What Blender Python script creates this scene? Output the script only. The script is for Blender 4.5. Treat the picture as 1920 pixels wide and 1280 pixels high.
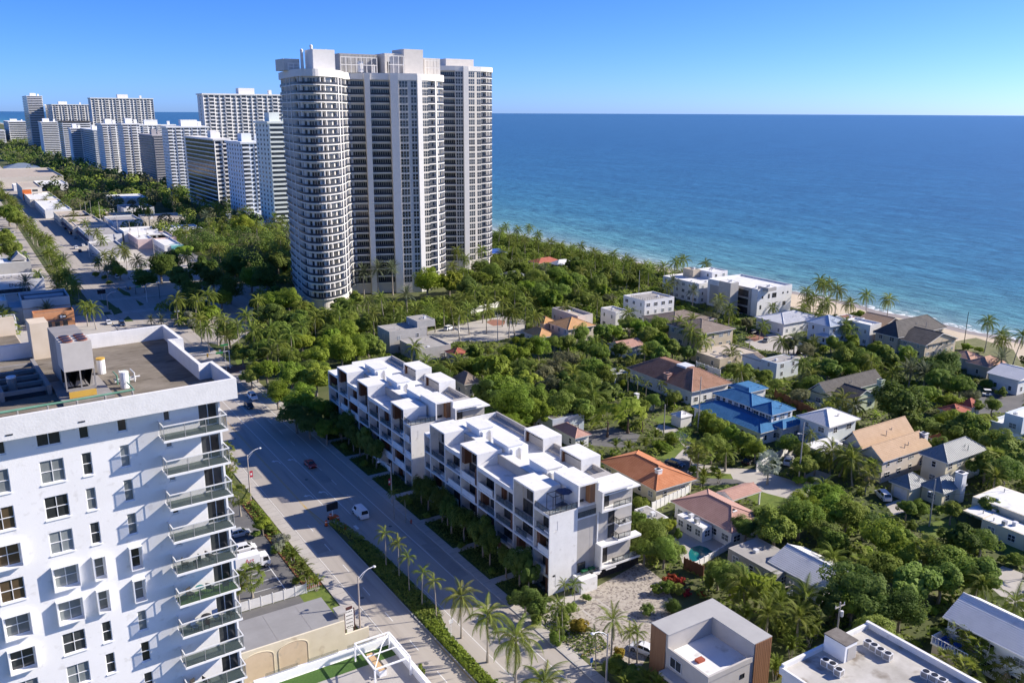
import bpy, math, random
from mathutils import Vector, Matrix
S = bpy.context.scene
for _o in list(bpy.data.objects): bpy.data.objects.remove(_o)
COL = S.collection
rnd = random.Random(11)
R = math.radians
# ------------------------------------------------ camera, sky, sun, exposure
F = 1620.0; PIT = math.atan(429 / F); ROLL = 0.0047; H = 78.0; YAW = R(32.65)
cam = bpy.data.objects.new('camera', bpy.data.cameras.new('camera'))
COL.objects.link(cam)
cam.data.sensor_width = 36.0; cam.data.lens = 36.0 * F / 1920
cam.data.clip_start = 1.0; cam.data.clip_end = 90000
cam.location = (0, 0, H)
cam.matrix_world = (Matrix.Translation((0, 0, H)) @ Matrix.Rotation(-YAW, 4, 'Z')
                    @ Matrix.Rotation(R(90) - PIT, 4, 'X') @ Matrix.Rotation(ROLL, 4, 'Z'))
S.camera = cam
SUN = Vector((0.946, -0.321, 0)).normalized() * math.cos(R(30)) + Vector((0, 0, math.sin(R(30))))
w = bpy.data.worlds.new('World'); S.world = w; w.use_nodes = True
nt = w.node_tree; bg = nt.nodes['Background']; bg.inputs[1].default_value = 0.086
sky = nt.nodes.new('ShaderNodeTexSky'); sky.sky_type = 'NISHITA'; sky.sun_disc = False
sky.sun_elevation = R(30); sky.sun_rotation = math.atan2(SUN.x, SUN.y)
sky.altitude = 80; sky.air_density = 0.5; sky.dust_density = 0.5; sky.ozone_density = 8.0
hs = nt.nodes.new('ShaderNodeHueSaturation'); hs.inputs['Saturation'].default_value = 1.1
tn = nt.nodes.new('ShaderNodeMix'); tn.data_type = 'RGBA'; tn.blend_type = 'MULTIPLY'; tn.inputs[0].default_value = 1.0; tn.inputs[7].default_value = (.84, .865, 1.08, 1)
nt.links.new(sky.outputs[0], hs.inputs['Color']); nt.links.new(hs.outputs[0], tn.inputs[6]); nt.links.new(tn.outputs[2], bg.inputs[0])
sl = bpy.data.lights.new('sun', 'SUN'); sl.energy = 3.45; sl.angle = R(0.55); sl.color = (1, 0.91, 0.79)
so = bpy.data.objects.new('sun', sl); COL.objects.link(so)
so.rotation_euler = SUN.to_track_quat('Z', 'Y').to_euler(); so.location = (200, -50, 200)
S.view_settings.view_transform = 'Standard'; S.view_settings.look = 'None'
S.view_settings.gamma = 1.0; S.view_settings.use_curve_mapping = False
S.view_settings.exposure = 1.27

# ------------------------------------------------ photo survey -> ground position
_cp, _sp = math.cos(PIT), math.sin(PIT)
def ray(px, py):
    a = (px - 960) / F; b = (py - 640) / F
    c, s = math.cos(ROLL), math.sin(ROLL)
    a, b = a * c + b * s, -a * s + b * c
    x, y, z = a, _cp - b * _sp, -(_sp + b * _cp)
    c, s = math.cos(YAW), math.sin(YAW)
    return (x * c + y * s, -x * s + y * c, z)
def g(px, py, z=0.0):
    d = ray(px, py); t = (z - H) / d[2]
    return (d[0] * t, d[1] * t)
def proj(x, y, z):
    c, s = math.cos(YAW), math.sin(YAW)
    X, Y, Z = x * c - y * s, x * s + y * c, z - H
    f = Y * _cp - Z * _sp; up = Y * _sp + Z * _cp
    if f < 1: return (-9999, -9999, f)
    a, b = X / f, -up / f
    c, s = math.cos(ROLL), math.sin(ROLL)
    return (960 + F * (a * c - b * s), 640 + F * (a * s + b * c), f)
def rr(Fp, L, Rt, z):
    """roof rectangle (u0,u1,v0,v1) from its south-west, north-west and south-east corners"""
    a = g(*Fp, z); b = g(*L, z); c = g(*Rt, z)
    return a[0], c[0], a[1], b[1]

# ------------------------------------------------ materials
_M = {}
def mat(name, c=(.5, .5, .5), c2=None, rough=.7, scale=1.0, bump=0.0, bscale=None, spec=.3, metal=0.0,
        alpha=1.0, detail=5, wob=None, wave=None, objrand=0.0, transl=0.0, stretch=None, emis=None):
    if name in _M: return _M[name]
    m = bpy.data.materials.new(name); m.use_nodes = True; _M[name] = m
    t = m.node_tree; b = t.nodes['Principled BSDF']; N = t.nodes.new; L = t.links.new
    b.inputs['Roughness'].default_value = rough; b.inputs['Metallic'].default_value = metal
    b.inputs['Specular IOR Level'].default_value = spec; b.inputs['Base Color'].default_value = (*c, 1)
    if alpha < 1: b.inputs['Alpha'].default_value = alpha
    tc = N('ShaderNodeTexCoord'); src = tc.outputs['Object']
    if stretch:
        mp = N('ShaderNodeMapping'); mp.inputs['Scale'].default_value = stretch
        L(src, mp.inputs[0]); src = mp.outputs[0]
    col = None
    if c2 is not None:
        nz = N('ShaderNodeTexNoise'); nz.inputs['Scale'].default_value = scale; nz.inputs['Detail'].default_value = detail
        nz.inputs['Roughness'].default_value = .65; L(src, nz.inputs['Vector'])
        rp = N('ShaderNodeValToRGB'); rp.color_ramp.elements[0].position = .32; rp.color_ramp.elements[1].position = .68
        rp.color_ramp.elements[0].color = (*c, 1); rp.color_ramp.elements[1].color = (*c2, 1)
        L(nz.outputs[0], rp.inputs[0]); col = rp.outputs[0]
        if wob:
            n2 = N('ShaderNodeTexNoise'); n2.inputs['Scale'].default_value = wob[0]; n2.inputs['Detail'].default_value = 3
            L(src, n2.inputs['Vector'])
            mx = N('ShaderNodeMix'); mx.data_type = 'RGBA'; mx.inputs[7].default_value = (*wob[1], 1)
            r2 = N('ShaderNodeValToRGB'); r2.color_ramp.elements[0].position = wob[2]; r2.color_ramp.elements[1].position = wob[2] + .15
            L(n2.outputs[0], r2.inputs[0]); L(r2.outputs[0], mx.inputs[0]); L(col, mx.inputs[6]); col = mx.outputs[2]
    if objrand:
        oi = N('ShaderNodeObjectInfo'); h2 = N('ShaderNodeHueSaturation')
        mr = N('ShaderNodeMapRange'); mr.inputs[3].default_value = 1 - objrand; mr.inputs[4].default_value = 1 + objrand
        L(oi.outputs['Random'], mr.inputs[0]); L(mr.outputs[0], h2.inputs['Value'])
        mr2 = N('ShaderNodeMapRange'); mr2.inputs[3].default_value = .485; mr2.inputs[4].default_value = .515
        ml = N('ShaderNodeMath'); ml.operation = 'FRACT'; m2 = N('ShaderNodeMath'); m2.operation = 'MULTIPLY'; m2.inputs[1].default_value = 7.3
        L(oi.outputs['Random'], m2.inputs[0]); L(m2.outputs[0], ml.inputs[0]); L(ml.outputs[0], mr2.inputs[0]); L(mr2.outputs[0], h2.inputs['Hue'])
        if col: L(col, h2.inputs['Color'])
        else: h2.inputs['Color'].default_value = (*c, 1)
        col = h2.outputs[0]
    if col: L(col, b.inputs['Base Color'])
    bh = None
    if bump:
        bz = N('ShaderNodeTexNoise'); bz.inputs['Scale'].default_value = bscale or scale * 4; bz.inputs['Detail'].default_value = 6
        L(src, bz.inputs['Vector']); bh = bz.outputs[0]
    if wave:
        wv = N('ShaderNodeTexWave'); wv.inputs['Scale'].default_value = wave[0]; wv.bands_direction = wave[1]; wv.wave_profile = 'SIN'
        L(src, wv.inputs['Vector']); bh = wv.outputs[0]; bump = wave[2]
    if bh:
        bp = N('ShaderNodeBump'); bp.inputs['Strength'].default_value = 1.0; bp.inputs['Distance'].default_value = bump
        L(bh, bp.inputs['Height']); L(bp.outputs[0], b.inputs['Normal'])
    if transl:
        tr = N('ShaderNodeBsdfTranslucent'); ms = N('ShaderNodeMixShader'); ms.inputs[0].default_value = transl
        if col: L(col, tr.inputs[0])
        else: tr.inputs[0].default_value = (*c, 1)
        out = t.nodes['Material Output']
        L(b.outputs[0], ms.inputs[1]); L(tr.outputs[0], ms.inputs[2]); L(ms.outputs[0], out.inputs[0])
    if emis:
        b.inputs['Emission Color'].default_value = (*emis, 1); b.inputs['Emission Strength'].default_value = .6
    return m
MW = lambda: mat('white_stucco', (.74, .73, .71), (.82, .81, .79), .75, .5, bump=.006, bscale=14)
MWD = lambda: mat('weathered_white', (.80, .79, .77), (.86, .85, .84), .75, .25, bump=.01, bscale=18, wob=(1.6, (.70, .685, .66), .60))
MWC = lambda: mat('white_paint', (.8, .8, .8), (.84, .84, .83), .5, 1.5)
MROOFW = lambda: mat('white_roof_membrane', (.68, .68, .67), (.76, .76, .75), .65, .35, wob=(.5, (.52, .51, .475), .60))
MGREY = lambda: mat('grey_stucco', (.42, .41, .39), (.48, .47, .45), .75, .6)
MGL = lambda: mat('window_glass', (.025, .03, .035), (.06, .065, .07), .08, .35, spec=.6, objrand=.5)
MGLB = lambda: mat('grey_window_glass', (.16, .18, .185), (.24, .26, .26), .12, .6, spec=.6, objrand=.4)
MRAILG = lambda: mat('balcony_glass', (.08, .115, .115), None, .1, spec=.35, alpha=.24)
MDG = lambda: mat('dark_tinted_glass', (.018, .022, .03), (.035, .04, .055), .12, .3, spec=.6)
MBLK = lambda: mat('black_metal', (.02, .02, .022), None, .4, spec=.4)
MALU = lambda: mat('pale_aluminium', (.66, .67, .67), (.72, .72, .72), .4, 2, metal=.0, spec=.5)
MGALV = lambda: mat('galvanised_metal', (.36, .37, .37), (.46, .46, .46), .45, 1.5, metal=.4)
MWOOD = lambda: mat('brown_wood_cladding', (.105, .048, .028), (.17, .08, .046), .55, 2.0, stretch=(1, 1, .12))
MWOOD2 = lambda: mat('warm_wood_cladding', (.23, .115, .06), (.31, .165, .09), .55, 2.0, stretch=(1, 1, .12))
MCONC = lambda: mat('concrete', (.38, .365, .34), (.47, .455, .43), .85, .4, bump=.004, bscale=20)

# ------------------------------------------------ mesh builder
class MB:
    def __init__(s): s.v = []; s.f = []; s.m = []
    def poly(s, pts, m=0):
        n = len(s.v); s.v += [tuple(p) for p in pts]; s.f.append(tuple(range(n, n + len(pts)))); s.m.append(m); return s
    def box(s, x0, x1, y0, y1, z0, z1, m=0, mt=None):
        if x1 < x0: x0, x1 = x1, x0
        if y1 < y0: y0, y1 = y1, y0
        n = len(s.v)
        s.v += [(x0, y0, z0), (x1, y0, z0), (x1, y1, z0), (x0, y1, z0), (x0, y0, z1), (x1, y0, z1), (x1, y1, z1), (x0, y1, z1)]
        for q in ((0, 3, 2, 1), (4, 5, 6, 7), (0, 1, 5, 4), (1, 2, 6, 5), (2, 3, 7, 6), (3, 0, 4, 7)):
            s.f.append(tuple(n + i for i in q)); s.m.append(mt if (mt is not None and q == (4, 5, 6, 7)) else m)
        return s
    def prism(s, pts, z0, z1, m=0, mt=None, bottom=True):
        n = len(s.v); k = len(pts)
        s.v += [(p[0], p[1], z0) for p in pts] + [(p[0], p[1], z1) for p in pts]
        for i in range(k):
            j = (i + 1) % k; s.f.append((n + i, n + j, n + k + j, n + k + i)); s.m.append(m)
        s.f.append(tuple(range(n + k, n + 2 * k))); s.m.append(m if mt is None else mt)
        if bottom: s.f.append(tuple(range(n + k - 1, n - 1, -1))); s.m.append(m)
        return s
    def cyl(s, p0, p1, r0, r1=None, n=8, m=0, caps=True):
        r1 = r0 if r1 is None else r1
        p0 = Vector(p0); p1 = Vector(p1); d = (p1 - p0).normalized()
        a = d.orthogonal().normalized(); b = d.cross(a); k = len(s.v)
        for p, r in ((p0, r0), (p1, r1)):
            for i in range(n):
                t = 2 * math.pi * i / n; s.v.append(tuple(p + a * (r * math.cos(t)) + b * (r * math.sin(t))))
        for i in range(n):
            j = (i + 1) % n; s.f.append((k + i, k + j, k + n + j, k + n + i)); s.m.append(m)
        if caps:
            s.f.append(tuple(range(k + n - 1, k - 1, -1))); s.m.append(m); s.f.append(tuple(range(k + n, k + 2 * n))); s.m.append(m)
        return s
    def tube(s, pts, rs, n=6, m=0):
        for i in range(len(pts) - 1): s.cyl(pts[i], pts[i + 1], rs[i], rs[i + 1], n, m, caps=(i == len(pts) - 2))
        return s
    def ball(s, c, r, m=0, sz=1.0, n=8, k=5):
        b = len(s.v)
        for i in range(k + 1):
            ph = math.pi * i / k
            for j in range(n):
                t = 2 * math.pi * j / n
                s.v.append((c[0] + r * math.sin(ph) * math.cos(t), c[1] + r * math.sin(ph) * math.sin(t), c[2] + r * sz * math.cos(ph)))
        for i in range(k):
            for j in range(n):
                q = (j + 1) % n; s.f.append((b + i * n + j, b + (i + 1) * n + j, b + (i + 1) * n + q, b + i * n + q)); s.m.append(m)
        return s
    def strip(s, pts, w, z, m=0, close=False):
        """flat ribbon of width w along pts"""
        P = [Vector((p[0], p[1])) for p in pts]; n = len(P); l = []; r = []
        for i in range(n):
            a = P[i - 1] if (i > 0 or close) else P[i]; b = P[(i + 1) % n] if (i < n - 1 or close) else P[i]
            d = (b - a).normalized(); q = Vector((-d.y, d.x)) * (w / 2); l.append(P[i] + q); r.append(P[i] - q)
        for i in range(n if close else n - 1):
            j = (i + 1) % n
            s.poly([(r[i].x, r[i].y, z), (r[j].x, r[j].y, z), (l[j].x, l[j].y, z), (l[i].x, l[i].y, z)], m)
        return s
    def mesh(s, name, mats, smooth=False):
        me = bpy.data.meshes.new(name); me.from_pydata(s.v, [], s.f)
        if not isinstance(mats, (list, tuple)): mats = [mats]
        for m in mats: me.materials.append(m)
        if len(mats) > 1: me.polygons.foreach_set('material_index', s.m)
        if smooth: me.polygons.foreach_set('use_smooth', [True] * len(s.f))
        me.update(); return me
    def obj(s, name, mats, parent=None, loc=(0, 0, 0), rz=0, smooth=False, kind=None):
        return inst(s.mesh(name, mats, smooth), name, parent, loc, rz, kind=kind)
def inst(me, name, parent=None, loc=(0, 0, 0), rz=0, sc=None, kind=None):
    o = bpy.data.objects.new(name, me); COL.objects.link(o)
    if parent: o.parent = parent
    o.location = loc
    if rz: o.rotation_euler = (0, 0, rz)
    if sc: o.scale = sc if isinstance(sc, (tuple, list)) else (sc, sc, sc)
    if kind: o['kind'] = kind
    return o
LAND = []
def tag(o, label, cat, group=None):
    o['label'] = label; o['category'] = cat
    if group: o['group'] = group
    return o
def thing(name, label, cat, loc=(0, 0, 0), rz=0, group=None):
    o = bpy.data.objects.new(name, None); COL.objects.link(o); o.empty_display_size = .5
    o.location = loc; o.rotation_euler = (0, 0, rz); return tag(o, label, cat, group)
def struct(name, mb, m, kind='structure'):
    return mb.obj(name, m, kind=kind)
def land(x, y, z, phrase): LAND.append((x, y, z, phrase))

# windows: cached meshes facing -y, origin at the lower left corner
_W = {}
def winmesh(w, h, nx, ny, fr, glass, fw=.06, dp=.1):
    k = (round(w, 2), round(h, 2), nx, ny, fr.name, glass.name)
    if k not in _W:
        f = MB(); f.box(0, w, -.02, dp, 0, fw); f.box(0, w, -.02, dp, h - fw, h)
        f.box(0, fw, -.02, dp, fw, h - fw); f.box(w - fw, w, -.02, dp, fw, h - fw)
        for i in range(1, nx): x = w * i / nx; f.box(x - fw * .4, x + fw * .4, -.018, dp, fw, h - fw)
        for i in range(1, ny):
            z = h * i / ny
            for q in range(nx): f.box(w * q / nx + fw * .4 + (fw * .6 if q == 0 else 0), w * (q + 1) / nx - fw * .4 - (fw * .6 if q == nx - 1 else 0), -.016, dp, z - fw * .4, z + fw * .4)
        p = MB(); p.box(fw * .9, w - fw * .9, dp * .35, dp * .5, fw * .9, h - fw * .9)
        _W[k] = (f.mesh('window', fr), p.mesh('pane', glass))
    return _W[k]
def window(par, x, y, z, w, h, nx=1, ny=2, face='S', fr=None, glass=None, name='window'):
    fr = fr or MWC(); glass = glass or (MGL() if rnd.random() < .55 else MGLB())
    a, b = winmesh(w, h, nx, ny, fr, glass)
    rz = {'S': 0, 'W': -math.pi / 2, 'E': math.pi / 2, 'N': math.pi}[face]
    o = inst(a, name, par, (x, y, z), rz); inst(b, 'pane', o); return o
def wall_holes(mb, org, du, w, h, holes, depth, nrm, m=0):
    """wall rectangle with holes [(s0,s1,t0,t1)], reveals pushed in along -nrm"""
    xs = sorted({0, w, *[q for r in holes for q in r[:2]]}); zs = sorted({0, h, *[q for r in holes for q in r[2:]]})
    O = Vector(org); U = Vector(du); N = Vector(nrm); Z = Vector((0, 0, 1))
    pt = lambda s, t, d=0: O + U * s + Z * t - N * d
    for i in range(len(xs) - 1):
        for j in range(len(zs) - 1):
            cx = (xs[i] + xs[i + 1]) / 2; cz = (zs[j] + zs[j + 1]) / 2
            if any(r[0] < cx < r[1] and r[2] < cz < r[3] for r in holes): continue
            mb.poly([pt(xs[i], zs[j]), pt(xs[i + 1], zs[j]), pt(xs[i + 1], zs[j + 1]), pt(xs[i], zs[j + 1])], m)
    for s0, s1, t0, t1 in holes:
        c = [(s0, t0), (s1, t0), (s1, t1), (s0, t1)]
        for a in range(4):
            p, q = c[a], c[(a + 1) % 4]
            mb.poly([pt(*p), pt(*q), pt(*q, depth), pt(*p, depth)], m)
# ================================================================= SETTING
MASPH = mat('worn_asphalt', (.355, .32, .28), (.415, .38, .335), .9, .5, bump=.004, bscale=12, wob=(.55, (.29, .265, .235), .56), stretch=(1, .05, 1))
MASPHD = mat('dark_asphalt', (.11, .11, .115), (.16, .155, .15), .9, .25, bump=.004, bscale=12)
MSIDE = mat('pale_sidewalk', (.40, .37, .33), (.47, .44, .40), .85, .3, bump=.003, bscale=15)
MGROUND = mat('garden_soil', (.065, .085, .022), (.13, .135, .06), .95, .09, bump=.05, bscale=1.5, wob=(.03, (.05, .075, .02), .5))
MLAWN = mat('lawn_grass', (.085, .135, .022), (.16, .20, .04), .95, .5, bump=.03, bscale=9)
MLAWND = mat('lawn_painted_shade', (.05, .09, .018), (.09, .13, .03), .95, .5, bump=.03, bscale=9)  # same grass as the lawn, with shade put into its colour
MSAND = mat('beach_sand', (.50, .415, .30), (.60, .51, .385), .95, .12, bump=.03, bscale=1.2, wob=(.3, (.40, .33, .24), .66))
MWETS = mat('wet_sand', (.30, .25, .185), (.37, .31, .23), .45, .2, spec=.5)
MPAINT = mat('road_paint', (.62, .62, .60), (.74, .74, .72), .7, 2.5)
MYEL = mat('faded_yellow_paint', (.42, .29, .09), (.50, .36, .14), .8, 2.0)
MBRICK = mat('red_brick_paving', (.25, .115, .08), (.32, .16, .115), .85, .8, bump=.006, bscale=8)
MFOAM = mat('sea_foam', (.72, .76, .76), (.82, .84, .83), .8, 1.0)
MTEAL = mat('pool_water', (.008, .13, .115), (.012, .17, .15), .08, .4, bump=.01, bscale=2, spec=.5)
MEARTH = mat('red_mulch', (.16, .065, .03), (.24, .11, .06), .95, .8, bump=.03, bscale=6)

def sheet(name, pts, z, m, px=True, kind='structure'):
    P = [g(*p) for p in pts] if px else pts
    a = sum(P[i][0] * P[(i + 1) % len(P)][1] - P[(i + 1) % len(P)][0] * P[i][1] for i in range(len(P)))
    if a < 0: P = P[::-1]
    me = MB().poly([(p[0], p[1], z) for p in P]); o = me.obj(name, m, kind=kind); return o
# ground: one sheet to the horizon on the land side
G_ = MB(); ex = [-60000, -3000, -600, -150, 0, 100, 200, 300, 330]; ey = [-3000, -600, -150, 0, 100, 200, 300, 420, 700, 1500, 4000, 12000, 60000]
for i in range(len(ex) - 1):
    for j in range(len(ey) - 1):
        G_.poly([(ex[i], ey[j], 0), (ex[i + 1], ey[j], 0), (ex[i + 1], ey[j + 1], 0), (ex[i], ey[j + 1], 0)])
struct('ground', G_, MGROUND)
# shoreline
SH = [(-2500, 316), (-300, 315), (0, 314), (100, 314), (150, 314.4), (200, 315.2), (258, 315.3), (312, 308.5), (402, 303.8), (600, 300), (1200, 300), (4000, 300), (12000, 300), (60000, 300)]
def shore(v):
    for a, b in zip(SH, SH[1:]):
        if a[0] <= v <= b[0]: return a[1] + (b[1] - a[1]) * (v - a[0]) / (b[0] - a[0])
    return 315
vs = [-2500, -1000, -300] + list(range(-200, 700, 12)) + [750, 850, 1000, 1500, 2500, 4000, 12000, 60000]
wob = lambda v: 1.6 * math.sin(v / 17.) + 1.1 * math.sin(v / 7.3 + 1) + .6 * math.sin(v / 3.1)
def topb(v): return 289 + 2.5 * math.sin(v / 23.) + 1.5 * math.sin(v / 9.)
B_ = MB(); Wt = MB(); O_ = MB()
ring = [0, 6, 14, 30, 60, 120, 250, 600, 1500, 4000, 10000, 30000, 80000]
for a, b in zip(vs, vs[1:]):
    sa, sb = shore(a) + wob(a), shore(b) + wob(b)
    B_.poly([(topb(a), a, .006), (sa - 5, a, .006), (sb - 5, b, .006), (topb(b), b, .006)])
    Wt.poly([(sa - 5.2, a, .010), (sa + 4, a, .010), (sb + 4, b, .010), (sb - 5.2, b, .010)])
    for p, q in zip(ring, ring[1:]):
        O_.poly([(sa + p, a, .02), (sa + q, a, .02), (sb + q, b, .02), (sb + p, b, .02)])
struct('beach_sand', B_, MSAND); struct('wet_sand', Wt, MWETS)
# ocean: colour follows the depth of the water (distance from the shore)
mo = bpy.data.materials.new('ocean_water'); mo.use_nodes = True
t = mo.node_tree; N = t.nodes.new; L = t.links.new; b = t.nodes['Principled BSDF']
tc = N('ShaderNodeTexCoord'); sx = N('ShaderNodeSeparateXYZ'); L(tc.outputs['Object'], sx.inputs[0])
nz = N('ShaderNodeTexNoise'); nz.inputs['Scale'].default_value = .02; nz.inputs['Detail'].default_value = 4
mp = N('ShaderNodeMapping'); mp.inputs['Scale'].default_value = (1.0, .35, 1); L(tc.outputs['Object'], mp.inputs[0]); L(mp.outputs[0], nz.inputs['Vector'])
def math_(op, *a):
    n = N('ShaderNodeMath'); n.operation = op
    for i, v in enumerate(a):
        if isinstance(v, (int, float)): n.inputs[i].default_value = v
        else: L(v, n.inputs[i])
    return n.outputs[0]
off = math_('MULTIPLY', math_('SUBTRACT', nz.outputs[0], .5), 70.0)
dist = math_('SUBTRACT', sx.outputs[0], 309.0)
fac = math_('MULTIPLY', off, math_('MINIMUM', math_('DIVIDE', dist, 120.0), 8.0))
d2 = math_('MAXIMUM', math_('ADD', dist, fac), 1.0)
lg = math_('DIVIDE', math_('LOGARITHM', d2, 10.0), 4.0)
rp = N('ShaderNodeValToRGB'); e = rp.color_ramp.elements
stops = [(.15, (.32, .36, .29)), (.27, (.19, .29, .26)), (.39, (.085, .215, .215)), (.52, (.042, .15, .20)), (.63, (.028, .108, .178)), (.76, (.026, .092, .165)), (.92, (.034, .102, .172))]
e[0].position, e[0].color = stops[0][0], (*stops[0][1], 1); e[1].position, e[1].color = stops[-1][0], (*stops[-1][1], 1)
for p_, c_ in stops[1:-1]: k = e.new(p_); k.color = (*c_, 1)
L(lg, rp.inputs[0])
# choppy ripples: their light and dark put into the colour, plus surface bump
r1 = N('ShaderNodeTexNoise'); r1.inputs['Scale'].default_value = .16; r1.inputs['Detail'].default_value = 9; r1.inputs['Roughness'].default_value = .72
mp2 = N('ShaderNodeMapping'); mp2.inputs['Scale'].default_value = (1.6, .45, 1); mp2.inputs['Rotation'].default_value = (0, 0, R(-14)); L(tc.outputs['Object'], mp2.inputs[0]); L(mp2.outputs[0], r1.inputs['Vector'])
mr = N('ShaderNodeMapRange'); mr.inputs[1].default_value = .34; mr.inputs[2].default_value = .66; mr.inputs[3].default_value = .4; mr.inputs[4].default_value = 1.8; L(r1.outputs[0], mr.inputs[0])
mx = N('ShaderNodeMix'); mx.data_type = 'RGBA'; mx.blend_type = 'MULTIPLY'; mx.inputs[0].default_value = 1.0
sw_ = N('ShaderNodeTexNoise'); sw_.inputs['Scale'].default_value = .022; sw_.inputs['Detail'].default_value = 6; sw_.inputs['Roughness'].default_value = .6
mp3 = N('ShaderNodeMapping'); mp3.inputs['Scale'].default_value = (2.2, .4, 1); mp3.inputs['Rotation'].default_value = (0, 0, R(-20)); L(tc.outputs['Object'], mp3.inputs[0]); L(mp3.outputs[0], sw_.inputs['Vector'])
ms_ = N('ShaderNodeMapRange'); ms_.inputs[1].default_value = .35; ms_.inputs[2].default_value = .65; ms_.inputs[3].default_value = .78; ms_.inputs[4].default_value = 1.24; L(sw_.outputs[0], ms_.inputs[0])
rip = math_('MULTIPLY', mr.outputs[0], ms_.outputs[0])
L(rp.outputs[0], mx.inputs[6]); L(rip, mx.inputs[7]); L(mx.outputs[2], b.inputs['Base Color'])
bp = N('ShaderNodeBump'); bp.inputs['Distance'].default_value = 1.1; bp.inputs['Strength'].default_value = 1.0; L(r1.outputs[0], bp.inputs['Height']); L(bp.outputs[0], b.inputs['Normal'])
b.inputs['Roughness'].default_value = .3; b.inputs['Specular IOR Level'].default_value = .16
struct('ocean', O_, mo)
# surf: broken foam lines
Fm = MB(); rs = random.Random(3)
for base, dens, wd in ((0.5, .95, 1.3), (2.6, .75, .9), (6.5, .34, .7), (12, .16, .6)):
    v = -60.0
    while v < 470:
        ln = rs.uniform(1.5, 6)
        strong = 1.35 if v < 215 else .75
        if rs.random() < dens * strong * .8:
            k = 4; up = []; lo = []
            for i in range(k + 1):
                q = v + ln * i / k; s_ = shore(q) + wob(q) + base + rs.uniform(-.35, .35); h_ = wd * strong * rs.uniform(.15, 1) * math.sin(math.pi * (i + .3) / (k + .6))
                up.append((s_ + h_, q, .035)); lo.append((s_ - h_ * .5, q, .035))
            for i in range(k): Fm.poly([lo[i], up[i], up[i + 1], lo[i + 1]])
        v += ln * rs.uniform(.7, 1.3)
struct('surf_foam', Fm, MFOAM, 'stuff')
sheet('dune_grass', [(1790, 640), (1830, 633), (1900, 655), (1920, 690), (1870, 680), (1795, 662)], .014, mat('dune_scrub', (.12, .135, .05), (.21, .20, .10), .95, .4, bump=.05, bscale=5))

# ---------------------------------------------------------------- coast road
road = MB().poly([(46.5, -120, .004), (67.3, -120, .004), (67.3, 372, .004), (46.5, 372, .004)])
struct('coast_road', road, MASPH)
r2 = MB().poly([(18, 393, .004), (34, 393, .004), (34, 2600, .004), (18, 2600, .004)]).poly([(42, 393, .004), (63, 393, .004), (60, 2600, .004), (42, 2600, .004)])
struct('avenue', r2, MASPH)
x_ = MB().poly([(-60, 372, .0035), (118, 372, .0035), (118, 393, .0035), (-60, 393, .0035)]); struct('cross_street', x_, MASPH)
sw = MB().box(67.45, 69.0, -60, 262, 0, .13).box(44.2, 46.35, -60, 366, 0, .13); struct('sidewalk', sw, MSIDE)
kb = MB().box(67.3, 67.45, -60, 262, 0, .12).box(46.35, 46.5, -60, 366, 0, .12); struct('kerb', kb, MCONC())
# pavement joints show as narrow dark grooves between slabs
sj = MB()
for v in range(40, 262, 2): sj.poly([(67.46, v, .1335), (68.99, v, .1335), (68.99, v + .05, .1335), (67.46, v + .05, .1335)]); sj.poly([(44.21, v, .1335), (46.34, v, .1335), (46.34, v + .05, .1335), (44.21, v + .05, .1335)])
struct('sidewalk_joint', sj, MASPHD)
med = [(53.0, 149.5), (54.1, 149.8), (56.0, 142), (57.4, 132), (57.5, 112), (55.9, 106.5), (55.3, 100), (55.2, 92), (56.6, 86), (57.3, 78), (57.3, 30), (53.0, 30)]
struct('median_island', MB().prism(med[::-1], 0, .14), MGROUND)
mk = MB().strip(med, .22, .155, close=True); struct('median_kerb', mk, MCONC())
pm = MB()
def line(u, v0, v1, w_=.13, z=.008): pm.poly([(u - w_ / 2, v0, z), (u + w_ / 2, v0, z), (u + w_ / 2, v1, z), (u - w_ / 2, v1, z)])
line(64.25, 20, 258); line(58.5, 151, 258); line(55.3, 158, 236); line(66.9, 200, 258)
for v in range(40, 258, 9):
    line(61.4, v, v + 3)
    if v < 152: line(49.6, v, v + 3)
line(46.85, 40, 258, .1); line(58.0, 60, 118, .1)
def arrow(u, v, s=1.0, left=1):
    pts = [(0, 0), (.18, 0), (.18, 1.6), (-.15, 2.2), (-.9, 2.35), (-.9, 2.75), (-1.75, 2.1), (-.9, 1.5), (-.9, 1.9), (-.3, 1.8), (0, 1.4)]
    pm.poly([(u + left * p[0] * s * .8, v + p[1] * s, .008) for p in (pts if left > 0 else pts[::-1])])
for px, py in ((516, 866), (546, 863), (577, 931), (604, 924)): a = g(px, py); arrow(a[0] + .7, a[1] - 1.5, 1.0)
a = g(668, 988); pm.poly([(a[0] - .3, a[1] - .9, .008), (a[0] + .3, a[1] - .9, .008), (a[0] + .3, a[1] + .9, .008), (a[0] - .3, a[1] + .9, .008)])
for v0 in (366, 394.5):
    pm.poly([(46, v0, .008), (67, v0, .008), (67, v0 + .4, .008), (46, v0 + .4, .008)]); pm.poly([(46, v0 + 2.6, .008), (67, v0 + 2.6, .008), (67, v0 + 3, .008), (46, v0 + 3, .008)])
struct('lane_marking', pm, MPAINT)
ym = MB()
for u in (51.75, 52.0): ym.poly([(u - .05, 150, .008), (u + .05, 150, .008), (u + .05, 250, .008), (u - .05, 250, .008)])
ym.poly([(52.75, 30, .008), (52.87, 30, .008), (52.87, 104, .008), (52.75, 104, .008)])
ym.poly([(52.6, 150, .0085), (52.8, 150, .0085), (51.9, 160, .0085), (51.7, 160, .0085)])
struct('yellow_line', ym, MYEL)
struct('brick_crosswalk', MB().poly([(58, 261, .007), (80, 261, .007), (80, 268.5, .007), (58, 268.5, .007)]), MBRICK)
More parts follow.
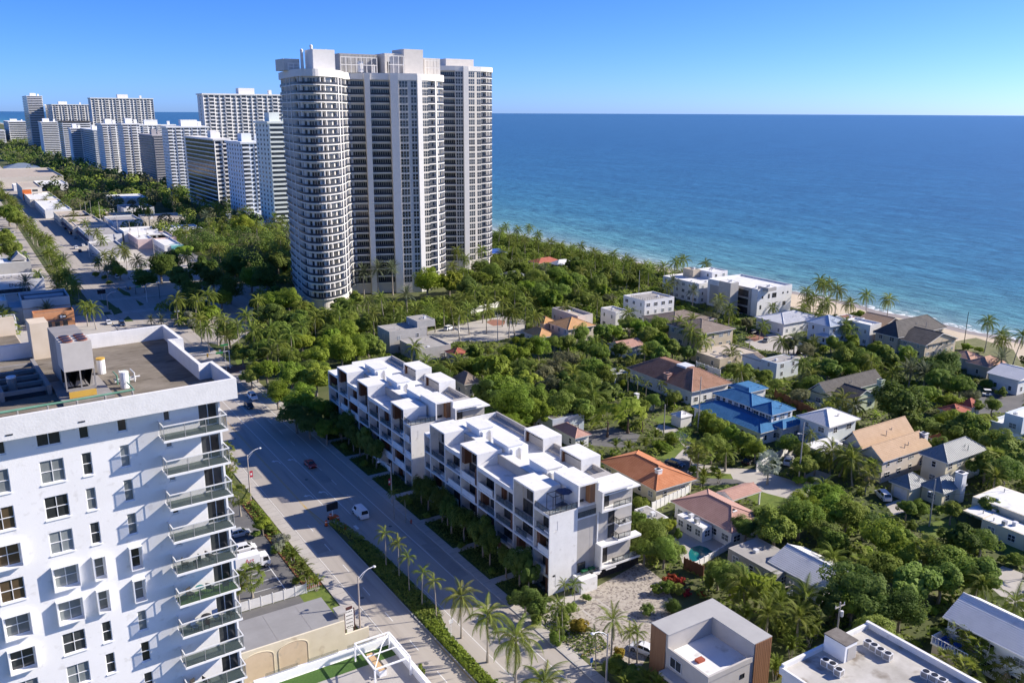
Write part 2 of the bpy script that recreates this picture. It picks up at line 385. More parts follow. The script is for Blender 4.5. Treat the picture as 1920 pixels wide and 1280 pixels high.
struct('tyre_mark', MB().poly([(47.6, 100.2, .0065), (49.4, 100.2, .0065), (49.4, 101.6, .0065), (47.6, 101.6, .0065)]), MASPHD) if False else None
mh = MB()
for u, v in ((48.2, 121), (49.1, 99.5), (60.1, 181), (56.8, 172), (63, 142), (50.3, 205), (61.5, 232), (59.8, 119)): mh.cyl((u, v, .0045), (u, v, .007), .36, .36, 14)
struct('manhole_cover', mh, MASPHD)
pt_ = MB()
for u, v, a, b in ((47.2, 139, 3.1, 6), (59.2, 168, 2.2, 9), (61.8, 205, 2.2, 5), (47.0, 178, 2, 12), (64.6, 118, 2.3, 14), (58.8, 95, 2.4, 5)): pt_.poly([(u, v, .006), (u + a, v, .006), (u + a, v + b, .006), (u, v + b, .006)])
struct('asphalt_patch', pt_, mat('patched_asphalt', (.28, .26, .235), (.33, .31, .28), .9, .4))
# avenue median beds and the islands of the crossing
struct('avenue_median', MB().box(36, 41, 396, 1400, 0, .14), MGROUND)
for pts in ([(208, 580), (222, 577), (230, 586), (214, 590)], [(200, 574), (212, 572), (219, 577), (205, 581)], [(186, 563), (200, 563), (212, 572), (196, 573)], [(232, 599), (240, 593), (250, 602), (236, 603)], [(255, 563), (262, 566), (270, 571), (262, 573)], [(218, 541), (224, 541), (243, 550), (245, 555), (232, 553)]):
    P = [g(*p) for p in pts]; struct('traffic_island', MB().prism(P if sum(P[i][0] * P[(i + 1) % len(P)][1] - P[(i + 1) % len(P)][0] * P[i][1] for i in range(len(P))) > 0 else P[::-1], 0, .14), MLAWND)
# ---------------------------------------------------------------- car park by the white condo block
sheet('car_park', [(27, 127.6), (41, 127.6), (41.2, 176), (27, 176)], .005, MASPHD, False)
pk = MB()
for v in range(129, 152, 3): pk.poly([(33.0, v, .009), (38.2, v, .009), (38.2, v + .13, .009), (33.0, v + .13, .009)])
pk.poly([(38.2, 129, .009), (38.35, 129, .009), (38.35, 150.2, .009), (38.2, 150.2, .009)])
pk.poly([(36.6, 163, .009), (37.9, 163, .009), (37.9, 163.3, .009), (36.6, 163.3, .009)])
struct('parking_line', pk, MPAINT)
struct('planting_bed', MB().box(41.2, 44.0, 128.4, 168, 0, .1), MEARTH)
sheet('lawn_strip', [(39.6, 118), (44.1, 118), (44.1, 128.3), (39.6, 128.3)], .006, MLAWN, False)
sheet('service_alley', [(22, 116.9), (39.6, 116.9), (39.6, 127.2), (22, 127.2)], .0055, MASPHD, False)
# verge between the sidewalk and the townhouses, with paths to the doors
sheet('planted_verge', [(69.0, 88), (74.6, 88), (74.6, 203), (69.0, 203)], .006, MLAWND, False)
pv = MB()
for v in (190, 178, 165, 153, 139.5, 126, 113): pv.box(69.02, 74.5, v, v + 1.6, 0, .1)
struct('door_path', pv, MCONC())
# mottled stone drive south of the townhouses
mpv = bpy.data.materials.new('mottled_pavers'); mpv.use_nodes = True
t = mpv.node_tree; N = t.nodes.new; L = t.links.new; b = t.nodes['Principled BSDF']; b.inputs['Roughness'].default_value = .85
tc = N('ShaderNodeTexCoord'); vo = N('ShaderNodeTexVoronoi'); vo.inputs['Scale'].default_value = 3.0
rp = N('ShaderNodeValToRGB'); rp.color_ramp.interpolation = 'CONSTANT'; e = rp.color_ramp.elements
e[0].color = (.39, .35, .295, 1); e[1].position = .4; e[1].color = (.32, .285, .245, 1)
k = e.new(.62); k.color = (.43, .39, .335, 1); k = e.new(.78); k.color = (.21, .18, .16, 1)
sp = N('ShaderNodeSeparateColor'); L(tc.outputs['Object'], vo.inputs['Vector']); L(vo.outputs['Color'], sp.inputs[0]); L(sp.outputs[0], rp.inputs[0]); L(rp.outputs[0], b.inputs['Base Color'])
sheet('paved_drive', [(1086, 1118), (1200, 1054), (1240, 1085), (1262, 1122), (1258, 1150), (1222, 1215), (1195, 1262), (1170, 1262), (1043, 1206), (1062, 1168)], .008, mpv)
dm = MB()
def pxl(a, b, w_, z): A = Vector(g(*a)); B = Vector(g(*b)); dm.strip([A, B], w_, z)
pxl((1080, 1134), (1117, 1122), .35, .012); pxl((1117, 1122), (1150, 1145), .35, .012); pxl((1092, 1143), (1115, 1160), .35, .012); pxl((1056, 1205), (1090, 1228), .45, .012)
struct('drive_marking', dm, MSIDE)
dm = MB(); pxl((1090, 1228), (1133, 1208), .18, .012); struct('drive_yellow_line', dm, MYEL)
sheet('front_terrace', [(1020, 1130), (1085, 1110), (1108, 1128), (1060, 1165), (1030, 1180), (1010, 1165)], .007, MSIDE)
# streets and drives among the houses
sheet('residential_street', [(1235, 795), (1262, 800), (1290, 815), (1296, 830), (1288, 850), (1300, 868), (1350, 875), (1420, 880), (1480, 898), (1512, 915), (1500, 945), (1440, 925), (1380, 915), (1320, 905), (1262, 905), (1240, 885), (1262, 862), (1282, 838), (1268, 818), (1228, 806)], .007, MSIDE)
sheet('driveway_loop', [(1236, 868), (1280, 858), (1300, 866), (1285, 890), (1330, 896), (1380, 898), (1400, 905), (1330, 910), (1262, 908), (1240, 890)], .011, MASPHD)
sheet('dead_end_street', [(770, 628), (830, 615), (900, 600), (950, 592), (985, 600), (985, 625), (930, 640), (860, 640), (800, 655), (740, 660)], .007, MSIDE)
sheet('roundabout', [(911, 604), (920, 599), (935, 599), (948, 602), (945, 609), (925, 611)], .011, MBRICK)
sheet('beach_street', [(1395, 640), (1425, 628), (1470, 622), (1512, 648), (1515, 668), (1498, 674), (1460, 660), (1420, 655)], .007, MSIDE)
sheet('brick_forecourt', [(1398, 632), (1430, 622), (1440, 632), (1415, 640)], .011, MBRICK)
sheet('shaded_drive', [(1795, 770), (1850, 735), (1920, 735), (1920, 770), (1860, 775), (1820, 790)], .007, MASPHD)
sheet('drive_patch', [(1660, 945), (1700, 930), (1712, 955), (1675, 965)], .007, MSIDE)
sheet('corner_street', [(1840, 1085), (1880, 1060), (1920, 1075), (1920, 1150), (1880, 1120)], .007, MSIDE)
sheet('neighbour_street', [(1480, 905), (1530, 880), (1560, 890), (1540, 930), (1500, 940)], .0075, MSIDE)
sheet('drive_painted_shade', [(1085, 810), (1150, 800), (1200, 815), (1185, 840), (1110, 835)], .007, MASPHD)  # the shade on this drive is put into its dark colour
sheet('wooded_street', [(395, 560), (440, 540), (480, 548), (470, 620), (430, 650), (380, 640)], .005, MASPH)
for n_, pts in (('lawn', [(1222, 788), (1245, 775), (1278, 790), (1262, 802)]), ('lawn', [(1240, 845), (1275, 830), (1285, 838), (1262, 860), (1230, 860)]), ('lawn', [(1300, 885), (1370, 888), (1375, 898), (1330, 902), (1290, 898)]), ('lawn', [(1322, 910), (1380, 905), (1440, 925), (1480, 935), (1440, 960), (1400, 930), (1330, 925)]), ('lawn', [(1720, 985), (1790, 970), (1800, 1000), (1740, 1010)]), ('lawn', [(1880, 1020), (1920, 1000), (1920, 1060), (1885, 1060)]), ('lawn', [(940, 690), (990, 680), (1000, 700), (950, 705)]), ('lawn', [(890, 582), (960, 570), (962, 578), (895, 592)]), ('lawn', [(435, 660), (470, 655), (490, 670), (445, 685)])):
    sheet(n_, pts, .009, MLAWN)
sheet('shop_forecourt', [(63, 393.5), (110, 393.5), (110, 760), (60.5, 760)], .0045, MSIDE, False)
sheet('west_pavement', [(-80, 393.5), (17.5, 393.5), (17.5, 900), (-80, 900)], .0045, MSIDE, False)
sheet('corner_pavement', [(-40, 300), (44, 300), (44, 371), (-40, 371)], .0045, MSIDE, False)
sheet('pool_deck', [(1262, 1010), (1300, 985), (1372, 1020), (1345, 1040), (1300, 1060), (1280, 1055)], .010, MSIDE)
sheet('swimming_pool', [(1291, 1036), (1296, 1026), (1312, 1022), (1325, 1026), (1337, 1034), (1320, 1045), (1294, 1056)], .02, MTEAL)
# ================================================================= WHITE CONDO BLOCK (left foreground)
LBO = g(443, 709, 57.5); LBR = R(3.25)
LB = thing('condo_block', 'white condominium block with stacked glass balconies and flat brown roof, filling the left foreground', 'apartment building', (LBO[0], LBO[1], 0), LBR)
land(LBO[0] - 10, LBO[1] + 5, 30, 'the white condo block')
def lbl(px, py, z):
    x, y = g(px, py, z); x -= LBO[0]; y -= LBO[1]; c, s = math.cos(-LBR), math.sin(-LBR)
    return (x * c - y * s, x * s + y * c)
def lbw(x, y):  # local -> world
    c, s = math.cos(LBR), math.sin(LBR); return (LBO[0] + x * c - y * s, LBO[1] + x * s + y * c)
ZB = 55.85; WY = 1.2
cols = {'a': (-8.85, .68, 1), 'b': (-11.5, .68, 1), 'c': (-14.3, 1.6, 2), 'd': (-17.85, 1.6, 2), 'f': (-21.0, .7, 1)}
holes = []; wins = []
sur = {('a', 4), ('a', 5), ('b', 4), ('b', 5), ('c', 4), ('c', 5), ('d', 3), ('d', 5), ('d', 6)}
warm = {('d', 2), ('d', 3), ('c', 8), ('d', 4)}; dark = {('c', 0), ('a', 0), ('b', 0), ('d', 0), ('a', 7), ('b', 7), ('d', 6), ('c', 6)}
for k in range(0, 13):
    top = 55.5 if k == 0 else 53.4 - 2.83 * (k - 1); hh = 1.0 if k == 0 else 1.78
    for c, (x, ww, nx) in cols.items(): wins.append((c, k, x - .03 * k, top - hh, ww, hh, nx))
    wins.append(('e', k, -5.5 - .015 * k, top - (.85 if k == 0 else .95), .5, .85, 1))
wz0 = 18.0
for c, k, x, z, ww, hh, nx in wins: holes.append((x + 30, x + 30 + ww, z - wz0, z - wz0 + hh))
for k in range(0, 13):
    fz = 53.62 - 2.83 * k; holes.append((-2.85 + 30, -1.36 + 30, fz - wz0, fz + 2.02 - wz0))
sh = MB(); wall_holes(sh, (-30, WY, wz0), (1, 0, 0), 28.8, ZB - wz0, holes, .22, (0, -1, 0))
sh.poly([(-1.2, WY, 0), (-1.2, 21.8, 0), (-1.2, 21.8, ZB), (-1.2, WY, ZB)]); sh.poly([(-30, WY, 0), (-1.2, WY, 0), (-1.2, WY, wz0), (-30, WY, wz0)])
sh.poly([(-30, 21.8, 0), (-30, 21.8, ZB), (-1.2, 21.8, ZB), (-1.2, 21.8, 0)]); sh.poly([(-30, WY, 0), (-30, WY, ZB), (-30, 21.8, ZB), (-30, 21.8, 0)])
sh.obj('wall', MWD(), LB)
MWARM = mat('amber_window_glass', (.07, .05, .03), (.12, .085, .05), .15, .5, spec=.5)
for c, k, x, z, ww, hh, nx in wins:
    gl = MGL() if ((c, k) in dark or c == 'e' and k in (0,)) else (MWARM if (c, k) in warm else (MGLB() if rnd.random() < .75 else MGL()))
    window(LB, x, WY + .1, z, ww, hh, nx, 1 if hh < 1.2 else 2, 'S', glass=gl)
    if (c, k) in sur:
        f = MB(); a, b2, d = .07, .42, WY - .4
        f.box(x - a - .06, x - .06, d, WY, z - .1, z + hh + .1).box(x + ww + .06, x + ww + a + .06, d, WY, z - .1, z + hh + .1).box(x - .06, x + ww + .06, d, WY, z + hh + .03, z + hh + .1).box(x - .06, x + ww + .06, d, WY, z - .1, z - .03)
        f.obj('window_surround', MWC(), LB)
    else:
        MB().box(x - .06, x + ww + .06, WY - .07, WY - .002, z - .1, z - .02).obj('window_sill', MWC(), LB)
MTILE = mat('grey_green_tile', (.085, .11, .105), (.12, .145, .14), .5, 2)
MTURF = mat('green_mat', (.045, .10, .022), (.07, .14, .03), .95, 4)
# balconies
bs = MB().box(-6.0, -1.05, -.35, WY - .003, .03, .2).mesh('balcony', MWC())
bf = MB().box(-5.9, -1.22, -.25, WY - .01, .2, .225).mesh('balcony_floor', MTILE)
bt = MB().box(-5.9, -1.22, -.25, WY - .01, .2, .225).mesh('balcony_floor', MTURF)
rl = MB().box(-5.98, -1.07, -.33, -.24, 1.32, 1.4).box(-5.98, -5.89, -.24, WY, 1.32, 1.4).box(-1.16, -1.07, -.24, WY, 1.32, 1.4).mesh('handrail', MALU())
po = MB()
for x in (-5.94, -4.35, -2.75, -1.13): po.box(x - .025, x + .025, -.31, -.26, .2, 1.32)
for x in (-5.94, -1.13): po.box(x - .025, x + .025, .5, .55, .2, 1.32)
po = po.mesh('railing_post', MGALV())
gp = [MB().box(a + .03, b_ - .03, -.295, -.283, .26, 1.3).mesh('glass_panel', MRAILG()) for a, b_ in ((-5.94, -4.35), (-4.35, -2.75), (-2.75, -1.13))]
gp += [MB().box(x - .006, x + .006, a, b_, .26, 1.3).mesh('glass_panel', MRAILG()) for x in (-5.94, -1.13) for a, b_ in ((-.24, .48), (.57, WY - .02))]
dfr = MB(); 
for x in (-2.85, -2.13, -1.42): dfr.box(x, x + .06, WY + .08, WY + .2, 0, 2.02)
for x in (-2.79, -2.07): dfr.box(x, x + .65, WY + .08, WY + .2, 1.95, 2.02).box(x, x + .65, WY + .08, WY + .2, 0, .07)
dfr = dfr.mesh('sliding_door', MALU()); dpn = [MB().box(x + .07, x + .71, WY + .13, WY + .15, .07, 1.95).mesh('door_pane', MGL()) for x in (-2.86, -2.14)]
fins = MB().box(-1.36, -1.2, WY - .3, WY - .004, 18, ZB - .01); fins.obj('corner_fin', MWC(), LB)
for k in range(0, 13):
    z = 53.4 - 2.83 * k
    o = inst(bs, 'balcony', LB, (-.02 * k, 0, z)); inst(bt if k in (5,) else bf, 'balcony_floor', o); inst(rl, 'handrail', o); inst(po, 'railing_post', o)
    for q in gp: inst(q, 'glass_panel', o)
    d = inst(dfr, 'sliding_door', LB, (0, 0, z + .22))
    for q in dpn: inst(q, 'door_pane', d)
# parapet crown with the notch on the road side
OUT = [(-30, 0), (0, 0), (0, 6.1), (-1.0, 5.9), (-.85, 15.4), (.12, 15.1), (.2, 21.8), (-30, 21.8)]
INN = [(-29.7, .3), (-.3, .3), (-.3, 5.74), (-1.3, 5.6), (-1.15, 15.7), (-.2, 15.44), (-.12, 21.5), (-29.7, 21.5)]
pp = MB(); n = len(OUT)
for i in range(n):
    j = (i + 1) % n; a, b_, c, d = OUT[i], OUT[j], INN[j], INN[i]
    pp.poly([(*a, ZB), (*b_, ZB), (*b_, 57.5), (*a, 57.5)]); pp.poly([(*a, 57.5), (*b_, 57.5), (*c, 57.5), (*d, 57.5)]); pp.poly([(*d, 57.5), (*c, 57.5), (*c, 56.0), (*d, 56.0)])
pp.poly([(*p, ZB) for p in OUT[::-1]])
mpar = mat('rough_white_stucco', (.70, .69, .67), (.78, .77, .75), .8, 1.2, bump=.012, bscale=6)
pp.obj('parapet', mpar, LB)
MGRAV = mat('brown_gravel_roof', (.14, .118, .09), (.245, .215, .175), .95, .35, bump=.01, bscale=25, wob=(.5, (.095, .08, .062), .57), stretch=(1, 1.8, 1))
MB().poly([(*p, 56.15) for p in INN]).obj('roof', MGRAV, LB)
sc = MB()
for x in (-11.6, -16.2): sc.box(x, x + .45, -.03, 0, 56.2, 56.3)
sc.obj('scupper', MDG(), LB)
MBEI = mat('beige_stucco', (.60, .50, .37), (.68, .58, .45), .8, .6)
MB().box(-11.7, -10.2, 20.2, 22.6, 56.16, 59.5).obj('roof_wall', MBEI, LB)
wg = MB().box(-30, -11.9, 22.6, 30.5, 0, 56.4); wg.obj('rear_wing', MBEI, LB)
MB().poly([(-30, 22.7, 56.45), (-12, 22.7, 56.45), (-12, 30.4, 56.45), (-30, 30.4, 56.45)]).obj('rear_roof', MGRAV, LB)
MB().box(-30, -11.9, 30.2, 30.5, 56.4, 58.3).box(-14.9, -14.2, 25, 25.7, 56.46, 57.6).obj('rear_parapet', MBEI, LB)
# chiller on its steel deck
ch = thing('rooftop_chiller', 'large grey box chiller with top fans standing on the flat brown roof', 'air conditioner', (*lbw(-10.2, 5.6), 56.2), LBR)
MCH = mat('warm_grey_metal', (.50, .465, .42), (.57, .53, .48), .6, 1); MCHD = mat('dull_grey_metal', (.25, .235, .22), (.32, .30, .28), .6, 1)
b_ = MB().box(-1.15, 1.0, 0, 2.5, 2.35, 4.6); b_.obj('upper_casing', MCH, ch)
fr = MB()
for x in (-1.15, -.1, .9): fr.box(x, x + .1, 0, .1, .95, 2.34)
fr.box(-1.15, 1.0, -.03, .12, .8, .95); fr.obj('frame', MCHD, ch)
cv = MB()
for s in (-1, 1):
    x0 = -.6 if s < 0 else .45
    cv.poly([(x0 - .42, .15, 2.3), (x0 - .1, .15, 1.0), (x0 - .1, 2.4, 1.0), (x0 - .42, 2.4, 2.3)]); cv.poly([(x0 + .42, .15, 2.3), (x0 + .1, .15, 1.0), (x0 + .1, 2.4, 1.0), (x0 + .42, 2.4, 2.3)])
cv.box(-1.05, .9, 2.2, 2.4, .95, 2.34); cv.obj('coil', MBLK(), ch)
for i in range(2):
    for j in range(3):
        f = MB().cyl((-.6 + i * 1.05, .45 + j * .8, 4.6), (-.6 + i * 1.05, .45 + j * .8, 4.72), .38, .38, 14); fo = f.obj('fan', mat('rust_brown_metal', (.16, .06, .045), (.24, .11, .09), .7, 4), ch)
        MB().cyl((-.6 + i * 1.05, .45 + j * .8, 4.722), (-.6 + i * 1.05, .45 + j * .8, 4.73), .3, .3, 12).obj('fan_guard', MBLK(), fo)
MB().box(-1.0, .95, -.05, .05, .22, .7).obj('yellow_rail', mat('yellow_paint', (.55, .33, .05), (.62, .40, .09), .6, 1), ch)
MB().box(-.9, 1.2, 2.6, 8.2, .4, 4.2).obj('long_casing', MCHD, ch)
MB().box(-1.6, 2.05, -1.0, 5.6, -.02, .2).box(-1.5, -1.3, -.9, -.7, -.2, -.02).box(1.6, 1.8, -.9, -.7, -.2, -.02).obj('deck', MCHD, ch)
dk = thing('steel_roof_frame', 'dark grid of steel beams lying on the roof left of the chiller', 'steel frame', (*lbw(-13.2, 12), 56.17), LBR)
for j in range(5): MB().box(-2.4, 1.2, -3.2 + j * 2.0, -2.95 + j * 2.0, .3, .62).obj('beam', MCHD, dk)
MB().box(-2.4, -2.1, -3.6, 5.6, 0, .8).box(.9, 1.2, -3.6, 5.6, 0, .8).obj('side_beam', MCHD, dk)
MB().box(-2.0, .8, -3.4, 5.4, .01, .05).obj('pit_floor', mat('dark_roof_felt', (.035, .037, .04), (.06, .06, .06), .9, .6), dk)
MGRN = mat('green_pipe_paint', (.10, .24, .17), (.15, .31, .23), .6, 1)
pi = thing('roof_pipe', 'long green pipe run on stands along the front of the brown roof', 'pipe', (*lbw(-12, 3.9), 56.17), LBR)
MB().cyl((-6, 0, .55), (5.2, .25, .55), .09, .09, 7).cyl((-6, .35, .5), (-.5, .4, .5), .07, .07, 7).cyl((5.2, .25, .55), (5.2, 2.6, .55), .06, .06, 6).obj('pipe', MGRN, pi)
for i in range(6): MB().box(-5 + i * 2, -4.9 + i * 2, -.12, .3, 0, .5).box(-5.06 + i * 2, -4.84 + i * 2, -.16, -.04, 0, .12).obj('pipe_stand', MCONC(), pi)
for (x, y, c, lab) in ((-7.6, 12.3, 'y', 'white tank with yellow lid right of the chiller'), (-6.9, 6.9, 'w', 'white cylindrical tank among pipe stands on the brown roof'), (-14.5, 10.6, 'g', 'grey cylindrical tank inside the dark steel frame')):
    tkk = thing('roof_tank', lab, 'tank', (*lbw(x, y), 56.17), LBR)
    MB().cyl((0, 0, 0), (0, 0, 1.25), .34, .34, 14).obj('drum', MCHD if c == 'g' else MWC(), tkk)
    MB().cyl((0, 0, 1.25), (0, 0, 1.38), .36, .36, 14).obj('lid', mat('yellow_paint') if c == 'y' else MWC(), tkk)
pr_ = thing('pipe_manifold', 'small cluster of pale valves and green pipework beside the white tank', 'pipework', (*lbw(-6.4, 8.2), 56.17), LBR)
for i in range(4): MB().cyl((-.8 + i * .45, 0, 0), (-.8 + i * .45, 0, .8), .06, .06, 6).cyl((-.8 + i * .45, 0, .75), (-.8 + i * .45, 1.4, .75), .05, .05, 6).obj('riser', MALU() if i % 2 else MGRN, pr_)
MB().cyl((-1, .1, .4), (1, .1, .4), .07, .07, 6).box(-.9, .8, .6, .75, 0, .1).obj('header', MALU(), pr_)
ot = thing('roof_drum', 'orange drum at the left edge of the roof', 'drum', (*lbw(-16.0, 9.6), 56.17), LBR)
MB().cyl((0, 0, 0), (0, 0, 1.1), .4, .4, 14).obj('drum', mat('orange_paint', (.55, .13, .03), (.62, .18, .05), .6, 1), ot)
MB().cyl((0, 0, 1.1), (0, 0, 1.16), .42, .42, 14).obj('lid', MGALV(), ot)
# balcony furniture
def seat(x, y, z, rz, m, lab, par_rz=LBR, name='patio_chair', gp_='chairs on the condo balconies'):
    c = thing(name, lab, 'chair', (x, y, z), rz + par_rz, gp_)
    MB().box(-.24, .24, -.24, .24, .38, .44).obj('seat', m, c); MB().box(-.24, .24, .2, .26, .44, .9).obj('backrest', m, c)
    for sx in (-.21, .19):
        for sy in (-.21, .2): MB().box(sx, sx + .03, sy, sy + .03, 0, .38).obj('leg', MBLK(), c)
    return c
def ptable(x, y, z, r, m, lab, gp_=None):
    c = thing('patio_table', lab, 'table', (x, y, z), 0, gp_)
    MB().cyl((0, 0, .68), (0, 0, .73), r, r, 12).obj('tabletop', m, c); MB().cyl((0, 0, 0), (0, 0, .68), .04, .04, 6).cyl((0, 0, 0), (0, 0, .04), r * .5, r * .5, 10).obj('pedestal', MBLK(), c)
MDF = mat('dark_wicker', (.03, .028, .026), (.06, .055, .05), .8, 6); MBL = mat('blue_fabric', (.03, .06, .16), (.05, .09, .22), .8, 3)
wd = {4: 'fifth', 5: 'sixth', 6: 'seventh', 8: 'ninth'}
for k, items in ((4, [(-5.2, .3, 1.2), (-4.3, .2, -1.4), (-3.2, .5, 2)]), (5, [(-5.0, .4, .6), (-3.4, .5, 2.4), (-2.2, .2, 3)]), (6, [(-5.0, .1, .4), (-4.1, -.05, 3.0), (-3.1, .6, .1), (-2.0, .2, 2)]), (8, [(-5.4, .5, .5), (-4.4, .5, 1.9)])):
    for i, (x, y, rz) in enumerate(items):
        seat(*lbw(x, y), 53.63 - 2.83 * k, rz, MBL if (k == 6 and i in (0, 2)) else MDF, f"{'blue' if (k == 6 and i in (0, 2)) else 'dark'} patio chair, {['leftmost', 'second from left', 'third from left', 'fourth from left'][i]} on the {wd[k]} condo balcony from the top")
ptable(*lbw(-3.9, .55), 53.63 - 2.83 * 6, .42, MBLK(), 'dark round patio table between blue chairs on a condo balcony')
ptable(*lbw(-4.2, .5), 53.63 - 2.83 * 5, .35, mat('teal_paint', (.05, .2, .2), (.07, .25, .25), .6, 2), 'teal round table on the condo balcony with green mat')

# ================================================================= TOWNHOUSE ROWS
MTHW = mat('townhouse_white', (.69, .685, .67), (.77, .765, .75), .7, .5, bump=.004, bscale=10, wob=(1.1, (.60, .59, .565), .60))
MTHG = mat('townhouse_greige', (.40, .375, .345), (.46, .435, .40), .75, .5)
MTHI = mat('recess_grey', (.36, .34, .315), (.43, .41, .385), .75, .5)
MTHB = mat('dark_ground_floor', (.055, .045, .042), (.085, .07, .065), .6, .6)
MBRN = mat('bronze_glass', (.03, .03, .032), (.075, .07, .065), .08, .5, spec=.6, objrand=.4)
_th = {}
def railmesh(L_, glass, h=1.05):
    k = ('r', round(L_, 2), glass)
    if k in _th: return _th[k]
    m = MB(); m.box(0, L_, 0, .05, h - .06, h).box(0, L_, 0, .05, .05, .1); n = max(2, round(L_ / 1.15))
    for i in range(n + 1): m.box(L_ * i / n - .025, L_ * i / n + .025, 0, .05, 0, h - .06)
    gm = MB()
    for i in range(n): gm.box(L_ * i / n + .03, L_ * (i + 1) / n - .03, .02, .03, .12, h - .08)
    _th[k] = (m.mesh('railing', MBLK()), gm.mesh('railing_glass', mat('smoked_glass', (.10, .13, .14), None, .06, spec=.6, alpha=.4)))
    return _th[k]
def railing(par, x, y, z, L_, face='W', glass=True, h=1.05):
    a, b_ = railmesh(L_, glass, h); rz = {'S': 0, 'W': -math.pi / 2, 'E': math.pi / 2, 'N': math.pi}[face]
    o = inst(a, 'railing', par, (x, y, z), rz)
    if glass: inst(b_, 'railing_glass', o)
    return o
def townhouse(W, E, P, boxes, ebx, pent, lab, seed, stair):
    rs = random.Random(seed); v0, v1 = P[-1], P[0]
    T = thing('townhouse_row', lab, 'townhouses', (W, v0, 0))
    X = lambda u: u - W; Y = lambda v: v - v0
    D = 1.9; LV = [0, 3.5, 7.1, 10.7, 14.35]
    core = MB().box(X(W) + D, X(E) - .02, .02, Y(v1) - .02, 0, 14.3)
    core.m = [0] * len(core.m); core.obj('core', MTHI, T)
    # floor slabs and piers of the road front
    inbox = lambda a_, b2: any(a_ <= x_ + .4 and b2 >= y_ - .4 for x_, y_ in boxes)
    for i, z in enumerate(LV[1:]):
        for a_, b2 in zip(P, P[1:]):
            if i == 3 and inbox(a_, b2): continue
            MB().box(0, D - .01, Y(b2), Y(a_), z - .3, z).obj('floor_slab', MTHW, T)
    for v in P: MB().box(-.03, D, Y(v) - .13 if v != v0 else 0, Y(v) + .13 if v != v1 else Y(v1), 0, 14.05).obj('pier', MTHW, T)
    rf = MB().box(D, X(E), 0, Y(v1), 14.35, 14.55)
    for a_, b2 in zip(P, P[1:]):
        if not inbox(a_, b2): rf.box(0, D - .003, Y(b2) + .003, Y(a_) - .003, 14.353, 14.552)
    rf.obj('roof', MROOFW(), T)
    # each bay of each storey
    for bi in range(len(P) - 1):
        ya, yb = Y(P[bi]) - .14, Y(P[bi + 1]) + .14; wv = ya - yb       # ya north, yb south
        small = wv < 3.4
        for fl in range(4):
            z = LV[fl]; hh = LV[fl + 1] - .3 - z; x = D - .02
            ty = (bi * 2 + fl * 3 + seed) % 5
            wood_n = rs.random() < .5
            # glazed door or window in the recess
            gw = min(wv - (1.1 if not small else .4), rs.choice((3.2, 3.9, 4.6))); gy = (yb + .25 + gw) if wood_n else (ya - .25)
            gh = 2.45 if ty != 1 else 1.5; gz = z + (.02 if ty != 1 else 1.0)
            window(T, x - .06, gy, gz, gw, gh, max(2, int(gw / 1.2)), 1, 'W', fr=MBLK(), glass=MBRN, name='glass_door' if ty != 1 else 'window')
            if not small and ty != 4 and rs.random() < .92:
                py_ = ya - 1.0 if wood_n else yb + .1
                pd = rs.choice((.6, 1.3, 1.7))
                MB().box(x - pd, x - .01, py_, py_ + .9, z + .01, z + hh - .01).obj('wood_panel', MWOOD(), T)
            if ty in (0, 2): railing(T, .22, ya, z, wv, 'W')
            elif ty in (1, 3):
                a_ = yb if wood_n else yb + 1.0
                MB().box(.12, .3, a_, a_ + wv - (1.0 if not small else 0), z - (.02 if ty == 1 else .5) if fl else z, z + 1.15).obj('parapet_panel', MTHW, T)
            else: railing(T, .5, ya, z, wv * .55, 'W'); MB().box(.3, 1.2, yb, yb + wv * .4, z + .3, z + .5).obj('planter', MTHW, T)
    # roof frames above the road front
    for a_, b2 in boxes:
        n_, s_ = Y(a_), Y(b2); zt = 17.2; xd = 5.4
        MB().box(-.03, xd, s_, n_, zt - .3, zt).box(-.03, xd, n_ - .25, n_, 14.06, zt - .3).box(-.03, xd, s_, s_ + .25, 14.06, zt - .3).obj('roof_frame', MTHW, T)
        MB().box(D - .05, D + .15, s_ + .26, n_ - .26, 14.3, zt - .31).obj('recess_wall', MTHI, T)
        window(T, D - .12, n_ - 1.7, 13.6, 2.8, 2.5, 2, 1, 'W', fr=MBLK(), glass=MBRN, name='glass_door')
        if rs.random() < .7: MB().box(.3, D - .06, n_ - 1.3, n_ - .27, 13.4, zt - .31).obj('wood_panel', MWOOD(), T)
        MB().box(.3, D - .06, s_ + .27, s_ + .34, 10.75, zt - .31).obj('wood_panel', MWOOD(), T)
    # sunk terraces between the frames: sloping cheek walls and a back wall
    edges = sorted({v for b_ in boxes for v in b_}, reverse=True)
    for a_, b2 in zip(edges[1::2], edges[2::2]):
        n_, s_ = Y(a_), Y(b2)
        MB().box(4.3, 4.5, s_ + .01, n_ - .01, 14.56, 16.5).obj('terrace_wall', MTHI, T)
        for y_ in (n_ - .2, s_ + .02):
            m = MB(); p = [(.05, 14.56), (4.29, 14.56), (4.29, 16.5), (.05, 14.85)]
            m.poly([(a, y_, z) for a, z in p]); m.poly([(a, y_ + .18, z) for a, z in p[::-1]])
            for q in range(4): r_ = (q + 1) % 4; m.poly([(p[q][0], y_, p[q][1]), (p[q][0], y_ + .18, p[q][1]), (p[r_][0], y_ + .18, p[r_][1]), (p[r_][0], y_, p[r_][1])])
            m.obj('cheek_wall', MTHW, T)
        MB().box(.0, .22, s_ + .2, n_ - .22, 14.56, 14.9).obj('terrace_kerb', MTHW, T)
        MB().box(4.5, 6.4, s_ + .01, n_ - .01, 16.3, 16.5).obj('terrace_deck', MROOFW(), T)
    # east edge: parapet and open frames
    ex = X(E)
